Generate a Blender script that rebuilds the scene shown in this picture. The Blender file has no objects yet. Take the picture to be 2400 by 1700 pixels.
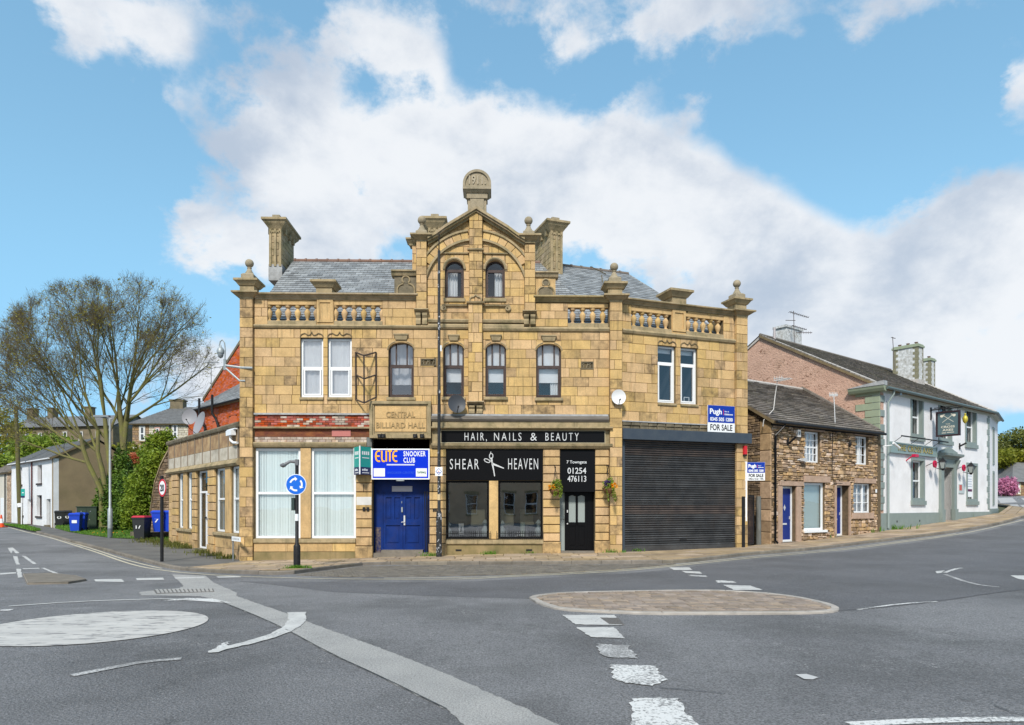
import bpy, bmesh, math, random
import numpy as np
from mathutils import Vector, Matrix
R = math.radians
random.seed(11)
sc = bpy.context.scene
col = bpy.context.collection

# ---------------------------------------------------------------- camera
FOC, CX, HZ, CAMH = 1600.0, 1200.0, 1185.0, 1.7      # photo pixels (2400 x 1700), eye height in metres
cd = bpy.data.cameras.new('camera'); cam = bpy.data.objects.new('camera', cd); col.objects.link(cam)
cd.sensor_width = 36; cd.lens = 24; cd.clip_end = 2000; cd.clip_start = 0.1
cd.shift_y = (HZ - 850) / 2400.0
cam.location = (0, 0, CAMH); cam.rotation_euler = (R(90), 0, 0)
sc.camera = cam
sc.render.resolution_x = 1024; sc.render.resolution_y = 725
sc.view_settings.view_transform = 'Standard'; sc.view_settings.look = 'None'
sc.view_settings.exposure = 0.06; sc.view_settings.gamma = 1
sc.render.engine = 'CYCLES'

# ---------------------------------------------------------------- sky
SUN_EL, SUN_AZ = 44.0, 190.0         # azimuth clockwise from +Y : behind the camera, a little to the left
W = bpy.data.worlds.new('World'); sc.world = W; W.use_nodes = True
nt = W.node_tree; N = nt.nodes; Lk = nt.links; N.clear()
def nd(tree, typ, **kw):
    n = tree.nodes.new(typ)
    for k, v in kw.items(): setattr(n, k, v)
    return n
def mth(tree, op, a, b=None, c=None, clamp=False):
    n = tree.nodes.new('ShaderNodeMath'); n.operation = op; n.use_clamp = clamp
    for i, v in enumerate((a, b, c)):
        if v is None: continue
        if isinstance(v, (int, float)): n.inputs[i].default_value = v
        else: tree.links.new(v, n.inputs[i])
    return n.outputs[0]
def mixc(tree, f, a, b, mode='MIX'):
    n = tree.nodes.new('ShaderNodeMix'); n.data_type = 'RGBA'; n.blend_type = mode
    for i, v in ((0, f), (6, a), (7, b)):
        if isinstance(v, (int, float)): n.inputs[i].default_value = v
        elif isinstance(v, tuple): n.inputs[i].default_value = v if len(v) == 4 else (*v, 1)
        else: tree.links.new(v, n.inputs[i])
    return n.outputs[2]
sky = nd(nt, 'ShaderNodeTexSky', sky_type='NISHITA', sun_disc=False, sun_elevation=R(SUN_EL), sun_rotation=R(SUN_AZ),
         air_density=1.0, dust_density=0.6, ozone_density=1.6)
tc = nd(nt, 'ShaderNodeTexCoord'); sep = nd(nt, 'ShaderNodeSeparateXYZ'); Lk.new(tc.outputs['Generated'], sep.inputs[0])
az = mth(nt, 'ARCTAN2', sep.outputs[0], sep.outputs[1]); el = mth(nt, 'ARCSINE', sep.outputs[2])
def wnoise(scale, det, rough=.55, off=(0, 0, 0), dist=0.0):
    mp = nd(nt, 'ShaderNodeMapping'); mp.inputs['Location'].default_value = off; mp.inputs['Scale'].default_value = (1, 1, 1.35)
    Lk.new(tc.outputs['Generated'], mp.inputs[0])
    n = nd(nt, 'ShaderNodeTexNoise'); n.inputs['Scale'].default_value = scale; n.inputs['Detail'].default_value = det
    n.inputs['Roughness'].default_value = rough; n.inputs['Distortion'].default_value = dist
    Lk.new(mp.outputs[0], n.inputs[0]); return n.outputs[0]
n1 = wnoise(4.2, 9, .55, (3.1, 0, 1.2), .12)
n2 = wnoise(12, 10, .62, (0, 5, 0), .1)
# clouds standing in the sky: azimuth, elevation (deg), half widths, weight
CL = []
for px, py, wx, wy, a in [(200, 5, 220, 60, .60), (400, 60, 70, 38, .32), (930, 105, 95, 42, .50), (800, 45, 90, 40, .40), (1010, 150, 45, 40, .3), (660, 200, 130, 42, .34),
        (400, 225, 75, 36, .30), (520, 120, 90, 70, -.22), (540, 300, 90, 40, -.12), (1150, 0, 200, 22, .30), (1640, 10, 240, 75, .66), (1760, 95, 90, 30, .3), (2120, 8, 260, 34, .46), (1330, 70, 70, 50, .22),
        (640, 330, 110, 60, .46), (860, 345, 190, 65, .60), (1120, 350, 200, 75, .55), (1190, 250, 110, 40, .24), (1400, 400, 230, 95, .72), (950, 420, 120, 50, .3), (700, 440, 90, 60, .2), (1600, 440, 120, 65, .50), (1000, 480, 260, 80, .5),
        (1720, 480, 70, 30, .2), (800, 560, 200, 60, .34), (480, 470, 60, 40, .28), (1480, 225, 70, 60, .30), (1700, 215, 80, 30, .22),
        (1830, 560, 130, 80, .52), (1700, 600, 200, 80, .45), (2000, 640, 160, 80, .48), (2250, 520, 120, 60, .52), (2380, 480, 90, 60, .5), (2330, 640, 160, 90, .45), (2160, 720, 240, 90, .45),
        (1850, 740, 260, 90, .45), (2390, 205, 80, 60, .48), (2230, 120, 70, 30, .26), (470, 880, 150, 60, .42), (1600, 760, 300, 130, .32), (620, 600, 130, 60, .30), (1500, 560, 260, 110, .5),
        (2300, 860, 200, 70, .3), (1900, 880, 200, 80, .42), (2150, 930, 200, 60, .3), (1750, 960, 200, 60, .3), (2180, 330, 60, 30, .1), (150, 560, 260, 230, -.30), (1350, 170, 190, 30, -.2), (2050, 310, 190, 90, -.25), (1950, 440, 90, 60, -.2), (180, 340, 230, 120, -.22), (1100, 110, 90, 40, -.16)]:
    a0 = (px - CX) / FOC; b0 = (HZ - py) / FOC
    A = math.atan(a0); E = math.atan(b0 * math.cos(A))
    c = math.cos(A); CL.append((A, E, wx / FOC * c * c, wy / FOC * c * math.cos(E) ** 2 + .015, a))
wa = mth(nt, 'MULTIPLY_ADD', n2, .10, az); wa = mth(nt, 'SUBTRACT', wa, .05)
we = mth(nt, 'MULTIPLY_ADD', n1, .12, el); we = mth(nt, 'SUBTRACT', we, .06)
def blobs(eoff):
    acc = None
    for A, E, sa, se, a in CL:
        x = mth(nt, 'DIVIDE', mth(nt, 'SUBTRACT', wa, A), sa); y = mth(nt, 'DIVIDE', mth(nt, 'SUBTRACT', we, E - eoff), se)
        q = mth(nt, 'MULTIPLY_ADD', x, x, mth(nt, 'MULTIPLY', y, y))
        g = mth(nt, 'MULTIPLY', mth(nt, 'POWER', 2.71828, mth(nt, 'MULTIPLY', q, -1.0)), a * .86)
        acc = g if acc is None else mth(nt, 'ADD', acc, g)
    return acc
CL += [(-2.86, .20, .30, .12, .55), (-2.55, .36, .35, .16, .5), (2.9, .45, .5, .2, .5)]
bl = blobs(0)
awayv = nd(nt, 'ShaderNodeMapRange', interpolation_type='SMOOTHSTEP'); Lk.new(sep.outputs[1], awayv.inputs[0])
for _i, _q in enumerate((.62, .2, 0., .20)): awayv.inputs[_i + 1].default_value = _q  # extra cloud cover out of view, added to neutralise the blue ambient light
dens = mth(nt, 'ADD', mth(nt, 'ADD', mth(nt, 'ADD', bl, awayv.outputs[0]), mth(nt, 'MULTIPLY_ADD', n1, 1.75, -.875)), mth(nt, 'MULTIPLY_ADD', n2, 1.15, -.575))
mr = nd(nt, 'ShaderNodeMapRange', interpolation_type='SMOOTHSTEP'); Lk.new(dens, mr.inputs[0])
mr.inputs[1].default_value = .11; mr.inputs[2].default_value = .47; mr.inputs[3].default_value = 0; mr.inputs[4].default_value = 1
# cloud bodies: white crowns, grey-blue bases
shade = wnoise(4.6, 8, .55, (1.5, 2.2, 9.1), .2)
sh = nd(nt, 'ShaderNodeMapRange', interpolation_type='SMOOTHSTEP'); Lk.new(mth(nt, 'ADD', shade, mth(nt, 'MULTIPLY', n2, .35)), sh.inputs[0])
sh.inputs[1].default_value = .53; sh.inputs[2].default_value = .88
CB = 9.7
ccol = mixc(nt, sh.outputs[0], (.90 * CB, .92 * CB, .95 * CB), (.50 * CB, .58 * CB, .70 * CB))
hz = nd(nt, 'ShaderNodeMapRange', interpolation_type='SMOOTHSTEP'); Lk.new(el, hz.inputs[0])
hz.inputs[1].default_value = 0.0; hz.inputs[2].default_value = .45; hz.inputs[3].default_value = .55; hz.inputs[4].default_value = .0
skyc = mixc(nt, 1.0, sky.outputs[0], (2.1, 2.4, 1.95), 'MULTIPLY')
base = mixc(nt, mth(nt, 'ADD', hz.outputs[0], .35), skyc, (.24 * CB, .56 * CB, .94 * CB))
opac = mth(nt, 'MULTIPLY', mr.outputs[0], .95)
fin = mixc(nt, opac, base, ccol)
bg = nd(nt, 'ShaderNodeBackground'); bg.inputs[1].default_value = 0.1; Lk.new(fin, bg.inputs[0])
wo = nd(nt, 'ShaderNodeOutputWorld'); Lk.new(bg.outputs[0], wo.inputs[0])
try:
    W.cycles.sampling_method = 'MANUAL'; W.cycles.sample_map_resolution = 512
except Exception: pass

# ---------------------------------------------------------------- sun
sd = bpy.data.lights.new('sun', 'SUN'); sd.energy = 4.2; sd.angle = R(8); sd.color = (1.0, .95, .87)
so = bpy.data.objects.new('sun', sd); col.objects.link(so)
a_, e_ = R(SUN_AZ), R(SUN_EL)
sv = Vector((math.sin(a_) * math.cos(e_), math.cos(a_) * math.cos(e_), math.sin(e_)))
so.rotation_euler = (-sv).to_track_quat('-Z', 'Y').to_euler(); so.location = (-10, -10, 30)

# ---------------------------------------------------------------- materials
MATS = {}
def M(name, c, c2=None, streak=0.0, grain=0.0, grs=60, blot=0.0, ns=3.0, rough=.8, bump=0.0, bs=30.0, metal=0.0, spec=.3, var=0.0, stain=0.0, grime=0.0, gcol=(.05, .045, .03), gs=.6,
      speck=None, sps=60.0, spt=.6, coat=0.0, stretch=(1, 1, 1), alpha=None):
    if name in MATS: return MATS[name]
    m = bpy.data.materials.new(name); m.use_nodes = True; t = m.node_tree; t.nodes.clear()
    out = nd(t, 'ShaderNodeOutputMaterial'); p = nd(t, 'ShaderNodeBsdfPrincipled'); t.links.new(p.outputs[0], out.inputs[0])
    g = nd(t, 'ShaderNodeNewGeometry')
    mp = nd(t, 'ShaderNodeMapping'); mp.inputs['Scale'].default_value = stretch; t.links.new(g.outputs['Position'], mp.inputs[0])
    def ns_(s, d=5, r=.6):
        n = nd(t, 'ShaderNodeTexNoise'); n.inputs['Scale'].default_value = s; n.inputs['Detail'].default_value = d; n.inputs['Roughness'].default_value = r
        t.links.new(mp.outputs[0], n.inputs[0]); return n.outputs[0]
    def rng(v, a, b, lo=0., hi=1.):
        n = nd(t, 'ShaderNodeMapRange'); t.links.new(v, n.inputs[0])
        for i, q in enumerate((a, b, lo, hi)): n.inputs[i + 1].default_value = q
        return n.outputs[0]
    cur = (*c, 1)
    if c2 is not None: cur = mixc(t, rng(ns_(ns), .35, .65), cur, (*c2, 1))
    if var or stain:
        at = nd(t, 'ShaderNodeAttribute', attribute_name='var'); s3 = nd(t, 'ShaderNodeSeparateXYZ'); t.links.new(at.outputs['Vector'], s3.inputs[0])
        if var:
            v = mth(t, 'MULTIPLY_ADD', s3.outputs[0], 2 * var, 1 - var)
            h = nd(t, 'ShaderNodeHueSaturation'); t.links.new(v, h.inputs['Value'])
            t.links.new(mth(t, 'MULTIPLY_ADD', s3.outputs[2], .012, .494), h.inputs['Hue'])
            t.links.new(mth(t, 'MULTIPLY_ADD', s3.outputs[2], .3 * min(1, var * 5), 1 - .15 * min(1, var * 5)), h.inputs['Saturation'])
            if isinstance(cur, tuple): h.inputs['Color'].default_value = cur
            else: t.links.new(cur, h.inputs['Color'])
            cur = h.outputs[0]
        if stain:
            sn = rng(ns_(4.5, 4, .6), .34, .66)
            cur = mixc(t, mth(t, 'MULTIPLY', mth(t, 'MULTIPLY', s3.outputs[1], sn), stain), cur, (.055, .04, .028, 1))
    if grime:
        gn = rng(ns_(gs, 7, .68), .50, .72)
        cur = mixc(t, mth(t, 'MULTIPLY', gn, grime), cur, (*gcol, 1))
    if blot:
        cur = mixc(t, mth(t, 'MULTIPLY', rng(ns_(.33, 7, .62), .46, .62), blot), cur, (.10, .098, .097, 1)); cur = mixc(t, mth(t, 'MULTIPLY', rng(ns_(1.6, 5, .7), .60, .70), blot * .8), cur, (.08, .078, .077, 1))
    if grain: cur = mixc(t, 1.0, cur, mixc(t, rng(ns_(grs, 2, .8), .34, .66), (1 - grain,) * 3, (1 + grain,) * 3), 'MULTIPLY')
    if streak:
        m2 = nd(t, 'ShaderNodeMapping'); m2.inputs['Scale'].default_value = (7, 7, .55); t.links.new(g.outputs['Position'], m2.inputs[0])
        n2_ = nd(t, 'ShaderNodeTexNoise'); n2_.inputs['Scale'].default_value = 1; n2_.inputs['Detail'].default_value = 5; n2_.inputs['Roughness'].default_value = .65; t.links.new(m2.outputs[0], n2_.inputs[0])
        cur = mixc(t, mth(t, 'MULTIPLY', rng(n2_.outputs[0], .54, .74), streak), cur, (.10, .08, .045, 1))
    if speck is not None:
        sp = rng(mth(t, 'ADD', ns_(sps, 3, .7), mth(t, 'MULTIPLY_ADD', ns_(1.7, 4, .6), .55, -.275)), spt, spt + .10)
        cur = mixc(t, sp, cur, (*speck, 1))
    if isinstance(cur, tuple): p.inputs['Base Color'].default_value = cur
    else: t.links.new(cur, p.inputs['Base Color'])
    p.inputs['Roughness'].default_value = rough; p.inputs['Metallic'].default_value = metal
    p.inputs['Specular IOR Level'].default_value = spec; p.inputs['Coat Weight'].default_value = coat
    if bump:
        b = nd(t, 'ShaderNodeBump'); b.inputs['Strength'].default_value = min(1, bump); b.inputs['Distance'].default_value = .02 if bump <= 1 else .05
        t.links.new(ns_(bs, 6, .65), b.inputs['Height']); t.links.new(b.outputs[0], p.inputs['Normal'])
    MATS[name] = m; return m
def Mglass(name, tint=(.8, .85, .88), refl=.22, rough=.01):
    m = bpy.data.materials.new(name); m.use_nodes = True; t = m.node_tree; t.nodes.clear()
    out = nd(t, 'ShaderNodeOutputMaterial'); mx = nd(t, 'ShaderNodeMixShader'); tr = nd(t, 'ShaderNodeBsdfTransparent'); gl = nd(t, 'ShaderNodeBsdfGlossy')
    tr.inputs[0].default_value = (*tint, 1); gl.inputs['Roughness'].default_value = rough; gl.inputs[0].default_value = (.95, .97, 1, 1)
    lw = nd(t, 'ShaderNodeLayerWeight'); lw.inputs[0].default_value = .3
    t.links.new(mth(t, 'MULTIPLY_ADD', lw.outputs['Fresnel'], .6, refl, clamp=True), mx.inputs[0])
    g = nd(t, 'ShaderNodeNewGeometry'); n = nd(t, 'ShaderNodeTexNoise'); n.inputs['Scale'].default_value = .9; t.links.new(g.outputs['Position'], n.inputs[0])
    b = nd(t, 'ShaderNodeBump'); b.inputs['Strength'].default_value = .06; b.inputs['Distance'].default_value = .05
    t.links.new(n.outputs[0], b.inputs['Height']); t.links.new(b.outputs[0], gl.inputs['Normal'])
    t.links.new(tr.outputs[0], mx.inputs[1]); t.links.new(gl.outputs[0], mx.inputs[2]); t.links.new(mx.outputs[0], out.inputs[0])
    MATS[name] = m; return m
def Mleaf(name, c, c2, tr=.35):
    m = bpy.data.materials.new(name); m.use_nodes = True; t = m.node_tree; t.nodes.clear()
    out = nd(t, 'ShaderNodeOutputMaterial'); mx = nd(t, 'ShaderNodeMixShader'); mx.inputs[0].default_value = tr
    p = nd(t, 'ShaderNodeBsdfPrincipled'); tl = nd(t, 'ShaderNodeBsdfTranslucent')
    at = nd(t, 'ShaderNodeAttribute', attribute_name='var'); s3 = nd(t, 'ShaderNodeSeparateXYZ'); t.links.new(at.outputs['Vector'], s3.inputs[0])
    cc = mixc(t, s3.outputs[0], (*c, 1), (*c2, 1)); t.links.new(cc, p.inputs['Base Color']); t.links.new(cc, tl.inputs[0])
    p.inputs['Roughness'].default_value = .5; p.inputs['Specular IOR Level'].default_value = .3
    t.links.new(p.outputs[0], mx.inputs[1]); t.links.new(tl.outputs[0], mx.inputs[2]); t.links.new(mx.outputs[0], out.inputs[0])
    MATS[name] = m; return m

STONE = M('ashlar_stone', (.60, .40, .187), (.50, .33, .15), ns=2.2, rough=.88, bump=.35, bs=55, var=.105, stain=.85, grime=.42, gcol=(.24, .18, .10), gs=1.2, streak=.60, grain=.10, grs=25)
TRIM = M('weathered_trim_stone', (.42, .32, .185), (.29, .23, .135), ns=3.0, rough=.9, bump=.6, bs=50, var=.12, grime=.75, gcol=(.10, .095, .04), gs=2.0, streak=.6)
DARKST = M('soot_dark_stone', (.20, .165, .11), (.13, .11, .075), ns=4, rough=.9, bump=.6, bs=40, grime=.5, gs=2)
FINIAL = M('finial_stone', (.37, .305, .21), (.27, .225, .155), ns=5, rough=.92, bump=.6, bs=60, grime=.5, gcol=(.12, .12, .06), gs=3)
MORTAR = M('mortar', (.215, .16, .085), (.14, .105, .06), ns=6, rough=.95)
LEAD = M('lead_flashing', (.42, .42, .42), (.30, .30, .30), ns=6, rough=.6, grime=.4)
SLATE = M('blue_slate', (.27, .28, .285), (.21, .215, .22), ns=3, rough=.5, bump=.3, bs=40, var=.28, grime=.30, gcol=(.38, .39, .38), gs=.9, spec=.5)
STSLATE = M('stone_slate', (.215, .185, .16), (.14, .12, .105), ns=5, rough=.9, bump=.7, bs=30, var=.3, grime=.4, gcol=(.16, .15, .09), gs=2)
PSLATE = M('pub_slate', (.23, .20, .175), (.15, .135, .12), ns=5, rough=.85, bump=.7, bs=25, var=.3, grime=.6, gcol=(.13, .125, .055), gs=.5)
RIDGE = M('terracotta_ridge', (.22, .125, .09), (.15, .10, .08), ns=5, rough=.85, bump=.3, var=.15)
WHITE = M('white_upvc', (.78, .79, .80), rough=.35, spec=.5)
WPAINT = M('white_masonry_paint', (.74, .745, .76), (.68, .685, .70), ns=1.2, rough=.75, bump=.4, bs=40, grime=.35, gcol=(.45, .43, .38), gs=.8)
BROWNW = M('brown_window_timber', (.075, .048, .042), (.045, .03, .028), ns=9, rough=.6)
BLACK = M('black_gloss_paint', (.006, .006, .007), rough=.30, spec=.14)
BLACKM = M('black_metal', (.012, .012, .013), (.022, .022, .024), ns=20, rough=.5, bump=.1, spec=.2)
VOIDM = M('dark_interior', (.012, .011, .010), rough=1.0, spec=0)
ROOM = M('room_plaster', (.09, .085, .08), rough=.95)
CURT = M('net_curtain', (.84, .85, .86), (.74, .75, .77), ns=2, rough=.9)
BLIND = M('vertical_blind_fabric', (.86, .93, .92), (.82, .90, .89), ns=.8, rough=.8, var=.07)
RBLIND = M('roller_blind', (.82, .83, .86), rough=.85)
GLASS = Mglass('window_glass', (.97, .98, .98), refl=.08)
GLASSR = Mglass('reflective_window_glass', (.97, .98, .99), refl=.22)
GLASSM = Mglass('shop_window_glass', (.8, .82, .82), refl=.33)
FROST = M('frosted_glass', (.30, .34, .33), rough=.25, spec=.6)
BLUED = M('blue_door_paint', (.005, .030, .18), (.004, .020, .12), ns=2, rough=.42, bump=.12, bs=12, grime=.22, gcol=(.06, .05, .07), gs=2.5, spec=.2)
BLUED2 = M('plain_blue_door_paint', (.012, .03, .19), rough=.35)
GREYMET = M('grey_metal', (.30, .32, .33), (.24, .26, .27), ns=12, rough=.45, metal=.4)
GALV = M('galvanised_steel', (.38, .41, .42), (.30, .33, .34), ns=9, rough=.5, metal=.35)
BLUESG = M('blue_sign_face', (.002, .030, .56), rough=.4, spec=.12)
NAVY = M('navy_sign_face', (.008, .04, .32), rough=.4, spec=.15)
SIGNW = M('white_sign_face', (.78, .79, .80), rough=.45)
SIGNK = M('black_sign_print', (.02, .02, .022), rough=.5)
ORANGE = M('orange_sign_print', (.92, .43, .005), rough=.5)
TEAL = M('teal_sign_face', (.02, .33, .28), rough=.45)
DNAVY = M('dark_navy_print', (.015, .025, .09), rough=.45)
SILVER = M('brushed_silver_letters', (.70, .70, .70), rough=.35, metal=.3)
SHUT = M('charcoal_shutter', (.085, .084, .085), (.05, .049, .05), ns=2, rough=.26, spec=.8, metal=.3, var=.25, grime=.5, gcol=(.11, .085, .07), gs=.8, bump=.2, bs=8)
SHUTBOX = M('slate_grey_shutter_box', (.042, .055, .075), (.055, .068, .085), ns=3, rough=.4)
BRICK = M('red_brick', (.40, .085, .045), (.30, .065, .04), ns=12, rough=.85, bump=.4, bs=60, var=.30, stain=.9)
BRICKO = M('orange_red_brick', (.52, .12, .045), (.42, .09, .04), ns=12, rough=.85, bump=.3, bs=60, var=.2)
PEEL = M('peeling_painted_brick', (.50, .43, .36), (.36, .25, .19), ns=7, rough=.9, bump=.5, bs=40, var=.25, stain=.7)
RUST = M('rusty_beam', (.13, .035, .022), (.24, .085, .03), ns=4, rough=.85, bump=.5, grime=.5, stretch=(1, 1, 2.5))
RUBBLE = M('rubble_stone', (.46, .315, .19), (.33, .22, .13), ns=7, rough=.92, bump=.8, bs=30, var=.42, stain=.5)
RUBBLED = M('dark_rubble_stone', (.25, .175, .11), (.16, .11, .07), ns=7, rough=.92, bump=.8, bs=30, var=.4, stain=.8)
RMORT = M('rubble_mortar', (.17, .12, .07), (.10, .07, .042), ns=8, rough=.95, bump=.5)
PINKST = M('pink_dressed_stone', (.46, .32, .24), (.36, .25, .18), ns=5, rough=.9, bump=.4, bs=40)
PINK = M('pink_rough_render', (.56, .36, .27), (.48, .30, .225), ns=2.0, rough=.95, bump=1.6, bs=9, grime=.35, gcol=(.30, .20, .13), gs=1.2, speck=(.22, .12, .08), sps=6.5, spt=.60, stretch=(1, 1, 1.4))
PUBG = M('pub_green_grey_paint', (.235, .275, .255), (.21, .25, .235), ns=3, rough=.55, bump=.15)
PUBG2 = M('pub_pale_green_quoin_paint', (.30, .34, .235), (.26, .30, .21), ns=3, rough=.6, bump=.15)
PUBW = M('pub_white_render', (.80, .78, .78), (.73, .71, .71), ns=1.0, rough=.8, bump=.5, bs=30, grime=.35, gcol=(.5, .47, .45), gs=.8)
TAN = M('tan_rough_render', (.27, .205, .12), (.22, .165, .10), ns=.8, rough=.95, bump=.5, bs=20, grime=.4, gcol=(.15, .125, .06), gs=.5)
ASPH = M('asphalt', (.240, .235, .238), (.190, .187, .191), ns=.35, rough=.85, bump=1.6, bs=38, speck=(.42, .41, .40), sps=34, spt=.64, grain=.45, grs=48, blot=.55, grime=.45, gcol=(.30, .294, .294), gs=.25, spec=.35)
ASPHP = M('pale_trench_asphalt', (.40, .385, .365), (.34, .33, .315), ns=1.5, rough=.9, bump=.9, bs=90, grain=.3, grs=50, grime=.4, gcol=(.27, .265, .26), gs=.9)
ASPHD = M('dark_pavement_asphalt', (.105, .10, .095), (.155, .148, .138), ns=.7, rough=.9, bump=.5, bs=60, grime=.5, gcol=(.17, .16, .14), gs=.6, stretch=(1, 1.6, 1))
FLAG = M('sandstone_flag', (.38, .285, .19), (.30, .225, .15), ns=3, rough=.9, bump=.35, bs=40, var=.26, grain=.15, grs=30, grime=.4, gcol=(.15, .125, .085), gs=1.0)
KERB = M('kerb_stone', (.22, .19, .155), (.16, .14, .115), ns=4, rough=.9, bump=.5, bs=40, var=.15, grime=.4)
SETT = M('stone_sett', (.30, .235, .185), (.23, .185, .15), ns=6, rough=.9, bump=.5, bs=50, var=.20, stain=.3)
SETTD = M('dark_stone_sett', (.17, .15, .125), (.12, .11, .095), ns=6, rough=.9, bump=.5, bs=50, var=.2)
ROADW = M('worn_road_paint', (.55, .54, .515), (.44, .43, .415), ns=3, rough=.7, bump=.3, bs=60, speck=(.28, .275, .27), sps=24, spt=.58)
ROADF = M('faint_road_paint', (.60, .59, .57), rough=.75, speck=(.22, .215, .21), sps=26, spt=.50)
ROADV = M('nearly_gone_road_paint', (.48, .47, .46), rough=.8, speck=(.22, .215, .21), sps=32, spt=.42)
ROADC = M('mini_roundabout_paint', (.54, .515, .48), (.43, .41, .385), ns=2, rough=.7, bump=.3, bs=50, speck=(.22, .21, .205), sps=6.0, spt=.545, stretch=(.5, 1.6, 1), grime=.4, gcol=(.45, .43, .41), gs=1.2)
ROADY = M('cream_edge_line_paint', (.60, .55, .43), (.52, .46, .33), ns=4, rough=.7, speck=(.2, .19, .17), sps=18, spt=.62)
ASPHN = M('newer_dark_asphalt', (.175, .172, .178), (.150, .148, .155), ns=.5, rough=.8, bump=1.2, bs=45, speck=(.34, .335, .33), sps=40, spt=.66, grain=.38, grs=40, blot=.45, grime=.35, gcol=(.225, .22, .225), gs=.35)
SOIL = M('field_ground', (.06, .075, .03), (.09, .08, .045), ns=.4, rough=1, bump=.6, bs=6)
LAWN = M('lawn_soil', (.055, .10, .02), (.08, .12, .03), ns=2, rough=1, bump=.6, bs=20)
GRASS = Mleaf('grass_blades', (.08, .20, .02), (.16, .30, .035), .3)
IVY = Mleaf('ivy_leaves', (.035, .085, .015), (.15, .24, .025), .2)
LAUREL = Mleaf('laurel_leaves', (.09, .16, .015), (.30, .38, .04), .3)
BUD = Mleaf('spring_bud_leaves', (.20, .18, .02), (.42, .36, .04), .35)
FARLEAF = Mleaf('far_tree_leaves', (.14, .17, .02), (.34, .32, .03), .35)
PINKLEAF = Mleaf('pink_blossom', (.45, .12, .25), (.75, .35, .50), .3)
ORLEAF = Mleaf('orange_shrub_leaves', (.60, .14, .06), (.75, .28, .14), .3)
PETAL = Mleaf('orange_petals', (.85, .30, .01), (.9, .50, .02), .3)
PURP = Mleaf('purple_petals', (.05, .03, .10), (.10, .06, .18), .3)
BARK = M('mossy_bark', (.14, .12, .06), (.17, .17, .045), ns=2.5, rough=.95, bump=.6, bs=30)
TWIG = M('twig_bark', (.10, .08, .055), (.14, .115, .06), ns=3, rough=.95)
WOODP = M('grey_timber', (.17, .175, .165), (.11, .11, .10), ns=10, rough=.9, bump=.5, bs=30, stretch=(1, 1, .2))
BROWNP = M('brown_timber_pole', (.10, .08, .045), (.12, .12, .04), ns=5, rough=.9)
REDP = M('red_paint', (.55, .02, .03), rough=.4)
CRIM = M('crimson_floodlight_paint', (.50, .01, .06), rough=.4)
BINBL = M('blue_bin_plastic', (.015, .06, .50), rough=.45)
BINK = M('black_bin_plastic', (.03, .032, .034), rough=.5)
CABG = M('dark_green_cabinet_paint', (.025, .045, .028), (.035, .055, .035), ns=8, rough=.5)
HOUSEC = M('cream_stone_facing', (.56, .52, .42), (.48, .44, .36), ns=6, rough=.9, bump=.4, var=.12)
HOUSES = M('brown_stone_facing', (.34, .22, .12), (.24, .16, .10), ns=5, rough=.9, bump=.5, var=.22)
OLDST = M('old_terrace_stone', (.20, .16, .10), (.14, .115, .075), ns=2, rough=.9, bump=.5)
FARSL = M('far_slate_roof', (.17, .17, .17), (.13, .13, .13), ns=2, rough=.7, bump=.4, bs=12)
GOLD = M('gold_letters', (.62, .44, .10), rough=.35, metal=.5)
FLASH = M('pale_mortar_fillet', (.50, .47, .44), (.38, .35, .32), ns=9, rough=.9)

# ---------------------------------------------------------------- mesh and object helpers
class MB:
    def __init__(s): s.v = []; s.f = []; s.m = []; s.a = []
    def add(s, vs, fs, mi=0, var=None):
        n = len(s.v); s.v.extend(vs); s.f.extend([tuple(i + n for i in f) for f in fs]); s.m.extend([mi] * len(fs))
        if var is None: var = (.5, 0, .5)
        s.a.extend([var] * len(vs)); return s
    def build(s, name, mats, parent=None, kind=None, label=None, smooth=False):
        if not s.v: return None
        P = np.array(s.v, dtype=float); c = (P.min(0) + P.max(0)) / 2
        if parent is None: c[2] = P[:, 2].min()
        me = bpy.data.meshes.new(name); me.from_pydata((P - c).tolist(), [], s.f)
        if not isinstance(mats, (list, tuple)): mats = [mats]
        for m in mats: me.materials.append(m)
        if len(mats) > 1: me.polygons.foreach_set('material_index', s.m)
        at = me.attributes.new('var', 'FLOAT_VECTOR', 'POINT'); at.data.foreach_set('vector', np.array(s.a, dtype=float).ravel())
        if smooth:
            me.polygons.foreach_set('use_smooth', [True] * len(s.f))
            try: me.set_sharp_from_angle(angle=R(40))
            except Exception: pass
        me.update()
        o = bpy.data.objects.new(name, me); col.objects.link(o)
        if parent is not None:
            o.parent = parent; o.location = Vector(c) - WL(parent)
        else: o.location = c
        if kind: o['kind'] = kind
        if label: o['label'] = label
        return o
def WL(o):
    p = Vector(o.location)
    return p + WL(o.parent) if o.parent else p
def thing(name, loc, label, cat, group=None):
    o = bpy.data.objects.new(name, None); col.objects.link(o); o.location = loc; o.empty_display_size = .2
    o['label'] = label; o['category'] = cat
    if group: o['group'] = group
    return o
def tag(o, label, cat, group=None):
    o['label'] = label; o['category'] = cat
    if group: o['group'] = group
    return o
def struct(o): o['kind'] = 'structure'; return o
def rv(st=0.0): return (random.random(), st, random.random())

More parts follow.
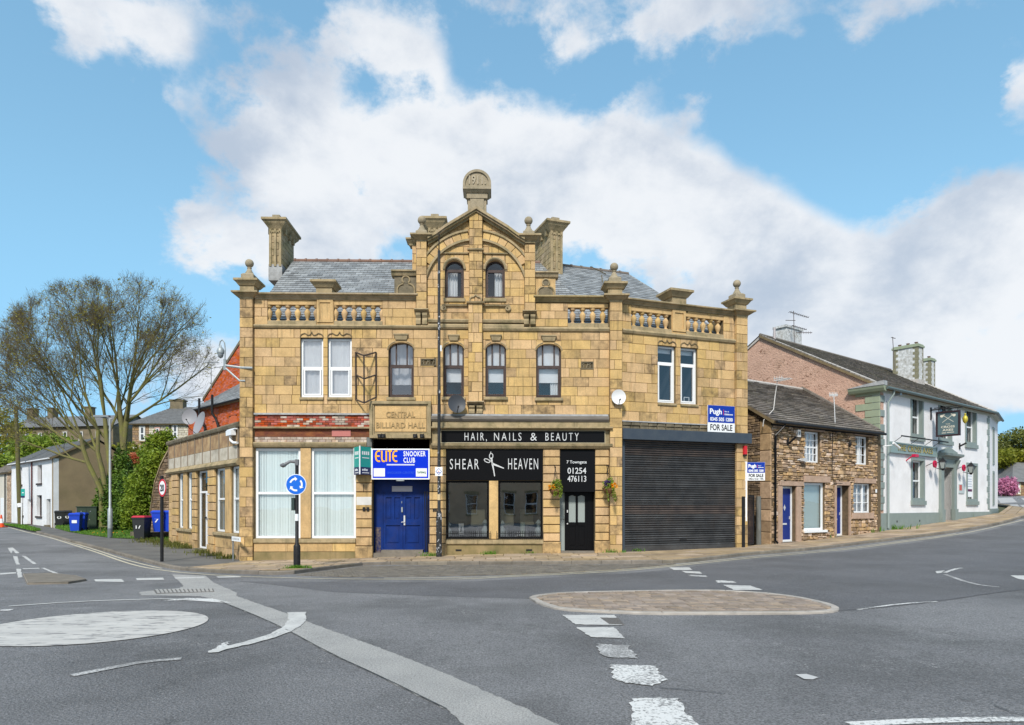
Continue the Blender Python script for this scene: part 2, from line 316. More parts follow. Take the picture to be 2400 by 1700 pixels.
class Fr:
    """a vertical plane: u runs to the viewer's right, d comes out towards the viewer, z is height"""
    def __init__(s, x0, y0, x1, y1):
        L = math.hypot(x1 - x0, y1 - y0); s.ox, s.oy = x0, y0; s.ux, s.uy = (x1 - x0) / L, (y1 - y0) / L; s.L = L
        s.nx, s.ny = s.uy, -s.ux
    def p(s, u, z, d=0.0): return (s.ox + u * s.ux + d * s.nx, s.oy + u * s.uy + d * s.ny, z)
    def U(s, px, d=0.0):
        a = (px - CX) / FOC; x, y = s.ox + d * s.nx, s.oy + d * s.ny
        return (a * y - x) / (s.ux - a * s.uy)
    def uz(s, px, py, d=0.0):
        u = s.U(px, d); y = s.oy + d * s.ny + u * s.uy
        return u, CAMH + (HZ - py) * y / FOC
    def rect(s, x0, y0, x1, y1, d=0.0):
        u0, z1 = s.uz(x0, y0, d); u1, z0 = s.uz(x1, y1, d)
        ym = (y0 + y1) / 2; um, _ = s.uz((x0 + x1) / 2, ym, d)
        yy = s.oy + d * s.ny + um * s.uy
        return u0, u1, CAMH + (HZ - y1) * yy / FOC, CAMH + (HZ - y0) * yy / FOC
    def off(s, d, u=0.0):
        x, y, _ = s.p(u, 0, d); return Fr(x, y, x + s.ux, y + s.uy)
def box(mb, fr, u0, u1, z0, z1, d0, d1, mi=0, var=None):
    v = [fr.p(u, z, d) for d in (d0, d1) for z in (z0, z1) for u in (u0, u1)]
    return mb.add(v, [(4, 5, 7, 6), (1, 0, 2, 3), (0, 4, 6, 2), (5, 1, 3, 7), (6, 7, 3, 2), (0, 1, 5, 4)], mi, var)
def taper(mb, fr, u0, u1, z0, d0, d1, U0, U1, z1, D0, D1, mi=0, var=None):
    v = [fr.p(u0, z0, d0), fr.p(u1, z0, d0), fr.p(U0, z1, D0), fr.p(U1, z1, D0), fr.p(u0, z0, d1), fr.p(u1, z0, d1), fr.p(U0, z1, D1), fr.p(U1, z1, D1)]
    return mb.add(v, [(4, 5, 7, 6), (1, 0, 2, 3), (0, 4, 6, 2), (5, 1, 3, 7), (6, 7, 3, 2), (0, 1, 5, 4)], mi, var)
def prism(mb, fr, poly, d0, d1, mi=0, var=None):
    n = len(poly); v = [fr.p(u, z, d1) for u, z in poly] + [fr.p(u, z, d0) for u, z in poly]
    A = sum(poly[i][0] * poly[(i + 1) % n][1] - poly[(i + 1) % n][0] * poly[i][1] for i in range(n))
    fs = [tuple(range(n)), tuple(range(2 * n - 1, n - 1, -1))] + [(i, i + n, (i + 1) % n + n, (i + 1) % n) for i in range(n)]
    if A < 0: fs = [tuple(reversed(f)) for f in fs]
    return mb.add(v, fs, mi, var)
def mould(mb, fr, u0, u1, prof, mi=0, var=None, du0=0.0, du1=0.0):
    """extrude a (d,z) profile along u; du0/du1 mitre outward with d"""
    n = len(prof); v = [fr.p(u0 - du0 * d, z, d) for d, z in prof] + [fr.p(u1 + du1 * d, z, d) for d, z in prof]
    fs = [tuple(range(n)), tuple(range(2 * n - 1, n - 1, -1))] + [(i, i + n, (i + 1) % n + n, (i + 1) % n) for i in range(n)]
    A = sum(prof[i][0] * prof[(i + 1) % n][1] - prof[(i + 1) % n][0] * prof[i][1] for i in range(n))
    if A < 0: fs = [tuple(reversed(f)) for f in fs]
    return mb.add(v, fs, mi, var)
def chip(mb, fr, poly, d0, d1, ch=.008, mi=0, var=None):
    """a block: polygon with chamfered front edge, open at the back"""
    n = len(poly); cu = sum(p[0] for p in poly) / n; cz = sum(p[1] for p in poly) / n
    A = sum(poly[i][0] * poly[(i + 1) % n][1] - poly[(i + 1) % n][0] * poly[i][1] for i in range(n))
    if A < 0: poly = poly[::-1]
    def ins(p):
        l = math.hypot(p[0] - cu, p[1] - cz) + 1e-6; k = min(1.4 * ch / l, .5); return (p[0] + (cu - p[0]) * k, p[1] + (cz - p[1]) * k)
    v = [fr.p(*ins(p), d1) for p in poly] + [fr.p(p[0], p[1], d1 - ch) for p in poly] + [fr.p(p[0], p[1], d0) for p in poly]
    fs = [tuple(range(n))] + [(i, i + n, (i + 1) % n + n, (i + 1) % n) for i in range(n)] + [(i + n, i + 2 * n, (i + 1) % n + 2 * n, (i + 1) % n + n) for i in range(n)]
    return mb.add(v, fs, mi, var)
def tube(mb, pts, r, n=6, mi=0, var=None, cap=True):
    pts = [Vector(p) for p in pts]; rs = r if isinstance(r, (list, tuple)) else [r] * len(pts)
    vs = []; up = Vector((0, 0, 1)); prev = None
    for i, p in enumerate(pts):
        t = (pts[min(i + 1, len(pts) - 1)] - pts[max(i - 1, 0)]).normalized()
        if prev is None:
            a = t.cross(up)
            if a.length < .1: a = t.cross(Vector((1, 0, 0)))
        else:
            a = prev - t * prev.dot(t)
            if a.length < 1e-4: a = t.orthogonal()
        a.normalize(); b = t.cross(a); prev = a
        for k in range(n):
            an = 2 * math.pi * k / n; vs.append(tuple(p + (a * math.cos(an) + b * math.sin(an)) * rs[i]))
    fs = []
    for i in range(len(pts) - 1):
        for k in range(n):
            k2 = (k + 1) % n; fs.append((i * n + k, i * n + k2, (i + 1) * n + k2, (i + 1) * n + k))
    if cap and n > 2: fs.append(tuple(range(n - 1, -1, -1))); fs.append(tuple((len(pts) - 1) * n + k for k in range(n)))
    return mb.add(vs, fs, mi, var)
def lathe(mb, c, prof, n=16, mi=0, var=None, a0=0.0, a1=360.0):
    full = abs(a1 - a0 - 360) < .1; m = n if full else n + 1; vs = []
    for r, z in prof:
        for k in range(m):
            an = R(a0 + (a1 - a0) * k / n); vs.append((c[0] + r * math.cos(an), c[1] + r * math.sin(an), c[2] + z))
    fs = []
    for i in range(len(prof) - 1):
        for k in range(n):
            k2 = (k + 1) % m if full else k + 1
            fs.append((i * m + k, i * m + k2, (i + 1) * m + k2, (i + 1) * m + k))
    return mb.add(vs, fs, mi, var)
def ring(mb, fr, uc, zc, r0, r1, a0, a1, d0, d1, n=12, mi=0, var=None):
    P = [(uc + r1 * math.cos(R(a0 + (a1 - a0) * k / n)), zc + r1 * math.sin(R(a0 + (a1 - a0) * k / n))) for k in range(n + 1)]
    Q = [(uc + r0 * math.cos(R(a0 + (a1 - a0) * k / n)), zc + r0 * math.sin(R(a0 + (a1 - a0) * k / n))) for k in range(n + 1)]
    for k in range(n): prism(mb, fr, [Q[k], P[k], P[k + 1], Q[k + 1]], d0, d1, mi, var)
    return mb
def text(fr, s, u, z, h, d, mats, parent, name='lettering', w=None, sp=1.0, ext=.004, sx=1.0, bold=0.0, align='CENTER', rot=0.0):
    """lettering: baseline z, cap height h, horizontally fitted to width w"""
    cu = bpy.data.curves.new('t', 'FONT'); cu.body = s; cu.size = h / .70; cu.extrude = ext; cu.offset = bold; cu.align_x = 'LEFT'; cu.resolution_u = 3
    cu.fill_mode = 'BOTH'; cu.space_character = sp
    ob = bpy.data.objects.new('t', cu); col.objects.link(ob); dg = bpy.context.evaluated_depsgraph_get(); dg.update()
    me = bpy.data.meshes.new_from_object(ob.evaluated_get(dg)); bpy.data.objects.remove(ob)
    vs = [v.co.copy() for v in me.vertices]; fs = [tuple(p.vertices) for p in me.polygons]; bpy.data.meshes.remove(me)
    x0 = min(v.x for v in vs); x1 = max(v.x for v in vs); k = (w / (x1 - x0)) if w else sx
    W_ = (x1 - x0) * k; o = -W_ / 2 if align == 'CENTER' else 0
    c, s_ = math.cos(rot), math.sin(rot); mb = MB(); out = []
    for v in vs:
        a, b = (v.x - x0) * k + o, v.y; out.append(fr.p(u + a * c - b * s_, z + a * s_ + b * c, d + v.z))
    mb.add(out, fs); return mb.build(name, mats, parent)

# rectangles minus rectangles (u0,u1,z0,z1)
def rsub(rects, holes, eps=.02):
    cur = list(rects)
    for h in holes:
        nx = []
        for r in cur:
            if h[0] >= r[1] or h[1] <= r[0] or h[2] >= r[3] or h[3] <= r[2]: nx.append(r); continue
            if h[0] - r[0] > eps: nx.append((r[0], h[0], r[2], r[3]))
            if r[1] - h[1] > eps: nx.append((h[1], r[1], r[2], r[3]))
            a, b = max(r[0], h[0]), min(r[1], h[1])
            if h[2] - r[2] > eps: nx.append((a, b, r[2], h[2]))
            if r[3] - h[3] > eps: nx.append((a, b, h[3], r[3]))
        cur = nx
    return cur
def clip(poly, pts):
    """convex clip of poly by convex counter-clockwise pts"""
    out = poly
    for i in range(len(pts)):
        a, b = pts[i], pts[(i + 1) % len(pts)]; inp = out; out = []
        f = lambda p: (b[0] - a[0]) * (p[1] - a[1]) - (b[1] - a[1]) * (p[0] - a[0])
        for j in range(len(inp)):
            p, q = inp[j], inp[(j + 1) % len(inp)]; fp, fq = f(p), f(q)
            if fp >= 0: out.append(p)
            if (fp >= 0) != (fq >= 0):
                t = fp / (fp - fq); out.append((p[0] + (q[0] - p[0]) * t, p[1] + (q[1] - p[1]) * t))
        if len(out) < 3: return []
    return out
def parea(p): return abs(sum(p[i][0] * p[(i + 1) % len(p)][1] - p[(i + 1) % len(p)][0] * p[i][1] for i in range(len(p)))) / 2
class Pile:
    """pieces of one kind on one thing: the 300 largest become objects, the rest one stuff part"""
    def __init__(s): s.q = []
    def add(s, mb, size): s.q.append((size, len(s.q), mb))
    def flush(s, name, mats, parent, cap=298, stuff=None, smooth=False):
        s.q.sort(key=lambda t: -t[0])
        for _, _, mb in s.q[:cap]: mb.build(name, mats, parent, smooth=smooth)
        if len(s.q) > cap:
            r = MB()
            for _, _, mb in s.q[cap:]:
                n = len(r.v); r.v += mb.v; r.f += [tuple(i + n for i in f) for f in mb.f]; r.m += mb.m; r.a += mb.a
            r.build(stuff or ('small_' + name), mats, parent, kind='stuff', smooth=smooth)
def ashlar(pile, fr, u0, u1, z0, z1, ch=.335, bl=.62, holes=(), shape=None, d0=-.03, d1=0.0, joint=.012, stainp=.10, jit=.18, chf=.007, mi=0):
    n = max(1, round((z1 - z0) / ch)); h = (z1 - z0) / n; ym = fr.oy + (u0 + u1) / 2 * fr.uy
    for r in range(n):
        a = u0; k = 0; first = bl * (.5 if r % 2 else 1.0)
        edges = [u0]
        while a < u1 - 1e-3:
            w = (first if k == 0 else bl) * random.uniform(1 - jit * 2, 1 + jit * 2)
            b = a + w
            if u1 - b < bl * .4: b = u1
            edges.append(b); a = b; k += 1
        for i in range(len(edges) - 1):
            for q in rsub([(edges[i], edges[i + 1], z0 + r * h, z0 + (r + 1) * h)], holes):
                j = joint / 2; poly = [(q[0] + j, q[2] + j), (q[1] - j, q[2] + j), (q[1] - j, q[3] - j), (q[0] + j, q[3] - j)]
                if shape:
                    poly = clip(poly, shape)
                    if not poly: continue
                ar = parea(poly)
                if ar < .004: continue
                st = random.uniform(.45, 1) if random.random() < stainp else (random.uniform(.1, .3) if random.random() < .35 else 0)
                mb = MB(); chip(mb, fr, poly, d0, d1 + random.uniform(-.003, .003), chf, mi, rv(st)); pile.add(mb, ar / (fr.oy + q[0] * fr.uy) ** 2)
# ================================================================ terrain
CP = np.array([(0, 0, 0), (-12, 0, 0), (12, 0, 0), (-15, 9, -.02), (15, 9, .05), (0, 12, -.02), (-6, 16, -.10), (6, 16, -.02), (-25, 12, 0), (-30, 0, 0), (30, 0, .25), (25, 12, .35), (40, 20, .9),
    (-9.5, 24, -.335), (-5.5, 24, -.26), (-1.5, 24, -.14), (1.5, 24.2, -.10), (3.8, 24.4, -.07), (8.8, 26.2, -.005), (10.7, 28.2, .0), (17.5, 32.7, .33), (23, 37.5, .67), (29.3, 41.9, 1.05),
    (-16, 32, -.10), (-12.5, 28, -.24), (-21, 35.7, .0), (-33.6, 50, .13), (-42.5, 58, .15), (-60, 75, .4), (-27, 39, .02), (-40, 45, .05), (-60, 60, .2),
    (-45, 85, 5.5), (-75, 95, 6.0), (-25, 84, 6.0), (-28, 60, .5), (-38, 68, 1.0), (-10, 45, .6), (0, 70, 2.5), (20, 60, 1.6), (14, 45, .6), (58, 80, 2.9), (36, 44, 1.35), (33, 40, 1.2), (40, 54, 1.8), (35, 30, 1.0),
    (-15, -20, 0), (15, -20, 0), (60, 0, .8), (-80, 0, 0), (80, 40, 2.5), (80, 110, 4), (0, 115, 7), (-80, 120, 8), (-90, 40, .5)], dtype=float)
def _ker(a, b):
    d = np.sqrt(((a[:, None, :] - b[None, :, :]) ** 2).sum(-1)) + 1e-9
    return np.where(d > 1e-6, d ** 2 * np.log(d), 0)
_n = len(CP); _A = np.zeros((_n + 3, _n + 3)); _A[:_n, :_n] = _ker(CP[:, :2], CP[:, :2]) + np.eye(_n) * .05
_A[:_n, _n] = 1; _A[:_n, _n + 1:] = CP[:, :2]; _A[_n, :_n] = 1; _A[_n + 1:, :_n] = CP[:, :2].T
_w = np.linalg.solve(_A, np.concatenate([CP[:, 2], np.zeros(3)]))
def Hn(P):
    P = np.array(P, dtype=float).reshape(-1, 2); Q = P.copy(); Q[:, 0] = np.clip(Q[:, 0], -90, 85); Q[:, 1] = np.clip(Q[:, 1], -25, 120)
    return _ker(Q, CP[:, :2]) @ _w[:_n] + _w[_n] + Q @ _w[_n + 1:]
def H(x, y): return float(Hn([(x, y)])[0])
def G(px, py, dz=0.0):
    a = (px - CX) / FOC; k = (py - HZ) / FOC; lo = 2.0; y = lo; step = .5
    f = lambda y: (CAMH - k * y) - (H(a * y, y) + dz)
    while y < 140 and f(y) > 0: y += step
    lo, hi = y - step, y
    for _ in range(22):
        m = (lo + hi) / 2
        if f(m) > 0: lo = m
        else: hi = m
    return (a * lo, lo)
def sheet(poly, cell, dz, name, mat, parent=None, kind=None, mb=None, build=True):
    mb = mb or MB(); A = sum(poly[i][0] * poly[(i + 1) % len(poly)][1] - poly[(i + 1) % len(poly)][0] * poly[i][1] for i in range(len(poly)))
    if A < 0: poly = poly[::-1]
    xs = [p[0] for p in poly]; ys = [p[1] for p in poly]; cells = []
    for i in range(int(math.floor(min(xs) / cell)), int(math.ceil(max(xs) / cell))):
        colp = clip(poly, [(i * cell, -999), ((i + 1) * cell, -999), ((i + 1) * cell, 999), (i * cell, 999)])
        if not colp: continue
        cy = [p[1] for p in colp]
        for j in range(int(math.floor(min(cy) / cell)), int(math.ceil(max(cy) / cell))):
            q = clip(colp, [(-9999, j * cell), (9999, j * cell), (9999, (j + 1) * cell), (-9999, (j + 1) * cell)])
            if len(q) >= 3 and parea(q) > 1e-6: cells.append(q)
    allp = [p for q in cells for p in q]; zz = Hn(allp) + dz; k = 0
    for q in cells:
        mb.add([(p[0], p[1], zz[k + t]) for t, p in enumerate(q)], [tuple(range(len(q)))]); k += len(q)
    return mb.build(name, mat, parent, kind) if build else mb
def hslab(mb, poly, dz, th=.03, ch=.01, var=None, mi=0):
    A = sum(poly[i][0] * poly[(i + 1) % len(poly)][1] - poly[(i + 1) % len(poly)][0] * poly[i][1] for i in range(len(poly)))
    if A < 0: poly = poly[::-1]
    n = len(poly); cx = sum(p[0] for p in poly) / n; cy = sum(p[1] for p in poly) / n; z = Hn(poly)
    v = []
    for p, zz in zip(poly, z):
        l = math.hypot(p[0] - cx, p[1] - cy) + 1e-6; k = min(ch / l, .4); v.append((p[0] + (cx - p[0]) * k, p[1] + (cy - p[1]) * k, zz + dz))
    v += [(p[0], p[1], zz + dz - ch) for p, zz in zip(poly, z)] + [(p[0], p[1], zz + dz - th) for p, zz in zip(poly, z)]
    fs = [tuple(range(n))] + [(i, i + n, (i + 1) % n + n, (i + 1) % n) for i in range(n)] + [(i + n, i + 2 * n, (i + 1) % n + 2 * n, (i + 1) % n + n) for i in range(n)]
    mb.add(v, fs, mi, var); return mb
def dens(pts, step):
    out = [pts[0]]
    for a, b in zip(pts, pts[1:]):
        n = max(1, int(math.hypot(b[0] - a[0], b[1] - a[1]) / step))
        for i in range(1, n + 1): out.append((a[0] + (b[0] - a[0]) * i / n, a[1] + (b[1] - a[1]) * i / n))
    return out
def smooth(pts, it=2):
    for _ in range(it):
        q = [pts[0]]
        for a, b in zip(pts, pts[1:]):
            q += [(a[0] * .75 + b[0] * .25, a[1] * .75 + b[1] * .25), (a[0] * .25 + b[0] * .75, a[1] * .25 + b[1] * .75)]
        pts = q + [pts[-1]]
    return pts
def offs(pts, d):
    out = []
    for i, p in enumerate(pts):
        a, b = pts[max(0, i - 1)], pts[min(len(pts) - 1, i + 1)]; L = math.hypot(b[0] - a[0], b[1] - a[1]) + 1e-9
        out.append((p[0] + (b[1] - a[1]) / L * d, p[1] - (b[0] - a[0]) / L * d))
    return out
def stripe(pts, w, name, mat, dz=.008, parent=None, world=False):
    P = pts if world else [G(*p) for p in pts]
    P = dens(smooth(P, 1) if len(P) > 2 else P, .35); A, B = offs(P, w / 2), offs(P, -w / 2); za, zb = Hn(A) + dz, Hn(B) + dz
    mb = MB()
    for i in range(len(P) - 1):
        mb.add([(*A[i], za[i]), (*A[i + 1], za[i + 1]), (*B[i + 1], zb[i + 1]), (*B[i], zb[i])], [(0, 1, 2, 3)])
    return mb.build(name, mat, parent)
GP = lambda pts, dz=0.0: [G(x, y, dz) for x, y in pts]

# ---- the base ground, out to the horizon
xs = np.concatenate([np.array([-900, -500, -300, -180, -120]), np.arange(-90, 90, 2.5), np.array([90, 120, 180, 300, 500, 900])])
ys = np.concatenate([np.array([-600, -300, -150, -60]), np.arange(-30, 122, 2.5), np.array([122, 160, 240, 400, 900])])
gx, gy = np.meshgrid(xs, ys); hz_ = Hn(np.stack([gx.ravel(), gy.ravel()], 1)) - .10
mb = MB(); mb.v = list(map(tuple, np.stack([gx.ravel(), gy.ravel(), hz_], 1).tolist())); nx = len(xs)
for j in range(len(ys) - 1):
    for i in range(nx - 1): mb.f.append((j * nx + i, j * nx + i + 1, (j + 1) * nx + i + 1, (j + 1) * nx + i)); mb.m.append(0)
mb.a = [(.5, 0, .5)] * len(mb.v)
struct(mb.build('ground', SOIL))

# ---- kerb lines (from the left street round the corner and up the hill)
KL = GP([(9, 1231), (50, 1241), (90, 1251), (167, 1273), (223, 1286), (290, 1305), (340, 1318), (377, 1328), (401, 1334), (430, 1338), (500, 1343), (593, 1347), (645, 1348)])
KL = [(-60, 73)] + KL
KM = GP([(645, 1348), (690, 1346), (727, 1341), (800, 1332), (850, 1326), (915, 1324), (1000, 1325), (1200, 1324), (1480, 1322), (1577, 1321)])
KR = GP([(1577, 1321), (1622, 1318), (1690, 1310), (1753, 1302), (1859, 1294), (2000, 1278), (2100, 1266), (2209, 1253), (2314, 1236), (2366, 1224), (2400, 1213)]) + [(34, 43.5), (37, 50), (44, 70)]
KALL = smooth(KL, 1) + KM[1:-1] + smooth(KR, 1)
road = sheet([(-80, -20), (75, -20), (75, 90), (44.5, 90)] + KALL[::-1] + [(-80, 90)], 1.0, 0, 'road', ASPH); struct(road)

kp = Pile(); KD = dens(KALL, .3); acc = 0; seg = [KD[0]]
def kerbstone(seg):
    o = offs(seg, -.13); mb = MB(); z0 = Hn(seg); z1 = Hn(o); n = len(seg); j = random.uniform(-.006, .006)
    s = [seg[0]] + seg[1:-1] + [seg[-1]]
    A = [(p[0], p[1], z - .05) for p, z in zip(seg, z0)]; B = [(p[0], p[1], z + .085 + j) for p, z in zip(seg, z0)]
    q = offs(seg, -.018); C = [(p[0], p[1], z + .104 + j) for p, z in zip(q, z0)]; D = [(p[0], p[1], z + .104 + j) for p, z in zip(o, z1)]; E = [(p[0], p[1], z) for p, z in zip(o, z1)]
    v = A + B + C + D + E; fs = []
    for r in range(4):
        for i in range(n - 1): fs.append((r * n + i, r * n + i + 1, (r + 1) * n + i + 1, (r + 1) * n + i))
    fs.append(tuple(r * n for r in range(5))); fs.append(tuple(r * n + n - 1 for r in reversed(range(5))))
    mb.add(v, [tuple(reversed(f)) for f in fs], 0, rv()); return mb
def lerp(a, b, t): return (a[0] + (b[0] - a[0]) * t, a[1] + (b[1] - a[1]) * t)
for a, b in zip(KD, KD[1:]):
    seg.append(b); acc += math.hypot(b[0] - a[0], b[1] - a[1])
    if acc > .88:
        s = list(seg); s[0] = lerp(s[0], s[1], .016); s[-1] = lerp(s[-1], s[-2], .016)
        kp.add(kerbstone(s), 1 / (s[0][1] + 1) ** 2); seg = [b]; acc = 0

# ---- pavements
def pavement(name, outer, inner, mat, cell=.8, dz=.092):
    return struct(sheet(offs(outer, -.10) + [((p[0] - .0), p[1] + .10) if p in KALL else p for p in inner], cell, dz, name, mat))
i0 = min(range(len(KALL)), key=lambda i: abs(KALL[i][0] - G(425, 1338)[0]) + abs(KALL[i][1] - G(425, 1338)[1]))
cornerA = G(440, 1330, .1); cornerB = G(566, 1316, .1)
pavL = pavement('asphalt_pavement', KALL[:i0 + 1], [KALL[i0 + 1], KALL[i0 + 2], G(480, 1332, .1), G(500, 1326, .1), G(590, 1318, .1), (-9.0, 24.4), (-15.9, 32.2), (-17, 33.5), G(340, 1265, .1), G(258, 1261, .1), G(200, 1253, .1), G(128, 1238, .1), (-42.0, 58.6), (-61, 76)], ASPHD)
struct(kp.q and pavL)
outerF = [cornerA] + KALL[i0:]
innerF = [(38, 52), (30.2, 42.4), (29.5, 42.4), (18, 33.4), (11.0, 28.8), (9.2, 27.0), (8.9, 26.4), (4, 24.9), (-9.3, 24.5), cornerB]
polyF = offs(KALL[i0:], -.13) + innerF + [cornerA]
pavF = struct(sheet(polyF, .8, .085, 'flagstone_pavement', MORTAR))
fl = Pile(); AF = polyF if sum(polyF[i][0] * polyF[(i + 1) % len(polyF)][1] - polyF[(i + 1) % len(polyF)][0] * polyF[i][1] for i in range(len(polyF))) > 0 else polyF[::-1]
# flags follow the buildings: rows parallel to the frontage
base = dens([(-11.5, 24.02), (-9.4, 24.05), (4.05, 24.45), (8.7, 26.1), (10.75, 28.2), (17.6, 32.7), (29.4, 41.9), (37.5, 52)], .3)
nrow = 8; rowd = .62
tot = 0; marks = [0]
for a, b in zip(base, base[1:]): tot += math.hypot(b[0] - a[0], b[1] - a[1]); marks.append(tot)
def at(s):
    i = min(max(int(np.searchsorted(marks, s)) - 1, 0), len(base) - 2); t = (s - marks[i]) / (marks[i + 1] - marks[i]); return lerp(base[i], base[i + 1], t)
def nrm(s):
    a, b = at(max(0, s - .8)), at(min(tot, s + .8)); L = math.hypot(b[0] - a[0], b[1] - a[1]); return ((b[1] - a[1]) / L, -(b[0] - a[0]) / L)
def st(s, d):
    p, n = at(s), nrm(s); return (p[0] + n[0] * d, p[1] + n[1] * d)
for r in range(-1, nrow):
    s = random.uniform(0, .4)
    while s < tot - .9:
        w = random.uniform(.62, .95); g = .021
        quad = [st(s + g, r * rowd + g), st(s + w - g, r * rowd + g), st(s + w - g, (r + 1) * rowd - g), st(s + g, (r + 1) * rowd - g)]
        A = parea(quad)
        if quad[0][0] > -14 and A > .05:
            if sum(quad[i][0] * quad[(i + 1) % 4][1] - quad[(i + 1) % 4][0] * quad[i][1] for i in range(4)) < 0: quad = quad[::-1]
            q = clip(AF, quad)
            if len(q) > 2 and parea(q) > .04:
                q2 = [q[0]]
                for p in q[1:]:
                    if math.hypot(p[0] - q2[-1][0], p[1] - q2[-1][1]) > .01: q2.append(p)
                if len(q2) > 2: fl.add(hslab(MB(), q2, .106 + random.uniform(-.004, .004), .03, .008, rv()), parea(q2) / q2[0][1] ** 3)
        s += w
fl.flush('paving_slab', FLAG, pavF, 298, 'far_paving_slabs')
kp.flush('kerb_stone', KERB, road, 298, 'far_kerb_stones')

# ---- lay-by setts, islands
lay = GP([(692, 1349), (727, 1344), (800, 1335), (850, 1328), (1000, 1327), (1200, 1326), (1480, 1324), (1585, 1323), (1500, 1332), (1400, 1339), (1300, 1344), (1200, 1348), (1000, 1352), (850, 1353), (760, 1352)])
o = sheet(lay, .6, .004, 'layby_bed', MORTAR, road)
if sum(lay[i][0] * lay[(i + 1) % len(lay)][1] - lay[(i + 1) % len(lay)][0] * lay[i][1] for i in range(len(lay))) < 0: lay = lay[::-1]
ls = Pile(); y0 = min(p[1] for p in lay); y1 = max(p[1] for p in lay); x0 = min(p[0] for p in lay); x1 = max(p[0] for p in lay)
r = 0; y = y0
while y < y1:
    x = x0 + (r % 2) * .13
    while x < x1:
        q = clip(lay, [(x + .008, y + .008), (x + .252, y + .008), (x + .252, y + .142), (x + .008, y + .142)])
        if len(q) > 2 and parea(q) > .012: ls.add(hslab(MB(), q, .022 + random.uniform(-.004, .004), .02, .012, rv()), parea(q))
        x += .26
    y += .15; r += 1
ls.flush('sett', SETTD, o, 290, 'layby_setts')
isl = GP([(1240, 1404), (1252, 1399), (1304, 1393), (1357, 1391), (1493, 1388), (1634, 1386), (1723, 1388), (1828, 1396), (1906, 1409), (1959, 1423), (1970, 1432), (1948, 1438), (1880, 1441), (1671, 1442), (1514, 1442), (1400, 1437), (1310, 1432), (1262, 1418)])
isl = smooth(isl + [isl[0]], 1)[:-1]
if sum(isl[i][0] * isl[(i + 1) % len(isl)][1] - isl[(i + 1) % len(isl)][0] * isl[i][1] for i in range(len(isl))) < 0: isl = isl[::-1]
island = struct(sheet(isl, .6, .012, 'traffic_island', MORTAR))
inner = offs(isl + [isl[0]], -.13)[:-1]
def near_in(p, q, k):
    return lerp(p, q, k)
cI = (sum(p[0] for p in isl) / len(isl), sum(p[1] for p in isl) / len(isl))
inn = []
for i, p in enumerate(isl):
    a, b = isl[i - 1], isl[(i + 1) % len(isl)]; L = math.hypot(b[0] - a[0], b[1] - a[1]); inn.append((p[0] - (b[1] - a[1]) / L * .12, p[1] + (b[0] - a[0]) / L * .12))
rimp = Pile()
n = len(isl)
for i in range(0, n, 2):
    idx = [i, i + 1, i + 2]
    q = [isl[k % n] for k in idx] + [inn[k % n] for k in reversed(idx)]
    rimp.add(hslab(MB(), q, .040, .05, .015, rv()), 1)
rimp.flush('island_kerb', M('pale_island_kerb', (.42, .38, .34), (.33, .30, .27), ns=5, rough=.9, bump=.4, grime=.4), island)
sp = Pile(); y0 = min(p[1] for p in inn); y1 = max(p[1] for p in inn); x0 = min(p[0] for p in inn); x1 = max(p[0] for p in inn); x = x0
r = 0; y = y0
while y < y1:
    x = x0 + (r % 2) * .12 + random.uniform(-.03, .03)
    while x < x1:
        w = random.uniform(.21, .27)
        q = clip(inn, [(x + .007, y + .01), (x + w - .007, y + .01), (x + w - .007 - .03, y + .20), (x + .007 - .03, y + .20)])
        if len(q) > 2 and parea(q) > .008: sp.add(hslab(MB(), q, .036 + random.uniform(-.006, .006), .03, .014, rv(random.random() * .4)), parea(q))
        x += w
    y += .21; r += 1
sp.flush('sett', SETT, island, 298, 'island_setts')
s2 = GP([(54, 1349), (120, 1347), (178, 1353), (203, 1362), (160, 1369), (64, 1371)])
sm = struct(sheet(s2, .5, .05, 'splitter_island', M('splitter_island_slab', (.40, .35, .30), (.33, .29, .25), ns=4, rough=.9, bump=.4)))
mb = MB(); hslab(mb, s2, .055, .08, .03); mb.build('island_rim', KERB, sm)
for tt in (.3, .55):
    pass

# ---- carriageway markings
sheet(GP([(560, 1363), (900, 1365), (1100, 1363), (1200, 1358), (1330, 1352), (1462, 1345), (1566, 1336), (1650, 1325), (1760, 1313), (1870, 1303), (2000, 1291), (2110, 1277), (2220, 1262), (2300, 1248), (2400, 1224), (2470, 1205), (2470, 1376), (2330, 1391), (2200, 1411), (2060, 1426), (1970, 1433), (1900, 1415), (1700, 1392), (1400, 1394), (1240, 1404), (1000, 1397), (780, 1388)]), .8, .003, 'newer_tarmac', ASPHN, road)
def mk(pts, name='painted_marking', mat=ROADW, dz=.008, cell=.5):
    P = GP(pts)
    if mat in (ROADF, ROADV, ROADW, ASPHP):
        D = dens(P + [P[0]], .07)[:-1]; j = .022 if mat in (ROADF, ROADV) else .008; P = [(x + random.gauss(0, j), y + random.gauss(0, j)) for x, y in D]
    return sheet(P, cell, dz, name, mat, road)
mk([(403, 1347), (482, 1350), (500, 1366), (556, 1391), (552, 1397), (600, 1414), (690, 1445), (733, 1463), (900, 1523), (1047, 1581), (1236, 1664), (1330, 1712), (1100, 1712), (1047, 1664), (900, 1591), (775, 1534), (670, 1476), (600, 1444), (515, 1410), (470, 1398), (330, 1396), (327, 1388), (420, 1379), (430, 1374)], 'trench_patch', ASPHP, .004)
circ = [(-5.93 + 1.47 * math.cos(t * math.pi / 32), 9.72 + 1.47 * math.sin(t * math.pi / 32)) for t in range(64)]
sheet(circ, .4, .010, 'roundabout_disc', ROADC, road)
stripe([(20, 1422), (174, 1411), (349, 1405), (412, 1405), (470, 1409), (540, 1414)], .10, 'painted_marking', ROADW, .008, road)
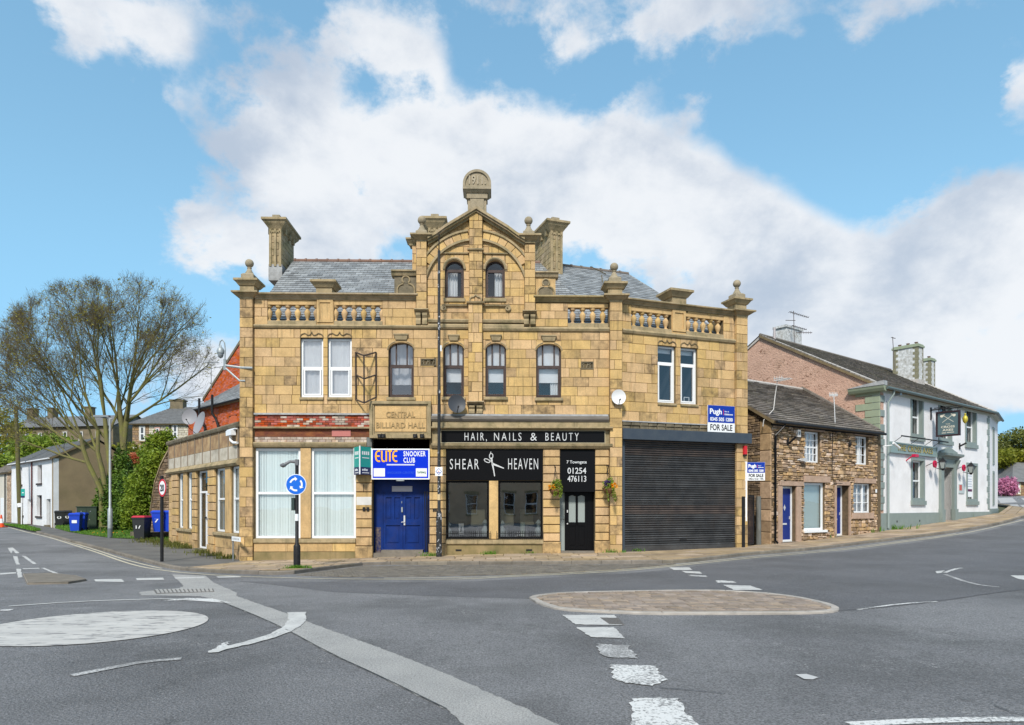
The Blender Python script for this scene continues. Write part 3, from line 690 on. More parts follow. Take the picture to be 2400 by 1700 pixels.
mk([(378, 1409), (440, 1403), (500, 1404), (537, 1413), (500, 1411), (440, 1408)], mat=ROADF)
mk([(0, 1430), (35, 1428), (28, 1432), (0, 1433)], mat=ROADF)
arc = [(715, 1436), (719, 1452), (708, 1466), (680, 1482), (645, 1496), (593, 1510), (530, 1524), (513, 1531), (489, 1532), (487, 1528), (523, 1519), (593, 1501), (635, 1487), (663, 1471), (675, 1456), (674, 1437)]
mk(arc, 'painted_arrow', ROADW, .012)
mk([(489, 1532), (500, 1520), (538, 1504), (530, 1515), (515, 1531)], 'painted_arrow', ROADF, .010)
stripe([(168, 1585), (270, 1565), (340, 1552), (425, 1545)], .12, 'painted_marking', ROADV, .008, road)
for q in ([(220, 1359), (285, 1358), (292, 1365), (224, 1364)], [(319, 1356), (382, 1355), (385, 1360), (321, 1361)], [(408, 1354), (478, 1353), (480, 1356), (412, 1358)], [(507, 1352), (562, 1351), (566, 1354), (511, 1355)],
          [(18, 1285), (30, 1284), (46, 1297), (38, 1298), (30, 1291), (26, 1298)], [(30, 1304), (41, 1305), (46, 1324), (38, 1324)], [(38, 1334), (49, 1334), (53, 1354), (42, 1355)], [(50, 1303), (60, 1304), (86, 1322), (78, 1323)],
          [(97, 1332), (105, 1332), (150, 1349), (140, 1350)], [(53, 1333), (92, 1332), (92, 1334), (53, 1335)], [(0, 1344), (38, 1342), (38, 1345), (0, 1348)]): mk(q)
for q, m in (([(1319, 1443), (1440, 1443), (1458, 1467), (1348, 1465)], ROADW), ([(1350, 1472), (1440, 1472), (1465, 1498), (1385, 1495)], ROADW), ([(1395, 1510), (1475, 1515), (1495, 1546), (1415, 1542)], ROADV),
             ([(1424, 1560), (1540, 1563), (1560, 1600), (1530, 1612), (1446, 1600)], ROADF), ([(1482, 1640), (1590, 1640), (1635, 1712), (1475, 1712)], ROADF), ([(1568, 1331), (1616, 1331), (1622, 1337), (1578, 1337)], ROADW), ([(1598, 1339), (1640, 1341), (1646, 1346), (1606, 1344)], ROADW),
             ([(1612, 1348), (1656, 1350), (1660, 1354), (1618, 1352)], ROADV), ([(1676, 1361), (1718, 1363), (1724, 1367), (1682, 1367)], ROADF), ([(1694, 1372), (1758, 1374), (1788, 1384), (1720, 1384)], ROADW),
             ([(2192, 1340), (2214, 1338), (2206, 1344), (2196, 1345)], ROADW), ([(2368, 1350), (2410, 1350), (2410, 1362), (2385, 1358)], ROADW), ([(1864, 1583), (1890, 1582), (1918, 1590), (1905, 1595), (1885, 1594)], M('pale_repair_patch', (.45, .44, .43), rough=.9))): mk(q, mat=m, dz=.010)
stripe([(2214, 1343), (2240, 1334), (2255, 1332)], .10, 'painted_arrow', ROADF, .008, road)
stripe([(2214, 1347), (2280, 1370), (2340, 1377)], .10, 'painted_arrow', ROADV, .008, road)
stripe([(2010, 1430), (2110, 1416), (2196, 1411)], .07, 'painted_marking', ROADF, .008, road)
stripe([(1990, 1700), (2150, 1692), (2300, 1688), (2440, 1688)], .12, 'painted_marking', ROADF, .008, road)
for off, w in ((0, .09),):
    stripe([(9, 1234), (50, 1245), (100, 1256), (181, 1281), (230, 1296), (288, 1317), (335, 1330), (379, 1337), (420, 1342)], .09, 'edge_line', ROADY, .008, road)
    stripe([(140, 1264), (181, 1276.5), (230, 1291), (288, 1311), (335, 1323), (379, 1333)], .08, 'edge_line', ROADY, .008, road)
stripe([(405, 1341), (523, 1350), (600, 1353), (698, 1356), (800, 1358), (1000, 1359), (1100, 1358), (1200, 1352), (1320, 1347), (1462, 1339), (1566, 1329), (1623, 1323), (1753, 1309), (1860, 1300), (2000, 1286.5), (2100, 1273), (2209, 1259), (2289, 1245), (2400, 1219)], .09, 'edge_line', ROADY, .008, road)
stripe([(900, 1356), (1100, 1354.5), (1200, 1350), (1320, 1344), (1462, 1336), (1566, 1326.5), (1623, 1320), (1753, 1306), (1860, 1297), (2000, 1283.5), (2100, 1270.5), (2209, 1256.5), (2240, 1251)], .08, 'edge_line', ROADY, .008, road)
for a, b in (([(0, 1253), (0, 1253)], 0),): pass
PALEP = M('pale_concrete_panel', (.42, .40, .39), (.36, .35, .34), ns=1, rough=.8)
for q in ([(2336, 1168), (2372, 1167), (2384, 1178), (2345, 1180)], [(2392, 1168), (2440, 1170), (2440, 1178), (2404, 1178)], [(2357, 1183), (2385, 1183), (2392, 1192), (2366, 1192)], [(2391, 1184), (2430, 1184), (2430, 1191), (2398, 1191)]): mk(q, 'pale_road_panel', PALEP, .012)
# iron covers and seams
def cover(q, label=None):
    P = GP(q); mb = MB(); hslab(mb, P, .012, .01, .01); o = mb.build('manhole_cover', M('cast_iron_cover', (.13, .115, .105), (.20, .19, .18), ns=30, rough=.6, metal=.3, bump=1, bs=60), road)
    return o
def grate(q):
    for k in range(14):
        for j in range(3):
            a0, a1 = (k + .15) / 14, (k + .8) / 14; b0, b1 = (j + .15) / 3, (j + .75) / 3; f = lambda s, t: lerp(lerp(q[0], q[1], s), lerp(q[3], q[2], s), t)
            m = MB(); hslab(m, [f(a0, b0), f(a1, b0), f(a1, b1), f(a0, b1)], .020, .01, .004); m.build('cover_stud', M('worn_iron_stud', (.38, .37, .35), rough=.5, metal=.3), road)
grate(GP([(362, 1383), (498, 1381), (501, 1388), (368, 1392)]))
cover([(359, 1383), (500, 1381), (503, 1388), (366, 1393)]); cover([(1405, 1449), (1450, 1450), (1463, 1466), (1428, 1465)])
for q in ([(160, 1321), (175, 1322), (190, 1323)],): pass
SEAM = M('tar_seam', (.08, .08, .08), rough=.7)
for pts in ([(1970, 1432), (2060, 1425), (2200, 1410), (2330, 1390), (2400, 1382)], [(515, 1410), (600, 1444), (670, 1476), (775, 1534), (900, 1591), (1047, 1664)],
            [(1545, 1614), (1650, 1622), (1700, 1628)], [(2330, 1655), (2380, 1675), (2440, 1682)], [(60, 1290), (150, 1286), (240, 1287)]):
    stripe(pts, .013, 'tar_seam', SEAM, .012, road)

# ---- zebra-like pale panels on the side road by the pub, grass areas
lawn_poly = [G(128, 1238, .1), G(160, 1247, .1), G(200, 1253.5, .1), G(258, 1261, .1), G(340, 1265, .1), G(392, 1272, .1), (-16.2, 32.8), (-13, 38), (-14, 60), (-30, 60), (-34, 51)]
lawn = struct(sheet(lawn_poly, 1.0, .115, 'lawn', LAWN))
verge_poly = GP([(5, 1229.5), (28, 1231), (62, 1234), (96, 1243), (82, 1246), (50, 1239), (20, 1232.5)], .1)
verge = struct(sheet(verge_poly, 1.0, .118, 'grass_verge', LAWN))
def inpoly(p, poly):
    c = False; j = len(poly) - 1
    for i in range(len(poly)):
        if (poly[i][1] > p[1]) != (poly[j][1] > p[1]) and p[0] < (poly[j][0] - poly[i][0]) * (p[1] - poly[i][1]) / (poly[j][1] - poly[i][1]) + poly[i][0]: c = not c
        j = i
    return c
def blades(mb, pts, dz, h0, h1, w=.012):
    z = Hn(pts)
    for (x, y), zz in zip(pts, z):
        a = random.uniform(0, 6.283); h = random.uniform(h0, h1); l = random.uniform(.1, .5) * h; b = random.uniform(0, 6.283); v = rv()
        dx, dy = math.cos(a) * w, math.sin(a) * w; lx, ly = math.cos(b) * l, math.sin(b) * l
        mb.add([(x - dx, y - dy, zz + dz), (x + dx, y + dy, zz + dz), (x + lx * .4 + dx * .6, y + ly * .4 + dy * .6, zz + dz + h * .6), (x + lx, y + ly, zz + dz + h)], [(0, 1, 2), (0, 2, 3)], 0, v)
gm = MB(); pts = []
while len(pts) < 26000:
    x, y = random.uniform(-35, -13), random.uniform(31, 52)
    if random.random() < 1.3 - (y - 31) / 24 and inpoly((x, y), lawn_poly): pts.append((x, y))
blades(gm, pts, .10, .05, .13, .02)
pts = []
vx = [p[0] for p in verge_poly]; vy = [p[1] for p in verge_poly]
while len(pts) < 2500:
    p = (random.uniform(min(vx), max(vx)), random.uniform(min(vy), max(vy)))
    if inpoly(p, verge_poly): pts.append(p)
blades(gm, pts, .11, .06, .16, .03)
o = gm.build('grass', GRASS, kind='stuff'); tag(o, 'short bright green grass on the verge and lawn at the left', 'grass')
dm = MB()
for _ in range(60):
    x, y = random.uniform(-23, -16.5), random.uniform(33, 37)
    if inpoly((x, y), lawn_poly):
        z = H(x, y) + .24; lathe(dm, (x, y, z), [(.001, .02), (.03, .01), (.035, 0), (.001, -.01)], 6, 0, rv())
o = dm.build('dandelions', PETAL, kind='stuff'); tag(o, 'yellow dandelion heads dotted in the grass', 'flowers')
# ================================================================ building helpers
def frame_poly(mb, fr, poly, w, d0, d1, mi=0):
    A = sum(poly[i][0] * poly[(i + 1) % len(poly)][1] - poly[(i + 1) % len(poly)][0] * poly[i][1] for i in range(len(poly)))
    if A < 0: poly = poly[::-1]
    n = len(poly); ins = []
    for i in range(n):
        a, b, c = poly[i - 1], poly[i], poly[(i + 1) % n]
        e1 = (b[0] - a[0], b[1] - a[1]); e2 = (c[0] - b[0], c[1] - b[1]); l1 = math.hypot(*e1) + 1e-9; l2 = math.hypot(*e2) + 1e-9
        n1 = (-e1[1] / l1, e1[0] / l1); n2 = (-e2[1] / l2, e2[0] / l2); m = (n1[0] + n2[0], n1[1] + n2[1]); k = w * 2 / (m[0] ** 2 + m[1] ** 2 + 1e-9)
        k = min(k, w * 2); ins.append((b[0] + m[0] * k, b[1] + m[1] * k))
    for i in range(n):
        j = (i + 1) % n; prism(mb, fr, [poly[i], poly[j], ins[j], ins[i]], d0, d1, mi)
    return ins
def archpoly(u0, u1, z0, zs, z1, n=10):
    c = (u0 + u1) / 2; a = (u1 - u0) / 2
    return [(u0, z0), (u1, z0)] + [(c + a * math.cos(math.pi * k / n), zs + (z1 - zs) * math.sin(math.pi * k / n)) for k in range(n + 1)]
def spandrels(mb, fr, u0, u1, zs, z1, zt, d0, d1, n=8, mi=0):
    """stone corners between an arch and the square opening"""
    c = (u0 + u1) / 2; a = (u1 - u0) / 2
    L = [(c - a * math.cos(math.pi / 2 * k / n), zs + (z1 - zs) * math.sin(math.pi / 2 * k / n)) for k in range(n + 1)]
    Rr = [(2 * c - p[0], p[1]) for p in L]
    v = rv(); prism(mb, fr, L + [(c, zt), (u0, zt)], d0, d1, mi, v); prism(mb, fr, [(2 * c - p[0], p[1]) for p in L][::-1] + [(u1, zt), (c, zt)], d0, d1 - .001, mi, v)
def pane(fr, poly, d, mat, parent, name='pane'):
    mb = MB(); mb.add([fr.p(u, z, d) for u, z in poly], [tuple(range(len(poly)))]); return mb.build(name, mat, parent)
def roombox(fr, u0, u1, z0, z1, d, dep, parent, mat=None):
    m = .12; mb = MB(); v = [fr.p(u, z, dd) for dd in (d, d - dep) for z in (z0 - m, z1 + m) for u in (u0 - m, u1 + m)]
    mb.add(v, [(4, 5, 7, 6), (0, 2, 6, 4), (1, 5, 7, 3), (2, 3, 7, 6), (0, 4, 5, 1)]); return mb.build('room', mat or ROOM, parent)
def vblind(fr, u0, u1, z0, z1, d, parent, pitch=.095, mat=None):
    mb = MB(); u = u0
    while u < u1 - .02:
        w = min(pitch * 1.04, u1 - u); t = random.uniform(-.004, .010); v = rv()
        mb.add([fr.p(u, z0, d - t), fr.p(u + w, z0, d + t + .012), fr.p(u + w, z1, d + t + .012), fr.p(u, z1, d - t)], [(0, 1, 2, 3)], 0, v); u += pitch
    return mb.build('vertical_blind', mat or BLIND, parent)
def curtain(fr, u0, u1, z0, z1, d, parent, mat=None, waves=6, name='curtain', amp=.03):
    mb = MB(); n = waves * 6; P = [(u0 + (u1 - u0) * i / n, d + amp * math.sin(i / n * waves * 2 * math.pi)) for i in range(n + 1)]
    v = [fr.p(u, z0, q) for u, q in P] + [fr.p(u, z1, q) for u, q in P]; mb.add(v, [(i, i + 1, i + n + 2, i + n + 1) for i in range(n)])
    return mb.build(name, mat or CURT, parent, smooth=True)
def window(parent, fr, u0, u1, z0, z1, fw=.06, rec=.14, mat=None, bz=(), bu=(), bw=.05, glass=None, arch=None, room=True, sashes=(), dep=.9, roommat=None, bthin=.0):
    mat = mat or WHITE; glass = glass or GLASS
    poly = archpoly(u0, u1, z0, arch, z1) if arch else [(u0, z0), (u1, z0), (u1, z1), (u0, z1)]
    mb = MB(); ins = frame_poly(mb, fr, poly, fw, -rec - .07, -rec)
    for z in bz: box(mb, fr, u0 + fw * .8, u1 - fw * .8, z - bw / 2, z + bw / 2, -rec - .06, -rec - .012 + bthin)
    for b in bu:
        if isinstance(b, tuple): ub, za, zb, bb = b
        else: ub, za, zb, bb = b, z0 + fw * .8, z1 - fw * .8, bw
        box(mb, fr, ub - bb / 2, ub + bb / 2, za, zb, -rec - .058, -rec - .016)
    for s in sashes:   # raised sash frames (ua, ub, za, zb, w)
        frame_poly(mb, fr, [(s[0], s[2]), (s[1], s[2]), (s[1], s[3]), (s[0], s[3])], s[4], -rec - .055, -rec + .012)
    w = mb.build('window', mat, parent)
    zc = [z0 + fw * .5] + sorted(bz) + [z1 - fw * .5]
    for a, b in zip(zc, zc[1:]):
        pts = [(u0 + fw * .5, a), (u1 - fw * .5, a), (u1 - fw * .5, b), (u0 + fw * .5, b)]
        if arch: pts = clip(pts, poly)
        if len(pts) > 2: pane(fr, pts, -rec - .04, glass, w)
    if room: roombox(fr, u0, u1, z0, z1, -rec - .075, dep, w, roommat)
    return w
def lathe_at(fr, u, z, d, prof, n=14):
    mb = MB(); lathe(mb, fr.p(u, z, d), prof, n); return mb
class RP:
    """a roof plane: origin, U along the eaves, V up the slope"""
    def __init__(s, o, U, V): s.o = Vector(o); s.U = Vector(U).normalized(); V = Vector(V); V = V - s.U * V.dot(s.U); s.V = V.normalized(); s.N = s.U.cross(s.V); s.N = s.N if s.N.z > 0 else -s.N
    def p(s, u, v, n=0.0): return tuple(s.o + s.U * u + s.V * v + s.N * n)
    def uv(s, P): q = Vector(P) - s.o; return (q.dot(s.U), q.dot(s.V))
def slates(parent, rp, pts, e, w, mat, under, name='slate', cap=298, th=.022, jit=.25, thick=0.0, wj=.0, roofname='roof', randw=0.0, rag=0.0):
    poly = [rp.uv(P) for P in pts]
    if sum(poly[i][0] * poly[(i + 1) % len(poly)][1] - poly[(i + 1) % len(poly)][0] * poly[i][1] for i in range(len(poly))) < 0: poly = poly[::-1]
    mb = MB(); n = len(poly); mb.add([rp.p(u, v, -.02) for u, v in poly] + [rp.p(u, v, -.14) for u, v in poly], [tuple(range(n)), tuple(range(2 * n - 1, n - 1, -1))] + [(i, i + n, (i + 1) % n + n, (i + 1) % n) for i in range(n)])
    roof = mb.build(roofname, under, parent)
    pile = Pile(); v0 = min(p[1] for p in poly); v1 = max(p[1] for p in poly); u0 = min(p[0] for p in poly); u1 = max(p[0] for p in poly)
    v = v0; r = 0
    while v < v1:
        ee = e * (1.25 - .5 * (v - v0) / (v1 - v0 + 1e-6)) if wj else e
        u = u0 - w * (.5 if r % 2 else 0) - random.uniform(0, .3) * w * bool(randw)
        while u < u1:
            ww = w * random.uniform(1 - randw, 1 + randw); rg = random.uniform(-rag, rag)
            q = clip(poly, [(u + .006, v + rg), (u + ww - .006, v + rg), (u + ww - .006, v + ee), (u + .006, v + ee)])
            if len(q) > 2 and parea(q) > .003:
                t = th * random.uniform(.8, 1.3) + thick; m = len(q)
                hgt = lambda z: .004 + t * (1 - (z - v) / ee)
                vs = [rp.p(a, b, hgt(b)) for a, b in q] + [rp.p(a, b, -.018) for a, b in q]
                m_ = MB(); m_.add(vs, [tuple(range(m))] + [(i, i + m, (i + 1) % m + m, (i + 1) % m) for i in range(m)], 0, rv())
                pile.add(m_, parea(q) / Vector(rp.p(*q[0])).length ** 2)
            u += ww
        v += ee; r += 1
    pile.flush(name, mat, roof, cap, 'small_' + name + 's')
    return roof

# ================================================================ the corner building
FF = Fr(-9.525, 24.0, 3.645, 24.3); WF = Fr(3.64, 24.36, 8.54, 26.09)
Z = lambda py, px=1000: FF.uz(px, py)[1]
U = FF.U
B = thing('corner_building', (-3, 24.2, -.1), 'large sandstone corner building with a date stone gable, balustraded parapet and shops below', 'building')
stones = Pile(); core = MB()
def hole(fr, *r): return fr.rect(*r)
# openings in F (px rects)
hA = [hole(FF, 704, 792, 757, 931), hole(FF, 768, 792, 824, 931), hole(FF, 910.6, 797, 969.5, 931), hole(FF, 1039, 799, 1087, 930), hole(FF, 1138, 799, 1186, 930), hole(FF, 1257, 800, 1315, 932)]
hPl = [hole(FF, 986, 841, 1022, 857), hole(FF, 1362, 848, 1391, 866)]
hPanel = hole(FF, 868, 942, 1011, 1028)
hBal = [hole(FF, 627, 705, 741, 762), hole(FF, 783, 706, 896, 763), hole(FF, 1331, 712, 1427, 768)]
hPed = [hole(FF, 742, 703, 782, 764)]
hG = [hole(FF, 1043, 610.5, 1087, 698), hole(FF, 1138, 610.5, 1183, 698)]
hShop = [hole(FF, 598, 1050, 704, 1262), hole(FF, 729, 1050, 834, 1262), (U(872), U(1007), -1, Z(1028)), hole(FF, 1045, 1127, 1146, 1264), hole(FF, 1168, 1127, 1272, 1264), (U(1312), U(1395), -1, Z(1052, 1350))]
uR = U(1456)
# core masses
zc0 = Z(766); zb = -.8
for q in rsub([(U(566), uR, zb, zc0)], hA + hShop): box(core, FF, q[0], q[1], q[2], q[3], -.34, -.03)
for q in rsub([(U(566), U(976), zc0, Z(703, 800)), (U(1254), uR, zc0, Z(708, 1400))], hBal): box(core, FF, q[0], q[1], q[2], q[3], -.30, -.03)
for q in rsub([(U(976), U(1254), zc0, Z(575, 1115))], hG): box(core, FF, q[0], q[1], q[2], q[3], -.40, -.03)
gp = [(U(976), Z(575)), (U(1254), Z(575)), (U(1229), Z(566)), (U(1190), Z(548)), (U(1116), Z(503)), (U(1044), Z(546)), (U(1003), Z(566))]
prism(core, FF, gp, -.40, -.03)
# side and back walls so the building is a solid from elsewhere
bk = FF.off(-10)
core_w = MB()
def wallbox(mb, x0, y0, x1, y1, z0, z1, t=.3):
    f = Fr(x0, y0, x1, y1); box(mb, f, 0, f.L, z0, z1, -t, 0)
pL0 = FF.p(.03, 0, -.35); pL1 = FF.p(.03, 0, -11.5)
wallbox(core, pL1[0], pL1[1], pL0[0], pL0[1], zb, 8.2)
prism(core, Fr(pL1[0], pL1[1], pL0[0], pL0[1]), [(.1, 8.2), (11.0, 8.2), (5.55, 12.3)], -.3, 0)
pR0 = WF.p(5.10, 0, -.35); pR1 = WF.p(5.10, 0, -11.5)
wallbox(core, pR0[0], pR0[1], pR1[0], pR1[1], zb, 8.9)
wallbox(core, pR1[0], pR1[1], pL1[0], pL1[1], zb, 8.2)

# upper ashlar
bandz = (Z(971), Z(771))
ashlar(stones, FF, U(596), U(1098), bandz[0], bandz[1] - .02, .335, .62, hA + hPl + [hPanel, hole(FF, 868, 942, 1011, 1040)], stainp=.10)
ashlar(stones, FF, U(1131), U(1428), bandz[0], bandz[1] - .04, .335, .62, hA + hPl, stainp=.20)
# parapet rows
for a, b, hs in ((596, 975, hBal + hPed), (1255, 1428, hBal)): ashlar(stones, FF, U(a), U(b), Z(764), Z(704 if a < 1000 else 709), .305, .52, hs)
# gable ashlar, clipped by the rake
gclip = [(U(1001), Z(771)), (U(1229), Z(771)), (U(1229), Z(575)), (U(1116), Z(506)), (U(1001), Z(575))]
ashlar(stones, FF, U(1001), U(1100), Z(771), Z(500), .30, .50, hG, shape=gclip, stainp=.12); ashlar(stones, FF, U(1131), U(1229), Z(771), Z(500), .30, .50, hG, shape=gclip, stainp=.05)
# pilasters (separate frames standing proud)
def pilaster(fr, u0, u1, z0, z1, d, ch=.335, two=False, stp=.15):
    box(core, fr, u0 + .01, u1 - .01, z0, z1, -.03, d - .025)
    ashlar(stones, fr, u0, u1, z0, z1, ch, (u1 - u0) * (1.0 if not two else .6), (), None, -.02, d, .014, stp)
pilaster(FF, U(564), U(595), zb, Z(703), .12, .345, stp=.75)
pilaster(FF, U(976.6), U(1001), Z(727), Z(568), .16, .305)
pilaster(FF, U(1229), U(1254), Z(730), Z(575), .16, .305)
pilaster(FF, U(1100), U(1131), Z(711), Z(502), .18, .30, True, .25)
pilaster(FF, U(1098), U(1131), Z(943), Z(714), .20, .335, True)
pilaster(FF, U(1428), U(1457), Z(1300), Z(709, 1400), .14, .345, stp=.25)
# narrow outer return behind the left gable pilaster
pilaster(FF, U(966), U(976), Z(640), Z(575), .04, .3)
# --- trim
trim = MB()
def corn(mb, fr, u0, u1, zt, zb_, dmax, back=-.30, m0=0, m1=0):
    h = zt - zb_; prof = [(back, zb_), (.03, zb_), (.05, zb_ + .2 * h), (dmax * .55, zb_ + .45 * h), (dmax * .6, zb_ + .6 * h), (dmax, zb_ + .72 * h), (dmax, zt - .02), (dmax - .03, zt), (back, zt + .0)]
    mould(mb, fr, u0, u1, prof, 0, rv(), m0, m1)
def part(mb, name, mat, parent=B, **k): return mb.build(name, mat, parent, **k)
m = MB(); corn(m, FF, U(598), U(980), Z(689.5, 780), Z(703.5, 780), .20, -.36); part(m, 'cornice', TRIM)
m = MB(); corn(m, FF, U(1250), U(1428), Z(695.5, 1340), Z(709, 1340), .20, -.36); part(m, 'cornice', TRIM)
m = MB(); mould(m, FF, U(596), U(1098), [(-.02, Z(772)), (.05, Z(771)), (.09, Z(767)), (.07, Z(764)), (-.02, Z(762))]); part(m, 'string_course', TRIM)
m = MB(); mould(m, FF, U(1131), U(1428), [(-.02, Z(778, 1300)), (.05, Z(777, 1300)), (.09, Z(772, 1300)), (.07, Z(769, 1300)), (-.02, Z(766, 1300))]); part(m, 'string_course', TRIM)
for a, b in ((1004, 1099), (1131, 1228)):
    m = MB(); mould(m, FF, U(a), U(b), [(-.02, Z(757)), (.10, Z(757)), (.13, Z(752)), (.04, Z(748)), (-.02, Z(747))]); mould(m, FF, U(a), U(b), [(-.02, Z(768.5)), (.08, Z(768.5)), (.09, Z(763)), (.04, Z(759)), (-.02, Z(758))]); part(m, 'gable_cornice', TRIM)
# balustrades
def baluster_mesh(fr, u, z0, z1, d, parent):
    h = z1 - z0; pr = [(.085, 0), (.085, .06), (.05, .09), (.045, .16), (.075, .26), (.112, .48), (.105, .60), (.055, .74), (.045, .80), (.07, .83), (.10, .87), (.10, .93), (.115, .94), (.115, 1.0)]
    mb = MB(); lathe(mb, fr.p(u, z0, d), [(r, t * h) for r, t in pr], 12, 0, rv()); return mb.build('baluster', STONE, parent, smooth=True)
def balustrade(fr, u0, u1, zt, z_b, n, half=True):
    rail = MB(); hh = zt - z_b; box(rail, fr, u0, u1, zt - .135, zt, -.26, -.015); part(rail, 'top_rail', STONE)
    lo = MB(); box(lo, fr, u0, u1, z_b, z_b + .14, -.28, .015); taper(lo, fr, u0, u1, z_b + .14, -.25, -.01, u0, u1, z_b + .17, -.2, -.06); part(lo, 'base_rail', TRIM)
    step = (u1 - u0) / n
    for i in range(n + 1 if half else n):
        u = u0 + step * (i if half else i + .5)
        u = min(max(u, u0 + .02), u1 - .02); baluster_mesh(fr, u, z_b + .16, zt - .135, -.14, B)
for h_, n in ((hBal[0], 5), (hBal[1], 5)): balustrade(FF, h_[0], h_[1], h_[3], h_[2], n)
balustrade(FF, hBal[2][0], hBal[2][1] - .02, hBal[2][3], hBal[2][2], 4, False)
def pedestal(fr, u0, u1, z0, z1):
    m = MB(); box(m, fr, u0, u1, z0, z1, -.30, .0); w = (u1 - u0) * .2
    frame_poly(m, fr, [(u0 + .02, z0 + .1), (u1 - .02, z0 + .1), (u1 - .02, z1 - .01), (u0 + .02, z1 - .01)], w * .8, 0, .035); part(m, 'pedestal', STONE)
pedestal(FF, U(742), U(782), Z(764), Z(704))
def capblock(fr, uc, z0, w0, hb, w1, hc, dc=-.15, dep=None, mat=None, name='pedestal_cap'):
    dep = dep or w0; m = MB(); box(m, fr, uc - w0 / 2, uc + w0 / 2, z0, z0 + hb, dc - dep / 2, dc + dep / 2)
    z = z0 + hb; g = (w1 - w0) / 2
    taper(m, fr, uc - w0 / 2 - g * .2, uc + w0 / 2 + g * .2, z, dc - dep / 2 - g * .2, dc + dep / 2 + g * .2, uc - w1 / 2 + .03, uc + w1 / 2 - .03, z + hc * .62, dc - dep / 2 - g + .03, dc + dep / 2 + g - .03)
    box(m, fr, uc - w1 / 2, uc + w1 / 2, z + hc * .62, z + hc * .9, dc - dep / 2 - g, dc + dep / 2 + g)
    taper(m, fr, uc - w1 / 2, uc + w1 / 2, z + hc * .9, dc - dep / 2 - g, dc + dep / 2 + g, uc - w1 / 2 + .06, uc + w1 / 2 - .06, z + hc, dc - dep / 2 - g + .06, dc + dep / 2 + g - .06)
    return part(m, name, mat or TRIM), z + hc
capblock(FF, U(761.5), Z(689.5, 760), .55, .19, .90, .26)
def finial(fr, uc, z0, dc, s=1.0, block=.24, capw=.84, full=True):
    z = z0
    if full: o, z = capblock(fr, uc, z0, .50, block, capw, .24, dc, name='finial_cap')
    m = MB(); w = .22 * s; box(m, fr, uc - w, uc + w, z, z + .17, dc - w, dc + w)
    taper(m, fr, uc - w, uc + w, z + .17, dc - w, dc + w, uc - w * .75, uc + w * .75, z + .22, dc - w * .75, dc + w * .75)
    lathe(m, fr.p(uc, z + .2, dc), [(.165, 0), (.15, .05), (.10, .14), (.065, .22), (.085, .25), (.06, .28)], 14)
    f = part(m, 'finial', FINIAL, smooth=True); m = MB(); r = .148
    lathe(m, fr.p(uc, z + .2 + .27 + r, dc), [(max(.002, r * math.sin(t * math.pi / 12)), -r * math.cos(t * math.pi / 12)) for t in range(13)], 18)
    m.build('ball', FINIAL, f, smooth=True)
# pier cornices + finials
def piercap(fr, u0, u1, zt, zb_, dmax=.22, m0=1, m1=1, base=.12, back=-.42):
    h = zt - zb_; m = MB(); P = [(0, 0), (.03, .25), (.6, .6), (.65, .68), (1, .78), (1, 1)]
    for (a, ha), (b, hb) in zip(P, P[1:]):
        da, db = base + (dmax) * a, base + dmax * b
        taper(m, fr, u0 - dmax * a * m0, u1 + dmax * a * m1, zb_ + ha * h, back - dmax * a, da, u0 - dmax * b * m0, u1 + dmax * b * m1, zb_ + hb * h, back - dmax * b, db)
    return part(m, 'pier_cornice', TRIM)
piercap(FF, U(564), U(595.5), Z(687.5, 580), Z(703, 580)); finial(FF, U(581), Z(687.5, 580), -.15)
piercap(FF, U(1427), U(1457), Z(695, 1440), Z(711, 1440), base=.14); finial(FF, U(1441), Z(695, 1440), -.15)
# trefoil kneelers beside the gable
def trefoil(u0, u1, z0, z1, capl, capr):
    m = MB(); box(m, FF, u0, u1, z0, z1, -.30, -.02)
    fp = FF; c = (u0 + u1) / 2 + .02; s = (u1 - u0) * .17
    k = MB()
    rr = .036
    tube(k, [FF.p(c + s * math.cos(R(t)), z0 + .50 + s * math.sin(R(t)), .0) for t in range(-50, 231, 20)], .03, 5)
    for sg in (-1, 1): tube(k, [FF.p(c + sg * (s * .65 + .22 * math.sin(R(t))), z0 + .36 - .22 * (1 - math.cos(R(t))), .0) for t in range(0, 91, 15)] + [FF.p(c + sg * (s * .65 + .22), z0 + .02, 0)], .03, 5)
    o = part(m, 'kneeler_block', DARKST if capl else STONE); k.build('trefoil_moulding', TRIM, o)
    q = MB(); lathe(q, FF.p(c, 0, 0), [(0.001, 0)], 3) if False else None
    q = MB(); prism(q, FF, [(c + (s - .02) * math.cos(R(t)), z0 + .50 + (s - .02) * math.sin(R(t))) for t in range(0, 360, 30)], -.02, -.012); prism(q, FF, [(c - s * .65 - .19, z0 + .02), (c + s * .65 + .19, z0 + .02), (c + s * .65 + .16, z0 + .25), (c + s * .5, z0 + .36), (c - s * .5, z0 + .36), (c - s * .65 - .16, z0 + .25)], -.02, -.013)
    q.build('trefoil_recess', DARKST, o)
    m = MB(); corn(m, FF, u0 - (.10 if capl else 0), u1 + (.10 if capr else 0), z1 + .17, z1 - .02, .13, -.36); part(m, 'kneeler_cap', TRIM)
trefoil(U(924), U(976), Z(690), Z(646), 1, 0); trefoil(U(1254), U(1302), Z(696, 1280), Z(649, 1280), 0, 1)
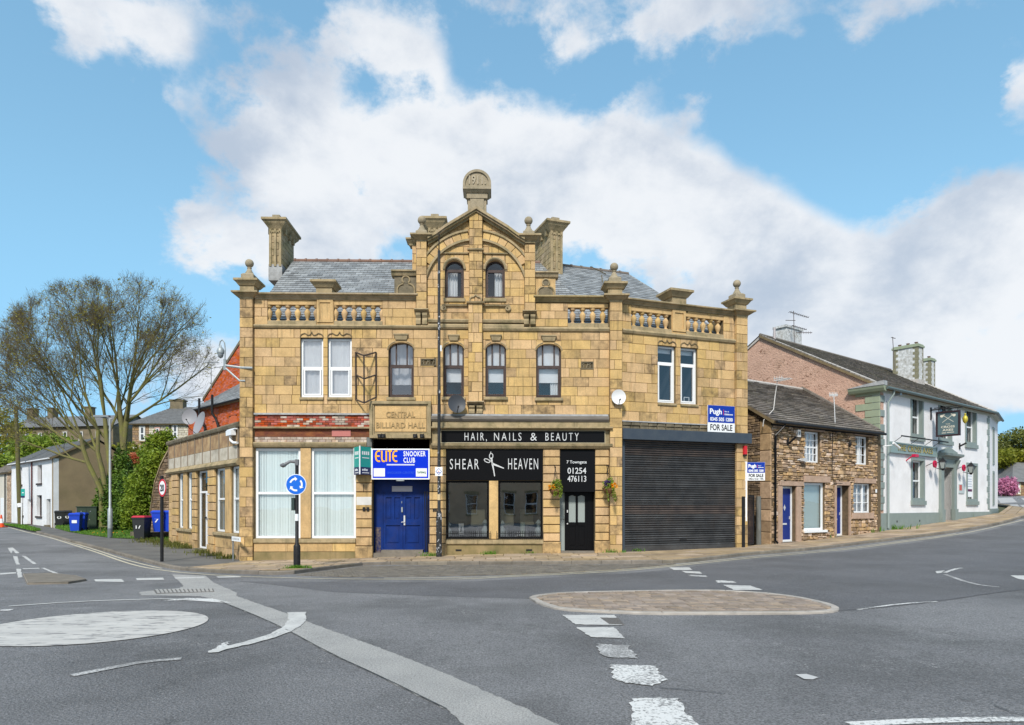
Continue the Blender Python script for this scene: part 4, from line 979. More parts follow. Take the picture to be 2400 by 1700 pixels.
# gable coping
rk = [(U(1004), Z(560)), (U(1024), Z(549)), (U(1044), Z(534)), (U(1116.5), Z(490)), (U(1190), Z(534)), (U(1210), Z(549)), (U(1229), Z(560))]
m = MB()
for a, b in zip(rk, rk[1:]):
    for t0, t1, dd in ((0, .10, .30), (.10, .17, .24), (.17, .25, .12)):
        prism(m, FF, [(a[0], a[1] - t1), (b[0], b[1] - t1), (b[0], b[1] - t0), (a[0], a[1] - t0)], -.42, dd, 0, rv())
part(m, 'gable_coping', TRIM)
piercap(FF, U(977), U(1001), Z(555, 990), Z(571, 990), .20, base=.16); piercap(FF, U(1229), U(1254), Z(556, 1240), Z(574, 1240), .20, base=.16); piercap(FF, U(960), U(974), Z(561, 966), Z(577, 966), .12, base=.06, back=-.30)
finial(FF, U(988), Z(555, 990), -.10, .9, full=False); finial(FF, U(1239), Z(556, 1240), -.10, .9, full=False)
# arch ring with separate voussoirs
ac = (U(1115), Z(683)); px_m = (U(1200) - U(1100)) / 100
va = [30, 39, 48, 57, 66, 75, 82.5]
for sgn in (0, 1):
    for a, b in zip(va, va[1:]):
        a1, b1 = (a, b) if not sgn else (180 - b, 180 - a)
        m = MB(); ring(m, FF, ac[0], ac[1], 123 * px_m, 140 * px_m, a1 + .3, b1 - .3, -.02, .055, 3, 0, rv(0)); part(m, 'voussoir', STONE)
for r0_, r1_, a0_, a1_ in ((140, 144.5, 32, 83), (140, 144.5, 97, 148), (118, 123, 16, 83), (118, 123, 97, 164)): m = MB(); ring(m, FF, ac[0], ac[1], r0_ * px_m, r1_ * px_m, a0_, a1_, -.02, .105, 13); part(m, 'arch_moulding', TRIM)
# string at the window heads, sill band with scrolls, hood moulds
for a, b in ((1037, 1098), (1133, 1191)):
    m = MB(); mould(m, FF, U(a), U(b), [(-.02, Z(596)), (.05, Z(595)), (.06, Z(592.5)), (-.02, Z(591.5))]); part(m, 'head_string', TRIM)
m = MB(); mould(m, FF, U(1036), U(1099), [(-.02, Z(719)), (.08, Z(718)), (.10, Z(715)), (-.02, Z(712.5))]); mould(m, FF, U(1131), U(1192), [(-.02, Z(719)), (.08, Z(718)), (.10, Z(715)), (-.02, Z(712.5))]); part(m, 'sill_band', TRIM)
for cx, sg in ((1040, -1), (1190, 1)):
    m = MB(); c = (U(cx), Z(722.5)); tube(m, [FF.p(c[0] - sg * 0 + (.105 - .085 * t / 20) * math.cos(R(90 - sg * t * 27)), c[1] + (.105 - .085 * t / 20) * math.sin(R(90 - sg * t * 27)), .05) for t in range(21)], .032, 6); part(m, 'scroll', TRIM)
m = MB(); mould(m, FF, U(1096), U(1134), [(.1, Z(591)), (.24, Z(590)), (.25, Z(587)), (.1, Z(585))]); part(m, 'pilaster_band', TRIM)
m = MB(); mould(m, FF, U(1094), U(1136), [(.1, Z(715)), (.27, Z(714)), (.29, Z(711)), (.1, Z(708))]); part(m, 'pilaster_band', TRIM)
m = MB()
for sg in (-1, 1): tube(m, [FF.p(U(1115) + sg * x, Z(709) + y, .20) for x, y in ((.20, 0), (.20, .08), (.15, .14), (.07, .15), (.0, .22))], .03, 5)
part(m, 'ogee_crest', TRIM)
# corbels
def corbel(fr, uc, z0, z1, w, d=.16):
    m = MB(); corn(m, fr, uc - w / 2, uc + w / 2, z1, z1 - .14, d + .08, -.02)
    for sg in (-1, 1):
        u0_, u1_ = (uc - w * .40, uc - w * .06) if sg < 0 else (uc + w * .06, uc + w * .40)
        H_ = z1 - .14 - z0; mould(m, fr, u0_, u1_, [(-.02, z0), (.06, z0), (.12, z0 + .12 * H_), (.13, z0 + .4 * H_), (.10, z0 + .6 * H_), (.16, z0 + .8 * H_), (.17, z0 + H_), (-.02, z0 + H_)])
    return part(m, 'corbel', TRIM)
corbel(FF, U(988.5), Z(765), Z(727), .50); corbel(FF, U(1241), Z(763), Z(729), .50); corbel(FF, U(1115), Z(972), Z(942), .60, .2)
# date stone on top
zt = Z(441, 1118); uc = U(1118)
m = MB(); box(m, FF, uc - .33, uc + .33, Z(500), Z(463), -.50, -.08); box(m, FF, uc - .24, uc + .24, Z(498), Z(463), -.1, -.03); part(m, 'date_stone_shaft', FINIAL)
m = MB(); box(m, FF, uc - .37, uc + .37, Z(463), Z(451), -.54, -.01); taper(m, FF, uc - .40, uc + .40, Z(451), -.56, .02, uc - .48, uc + .48, Z(445), -.62, .10); box(m, FF, uc - .50, uc + .50, Z(445), Z(440.5), -.64, .12); part(m, 'date_stone_cap', FINIAL)
rr = .50; zs = zt + .17
ap = lambda r, zb_: [(uc - r, zb_), (uc + r, zb_)] + [(uc + r * math.cos(math.pi * k / 20), zs + r * math.sin(math.pi * k / 20)) for k in range(21)]
m = MB(); prism(m, FF, ap(rr, zt), -.52, -.05); frame_poly(m, FF, ap(rr, zt), .085, -.05, .0); ds = part(m, 'date_stone', FINIAL)
text(FF, '1911.', uc + .01, zt + .16, .30, -.05, M('date_numeral_stone', (.40, .34, .25), rough=.9), ds, 'date_numerals', w=.60, ext=.03, bold=.004)
# --- windows of the front
def stone_sill(fr, u0, u1, z1, h=.14, d=.07, name='sill', mat=None):
    m = MB(); mould(m, fr, u0, u1, [(-.3, z1 - h), (d - .02, z1 - h), (d, z1 - h + .03), (d, z1 - .03), (-.3, z1 + .02)]); return part(m, name, mat or TRIM)
def ogee(fr, u0, u1, z, parent=B):
    m = MB(); c = (u0 + u1) / 2; w = (u1 - u0) / 2
    for sg in (-1, 1): tube(m, [fr.p(c + sg * w * a, z + b, .012) for a, b in ((1.0, -.02), (1.0, .05), (.85, .12), (.6, .15), (.4, .10), (.22, .08), (.08, .12), (0, .20))], .022, 5)
    return part(m, 'ogee_carving', MORTAR)
for (x0, x1), cloud in (((704, 757), 0), ((768, 824), 1)):
    u0, u1, z0, z1 = FF.rect(x0, 793, x1, 930); zt_ = Z(862, 760)
    w = window(B, FF, u0, u1, z0, z1, .07, .12, WHITE, (zt_,), (), .10, GLASSR, sashes=[(u0 + .09, u1 - .09, z0 + .07, zt_ - .03, .05)], dep=.9)
    curtain(FF, u0, u1, z0, z1, -.25, w, CURT, 4, amp=.015); stone_sill(FF, u0 - .02, u1 + .02, z0, .13, .05); ogee(FF, u0, u1, z1 + .02)  # curtain kept bright white to stand in for clouds reflected in these panes
def keywin(x0, x1, yt, yb, ysp, kx0, kx1, ymid, deco):
    u0, u1, z0, z1 = FF.rect(x0, yt, x1, yb); zs_ = Z(ysp, (x0 + x1) / 2); zm = Z(ymid, (x0 + x1) / 2); k0, k1 = U(kx0), U(kx1)
    m = MB(); spandrels(m, FF, u0, u1, zs_, z1 - .08, z1, -.2, -.002); part(m, 'window_head', STONE)
    m = MB(); c = (u0 + u1) / 2; a = (u1 - u0) / 2 + .035
    for sg in (-1, 1): m = MB(); tube(m, [FF.p(c + sg * a * math.cos(R(t)), zs_ + (z1 - zs_ - .03) * math.sin(R(t)), .0) for t in range(0, 66, 13)], .022, 5); part(m, 'hood_mould', TRIM)
    m = MB(); taper(m, FF, k0 + .02, k1 - .02, z1 + .0, -.1, .05, k0 - .03, k1 + .03, z1 + .16, -.1, .09); box(m, FF, k0 - .05, k1 + .05, z1 + .16, z1 + .20, -.02, .11); part(m, 'keystone', TRIM)
    m = MB(); prism(m, FF, [(u0 + .09, z1 - .10), (u1 - .09, z1 - .10), (k1, z1), (k0, z1)], -.25, -.24)
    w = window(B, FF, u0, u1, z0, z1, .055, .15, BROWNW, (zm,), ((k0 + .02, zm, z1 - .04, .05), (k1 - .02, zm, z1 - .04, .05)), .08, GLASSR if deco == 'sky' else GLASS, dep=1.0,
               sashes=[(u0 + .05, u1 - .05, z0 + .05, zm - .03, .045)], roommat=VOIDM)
    if deco == 'sky': curtain(FF, u0, u1, z0 + .5, z1, -.5, w, RBLIND, 3)
    else:
        zz = z0 + (zm - z0) * .50; curtain(FF, u0 + .03, u1 - .03, zz, z1 - .02, -.30, w, RBLIND, 1, 'roller_blind', .004)
        if deco == 'curt': curtain(FF, u1 - .36, u1 - .05, z0, zz + .2, -.36, w, CURT, 4)
    stone_sill(FF, u0 - .06, u1 + .06, z0, .15, .08)
    return w
keywin(910.6, 969.5, 797, 930, 820, 926, 954, 856, 'sky'); keywin(1039, 1087, 799, 929, 819, 1053, 1074, 857, ''); keywin(1138, 1186, 799, 929, 820, 1152, 1173, 858, ''); keywin(1257, 1315, 800, 931, 822, 1271, 1301, 858, 'curt')
for x0, x1, cu in ((1043, 1087, 0), (1138, 1183, 1)):
    u0, u1, z0, z1 = FF.rect(x0, 610.5, x1, 698); zs_ = Z(631)
    m = MB(); spandrels(m, FF, u0, u1, zs_, z1, z1, -.2, -.002); part(m, 'window_head', STONE)
    m = MB(); c = (u0 + u1) / 2; a = (u1 - u0) / 2 + .04; tube(m, [FF.p(c + a * math.cos(R(t)), zs_ + (z1 - zs_ + .07) * math.sin(R(t)), .01) for t in range(0, 181, 12)], .045, 6); part(m, 'hood_mould', TRIM)
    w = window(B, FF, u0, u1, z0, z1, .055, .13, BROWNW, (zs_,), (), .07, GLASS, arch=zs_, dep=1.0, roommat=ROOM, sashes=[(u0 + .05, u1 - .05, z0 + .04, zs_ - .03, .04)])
    if cu: curtain(FF, u1 - .36, u1 - .06, z0, z1 - .25, -.34, w, CURT, 3)
    else: curtain(FF, u0 + .05, u0 + .42, z0, z1 - .25, -.34, w, CURT, 4)
    stone_sill(FF, u0 - .05, u1 + .05, z0, .16, .06)
# carved initial plates, stone name panel
for q, s in zip(hPl, ('CBH', 'LW')):
    m = MB(); box(m, FF, q[0], q[1], q[2], q[3], -.05, -.03); frame_poly(m, FF, [(q[0], q[2]), (q[1], q[2]), (q[1], q[3]), (q[0], q[3])], .03, -.04, .015); o = part(m, 'carved_plate', DARKST)
    m = MB(); w_, h_ = q[1] - q[0], q[3] - q[2]
    for k in range(4 if s == 'CBH' else 3):
        xa = q[0] + w_ * (.18 + (.20 if s == 'CBH' else .27) * k); tube(m, [FF.p(xa, q[2] + h_ * .22, -.025), FF.p(xa + .01, q[2] + h_ * .5, -.02), FF.p(xa + .05 * (1 if k % 2 else -1), q[2] + h_ * .62, -.02), FF.p(xa + .03, q[2] + h_ * .80, -.025)], .014, 5)
    m.build('carved_monogram', FINIAL, o)
q = hPanel; m = MB(); box(m, FF, q[0], q[1], q[2], q[3], -.3, .09)
P4 = [(q[0], q[2]), (q[1], q[2]), (q[1], q[3]), (q[0], q[3])]; i1 = frame_poly(m, FF, P4, .10, .09, .19); i2 = frame_poly(m, FF, i1, .05, .09, .14)
o = part(m, 'name_panel_frame', TRIM); q2 = (U(880), U(1000), Z(1013), Z(951)); zmid = Z(982)
for za, zb_ in ((q2[2], zmid - .006), (zmid + .006, q2[3])):
    m = MB(); chip(m, FF, [(q2[0], za), (q2[1], za), (q2[1], zb_), (q2[0], zb_)], .08, .115, .005, 0, (.75, 0, .5)); m.build('name_panel_stone', STONE, o)
RL = M('raised_stone_letters', (.36, .25, .12), rough=.9)
text(FF, 'CENTRAL', (q2[0] + q2[1]) / 2, Z(979), .19, .118, RL, o, 'raised_lettering', w=1.02, ext=.022, bold=.004); text(FF, 'BILLIARD HALL', (q2[0] + q2[1]) / 2, Z(1004), .19, .118, RL, o, 'raised_lettering', w=1.72, ext=.022, bold=.004)

# --- left shopfront
zl = lambda py: Z(py, 740)
m = MB(); box(m, FF, U(596), U(868), zl(973), zl(969), -.02, .07); part(m, 'lead_flashing', LEAD)
bp = Pile(); hB = .075; y = zl(1001); r = 0; zt_ = zl(973)
while y < zt_ - .02:
    u = U(597) - (.11 if r % 2 else 0)
    while u < U(867):
        a, b = max(u, U(597)), min(u + .225, U(867))
        if b - a > .03:
            pale = random.random() < .10 or (abs((a + b) / 2 - U(795)) < .22 and r not in (0,) and random.random() < .85)
            m = MB(); chip(m, FF, [(a + .005, y + .004), (b - .005, y + .004), (b - .005, min(y + hB - .004, zt_)), (a + .005, min(y + hB - .004, zt_))], -.03, .012 + random.uniform(-.006, .006) + (.006 if pale else 0), .006, 1 if pale else 0, rv(.8 if random.random() < .2 else 0)); bp.add(m, 1)
        u += .225
    y += hB; r += 1
bp.flush('brick', [BRICK, PEEL], B)
m = MB(); mould(m, FF, U(596), U(868), [(-.02, zl(1005)), (.10, zl(1005)), (.11, zl(1002.5)), (.02, zl(1000.5)), (-.02, zl(1000))]); part(m, 'brick_ledge', TRIM)
m = MB(); box(m, FF, U(597), U(866), zl(1024), zl(1005), -.06, -.01); o = part(m, 'rusty_lintel_beam', RUST)
m = MB(); box(m, FF, U(778), U(822), zl(1023), zl(1008), -.01, .015); o = m.build('bolt_plate', M('pink_bolt_plate', (.45, .16, .14), rough=.7), o)
bp = Pile(); y = zl(1037)
for r in range(2):
    u = U(597) - (.1 if r else 0)
    while u < U(860):
        a, b = max(u, U(597)), min(u + .225, U(860))
        if b - a > .03: m = MB(); chip(m, FF, [(a + .004, y + .003), (b - .004, y + .003), (b - .004, y + .088), (a + .004, y + .088)], -.03, .03 + random.uniform(-.01, .008), .006, 0, rv(.7 if random.random() < .25 else 0)); bp.add(m, 1)
        u += .225
    y += .092
bp.flush('painted_brick', PEEL, B)
m = MB(); mould(m, FF, U(596), U(860), [(-.02, zl(1049)), (.06, zl(1049)), (.10, zl(1045)), (.13, zl(1040)), (.12, zl(1037.5)), (-.02, zl(1037))]); part(m, 'shop_cornice', TRIM)
for x0, x1 in ((598, 704), (729, 834)):
    u0, u1, z0, z1 = FF.rect(x0, 1051, x1, 1262); w = window(B, FF, u0, u1, z0, z1, .085, .07, WHITE, (zl(1156),), (), .085, GLASS, dep=1.4)
    vblind(FF, u0 + .05, u1 - .05, z0 + .03, z1 - .06, -.19, w)
for x0, x1 in ((704, 729), (834, 872)): pass
m = MB(); chip(m, FF, [(U(704.5), zl(1262)), (U(729), zl(1262)), (U(729), zl(1050)), (U(704.5), zl(1050))], -.2, .03, .02, 0, (.6, .2, .4)); part(m, 'stone_mullion', STONE)
stone_sill(FF, U(596), U(834), zl(1262), .17, .10)
ashlar(stones, FF, U(596), U(834), zl(1273) - .30, zl(1273), .8, 1.6, (), None, -.03, .05, .006, .2); box(core, FF, U(596), U(834), zb, zl(1273) - .31, -.03, .02)
m = MB(); taper(m, FF, U(596), U(834), zb, -.03, .075, U(596), U(834), zl(1273) - .31, -.03, .055); part(m, 'stained_plinth', M('algae_stained_plinth', (.30, .22, .11), (.17, .14, .06), ns=1.4, rough=.95, bump=.4, grime=.7, gcol=(.10, .095, .04), gs=1.2, streak=.5))
def rust_pier(fr, u0, u1, z0, z1, n, d=.05, baseh=.42, bd=.09, mi=0, bw=.03):
    box(core, fr, u0 + .01, u1 - .01, z0, z1, -.3, d - .045)
    zz = z0 + baseh; h = (z1 - zz) / n
    for i in range(n):
        m = MB(); chip(m, fr, [(u0, zz + i * h + .016), (u1, zz + i * h + .016), (u1, zz + (i + 1) * h - .016), (u0, zz + (i + 1) * h - .016)], -.03, d, .02, mi, rv(random.random() * .5)); stones.add(m, .6)
    m = MB(); chip(m, fr, [(u0 - bw, z0 - .6), (u1 + bw, z0 - .6), (u1 + bw, zz - .01), (u0 - bw, zz - .01)], -.03, bd, .025, mi, (.25, .8, .5)); stones.add(m, 1)
pz = lambda px: H(*FF.p(U(px), 0, .3)[:2]) + .1
rust_pier(FF, U(834.5), U(872), pz(850), Z(1048, 850), 11)
rust_pier(FF, U(1007), U(1045), pz(1025), Z(1052, 1025), 11)
rust_pier(FF, U(1273), U(1312), pz(1290), Z(1052, 1290), 11)
rust_pier(FF, U(1395), U(1427), pz(1410), Z(1052, 1410), 11)
# white painted stone on the first pier and small black boxes
m = MB(); box(m, FF, U(836), U(871), Z(1184), Z(1165), .045, .054); part(m, 'whitened_stone', M('whitewash', (.62, .60, .57), rough=.8, grime=.3))
for x in (851, 860): m = MB(); box(m, FF, U(x), U(x + 6), Z(1198), Z(1189), .04, .09); part(m, 'key_box', BLACKM)
for x in (1015, 1020): m = MB(); box(m, FF, U(x), U(x + 4), Z(1199), Z(1192), .04, .08); part(m, 'key_box', BLACKM)
for x in (853, 1015): m = MB(); tube(m, [FF.p(U(x), Z(1153), .06), FF.p(U(x), Z(1136), .06)], .012, 5); part(m, 'iron_hook', BLACKM)
m = MB(); box(m, FF, U(860), U(872), Z(1048), Z(1026), -.2, .06); part(m, 'timber_bracket', WOODP)
# snooker club porch
u0, u1 = U(872), U(1007); zf = pz(940) + .12; P = MB()
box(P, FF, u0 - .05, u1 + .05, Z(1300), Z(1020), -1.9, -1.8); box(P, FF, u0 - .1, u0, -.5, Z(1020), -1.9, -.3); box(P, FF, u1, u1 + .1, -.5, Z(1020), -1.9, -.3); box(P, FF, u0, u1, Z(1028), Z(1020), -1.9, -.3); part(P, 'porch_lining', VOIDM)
m = MB(); box(m, FF, u0, u1, zf - 1, zf, -1.8, -.02); box(m, FF, U(892), U(990), zf, zf + .10, -.5, -.12); part(m, 'door_step', KERB)
dp = MB()
D = -.42; zd0, zd1 = zf + .10, Z(1155, 940)
box(dp, FF, u0, u1, zf, zd0 + .02, D - .1, D - .02); box(dp, FF, u0, U(893), zd0, Z(1124), D - .1, D); box(dp, FF, U(988), u1, zd0, Z(1124), D - .1, D); box(dp, FF, U(893), U(988), zd1, Z(1124), D - .1, D - .001); part(dp, 'door_surround', BLUED)
fr_ = FF; mid = U(940.5)
def leaf(ua, ub, nm='door'):
    m = MB(); box(m, FF, ua, ub, zd0, zd1, D - .08, D - .05); Hh = zd1 - zd0; w = ub - ua
    st_ = .09
    for a, b, c, d in ((ua, ua + st_, zd0, zd1), (ub - st_, ub, zd0, zd1), (ua + st_, ub - st_, zd0, zd0 + .2), (ua + st_, ub - st_, zd0 + Hh * .43, zd0 + Hh * .53), (ua + st_, ub - st_, zd1 - .16, zd1), (ua + w / 2 - .05, ua + w / 2 + .05, zd0 + Hh * .53, zd1 - .16)): box(m, FF, a, b, c, d, D - .05, D - .012)
    box(m, FF, ua + st_ + .06, ub - st_ - .06, zd0 + .26, zd0 + Hh * .43 - .06, D - .05, D - .03)
    for a, b in ((ua + st_ + .05, ua + w / 2 - .09), (ua + w / 2 + .09, ub - st_ - .05)): box(m, FF, a, b, zd0 + Hh * .53 + .06, zd1 - .22, D - .05, D - .032)
    return part(m, nm, BLUED)
dl = leaf(U(893.5), mid - .004); dr = leaf(mid + .004, U(987.5))
m = MB(); box(m, FF, mid - .055, mid - .005, Z(1201), Z(1189), D - .01, D + .03); box(m, FF, mid - .05, mid - .03, Z(1180), Z(1175), D - .01, D + .01); m.build('lock', GALV, dl)
m = MB(); box(m, FF, mid + .03, mid + .085, Z(1232), Z(1209), D - .01, D + .03); tube(m, [FF.p(mid + .06, Z(1224), D + .03), FF.p(mid + .06, Z(1224), D + .07), FF.p(mid - .05, Z(1225), D + .07)], .012, 6); m.build('handle', SILVER, dr)
m = MB(); box(m, FF, U(914.5), U(963), Z(1152), Z(1139), D, D + .02); part(m, 'blank_plate', M('pale_lilac_plate', (.46, .45, .50), rough=.5))
m = MB(); box(m, FF, U(875), U(888), zf, Z(1237), D, D + .01); part(m, 'peeling_paint_patch', M('peeled_timber', (.16, .12, .10), (.012, .02, .09), ns=14, rough=.8))
m = MB(); [tube(m, [FF.p(U(x), zf + .02, -.16), FF.p(U(x - 2), Z(1152), -.16)], .018, 6) for x in (996, 1000, 1003.5)]; part(m, 'cable_conduit', BLACKM)

# --- hair salon shopfront
zs2 = lambda py: Z(py, 1200)
m = MB(); box(m, FF, U(1013), U(1424), zs2(976.5), zs2(972.5), -.02, .16); part(m, 'lead_flashing', LEAD)
m = MB(); mould(m, FF, U(1012), U(1425), [(-.02, zs2(990)), (.20, zs2(990)), (.26, zs2(985)), (.26, zs2(980)), (.17, zs2(977)), (-.02, zs2(976.5))]); part(m, 'timber_fascia_cornice', M('weathered_brown_board', (.20, .175, .15), (.13, .115, .10), ns=5, rough=.8, grime=.4, stretch=(.3, .3, 3)))
m = MB(); box(m, FF, U(1014), U(1428), zs2(1002), zs2(990), -.02, .17); mould(m, FF, U(1012), U(1434), [(-.02, zs2(1008)), (.16, zs2(1008)), (.25, zs2(1005)), (.25, zs2(1002)), (.17, zs2(1001.5)), (-.02, zs2(1001))]); part(m, 'shop_cornice', TRIM)
m = MB(); box(m, FF, U(1013), U(1428), zs2(1041), zs2(1008), -.02, .04); mould(m, FF, U(1012), U(1434), [(-.02, zs2(1052.5)), (.10, zs2(1052)), (.18, zs2(1046)), (.20, zs2(1041)), (.02, zs2(1039.5)), (-.02, zs2(1039))]); part(m, 'fascia_frame', TRIM)
for x0, x1 in ((1046, 1146), (1168, 1272)):
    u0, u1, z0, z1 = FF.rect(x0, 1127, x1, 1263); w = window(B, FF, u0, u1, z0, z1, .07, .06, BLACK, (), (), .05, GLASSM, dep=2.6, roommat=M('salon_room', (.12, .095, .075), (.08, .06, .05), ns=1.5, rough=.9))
m = MB(); chip(m, FF, [(U(1146.5), zs2(1264)), (U(1167.5), zs2(1264)), (U(1167.5), zs2(1127)), (U(1146.5), zs2(1127))], -.2, .02, .015, 0, (.85, 0, .6)); part(m, 'stone_mullion', STONE)
stone_sill(FF, U(1045), U(1273), zs2(1264), .18, .10)
m = MB(); box(m, FF, U(1045), U(1273), zb, zs2(1276.5), -.03, .04); part(m, 'stained_plinth', MATS['algae_stained_plinth'])
for x in (1075, 1240): m = MB(); box(m, FF, U(x - 7), U(x + 7), zs2(1292), zs2(1287.5), .03, .044); part(m, 'air_vent', BLACKM)
# salon door bay
u0, u1 = U(1312), U(1395); zf2 = pz(1350) + .06; zd1 = Z(1154, 1350); D = -.35
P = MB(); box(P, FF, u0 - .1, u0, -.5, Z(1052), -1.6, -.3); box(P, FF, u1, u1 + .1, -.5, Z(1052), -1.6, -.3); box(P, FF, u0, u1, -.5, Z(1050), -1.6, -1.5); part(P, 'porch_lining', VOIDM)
m = MB(); box(m, FF, u0, u1, zf2 - 1, zf2, -1.5, .02); part(m, 'door_step', KERB)
m = MB(); box(m, FF, u0, U(1327), zf2, zd1, D - .12, D - .05); box(m, FF, u0, U(1325.5), Z(1217), Z(1215), D - .05, D - .02); part(m, 'side_panel', FROST)
m = MB(); box(m, FF, U(1326), U(1329), zf2, zd1, D - .1, D); box(m, FF, U(1380.5), u1, zf2, zd1, D - .1, D); box(m, FF, u0, u1, zd1, zd1 + .1, D - .1, D); part(m, 'door_frame', BLACK)
ua, ub = U(1329), U(1380.5); m = MB(); zdd = zf2 + .03; Hh = zd1 - zdd; st_ = .10; c = (ua + ub) / 2
for a, b, e, f in ((ua, ua + st_, zdd, zd1), (ub - st_, ub, zdd, zd1), (ua + st_, ub - st_, zdd, zdd + .12), (ua + st_, ub - st_, zdd + Hh * .42, zdd + Hh * .48), (ua + st_, ub - st_, zd1 - .10, zd1), (c - .04, c + .04, zdd + .1, zd1 - .08)): box(m, FF, a, b, e, f, D - .07, D - .02)
box(m, FF, ua + st_, ub - st_, zdd + .1, zdd + Hh * .43, D - .07, D - .05)
for a, b in ((ua + st_ + .04, c - .08), (c + .08, ub - st_ - .04)): box(m, FF, a, b, zdd + .17, zdd + Hh * .37, D - .05, D - .035)
d_ = part(m, 'door', BLACK)
for a, b in ((ua + st_, c - .04), (c + .04, ub - st_)): pane(FF, [(a, zdd + Hh * .48), (b, zdd + Hh * .48), (b, zd1 - .14), ((a + b) / 2, zd1 - .10), (a, zd1 - .14)], D - .05, FROST, d_)
m = MB(); box(m, FF, ua + .03, ua + .07, Z(1202), Z(1196), D - .02, D + .01); lathe(m, FF.p(ua + .05, Z(1229), D), [(.001, .03), (.03, .015), (.03, -.015), (.001, -.03)], 8); m.build('handle', SILVER, d_)

# --- right wing
zW = lambda py: Z(py, 1400)
wu = WF.U; UE = 5.18
hW = []
for x0, x1 in ((1542, 1584), (1595.5, 1635)):
    hW.append((wu(x0), wu(x1), 1.7 + 240 / 1600 * 25.2 - .02, 1.7 + 369 / 1600 * 25.2))
hW[0] = (hW[0][0], hW[0][1], WF.uz(1563, 944)[1], WF.uz(1563, 811)[1]); hW[1] = (hW[1][0], hW[1][1], hW[0][2], hW[0][3])
shu = (wu(1458), wu(1733)); zsh1 = WF.uz(1500, 1033)[1]; zbx0, zbx1 = WF.uz(1460, 1031)[1], WF.uz(1460, 1006)[1]
hS = (shu[0], shu[1], -2, zbx0 + .1)
wb = [(wu(1480), wu(1574), zW(768), zW(713)), (wu(1608), wu(1696), zW(768), zW(713))]
for q in rsub([(-.1, UE - .02, zb, zW(709))], hW + [hS] + wb): box(core, WF, q[0], q[1], q[2], q[3], -.30, -.03)
ashlar(stones, WF, wu(1457), wu(1722), zbx1 + .30, zW(777), .335, .60, hW, stainp=.28)
ashlar(stones, WF, wu(1457), wu(1722), zW(769), zW(709), .305, .40, wb + [(wu(1574), wu(1608), 0, 20)], stainp=.15)
pilaster(WF, wu(1722), wu(1748), zb, zW(709), .12, .345, stp=.2)
m = MB(); corn(m, WF, wu(1458), wu(1722), zW(695.5), zW(709), .20, -.36); part(m, 'cornice', TRIM)
m = MB(); mould(m, WF, wu(1458), wu(1722), [(-.02, zW(778)), (.05, zW(777)), (.09, zW(772)), (.07, zW(769)), (-.02, zW(766))]); part(m, 'string_course', TRIM)
for h_, n in ((wb[0], 5), (wb[1], 5)): balustrade(WF, h_[0], h_[1], h_[3], h_[2], n, False)
pedestal(WF, wu(1574.5), wu(1607.5), zW(768), zW(709)); capblock(WF, wu(1587), zW(695.5), .60, .22, 1.0, .28)
piercap(WF, wu(1722), wu(1748), zW(695), zW(711)); finial(WF, wu(1733), zW(695), -.15)
for k, q in enumerate(hW):
    zt_ = q[2] + (q[3] - q[2]) * .70
    w = window(B, WF, q[0], q[1], q[2], q[3], .07, .13, WHITE, (zt_,), (), .10, GLASS, sashes=[(q[0] + .08, q[1] - .08, q[2] + .07, zt_ - .03, .045)], dep=1.2, roommat=M('bluish_room', (.10, .12, .15), rough=.9))
    curtain(WF, q[0] + .05, q[1] - .05, q[3] - .22, q[3] - .05, -.3, w, WHITE, 1, 'roller_blind', .003)
    if k: m = MB(); frame_poly(m, WF, [(q[1] - .42, q[2] + .07), (q[1] - .18, q[2] + .07), (q[1] - .18, q[2] + .30), (q[1] - .42, q[2] + .30)], .03, -.3, -.27); m.build('window_ornament', WHITE, w)
    stone_sill(WF, q[0] - .02, q[1] + .02, q[2], .12, .05); ogee(WF, q[0], q[1], q[3] + .03)
# rough stone band and flashing over the shutter
m = MB(); box(m, WF, wu(1457), wu(1735), zbx1 + .27, zbx1 + .31, -.02, .05); part(m, 'lead_flashing', LEAD)
for i in range(14):
    a = shu[0] + (shu[1] - shu[0]) * i / 14; b = shu[0] + (shu[1] - shu[0]) * (i + 1) / 14
    for r in range(2): m = MB(); chip(m, WF, [(a + .01, zbx1 + .01 + r * .13), (b - .01, zbx1 + .02 + r * .13), (b - .015, zbx1 + .12 + r * .13), (a + .01, zbx1 + .125 + r * .13)], -.03, random.uniform(.0, .05), .02, 0, rv(.6)); part(m, 'rough_stone', DARKST)
# shutter
m = MB(); box(m, WF, wu(1451), wu(1750), zbx0, zbx1, -.02, .30); prism(m, Fr(*WF.p(wu(1451), 0, .3)[:2], *WF.p(wu(1451), 0, 0)[:2]), [(0, zbx0), (.3, zbx0), (.3, zbx1), (0, zbx1)], -.002, .004); part(m, 'shutter_housing', SHUTBOX)
zS0 = H(*WF.p(shu[0], 0, .2)[:2]) + .1; zS1 = H(*WF.p(shu[1], 0, .2)[:2]) + .1
m = MB(); box(m, WF, shu[0] - .03, shu[0] + .06, zS0 - .3, zbx0, -.05, .09); part(m, 'shutter_guide', SHUTBOX); m = MB(); box(m, WF, shu[1] - .05, shu[1] + .05, zS0 - .3, zbx0, -.05, .09); part(m, 'shutter_guide', SHUTBOX)
m = MB(); box(m, WF, shu[0], shu[1], zS0 - .4, zbx0 + .05, -.06, -.03); sh_ = part(m, 'roller_shutter', SHUT)
SHUTR = M('rusty_brown_shutter', (.11, .085, .075), (.06, .05, .048), ns=3, rough=.35, spec=.6, metal=.2, var=.25, bump=.2, bs=8); pit = .082; z = max(zS0, zS1) + .14; ua, ub = shu[0] + .06, shu[1] - .05
m = MB(); prism(m, WF, [(ua, zS0 - .3), (ub, zS0 - .3), (ub, z), (ua, z)], -.04, .03); m.build('bottom_rail', SHUT, sh_)
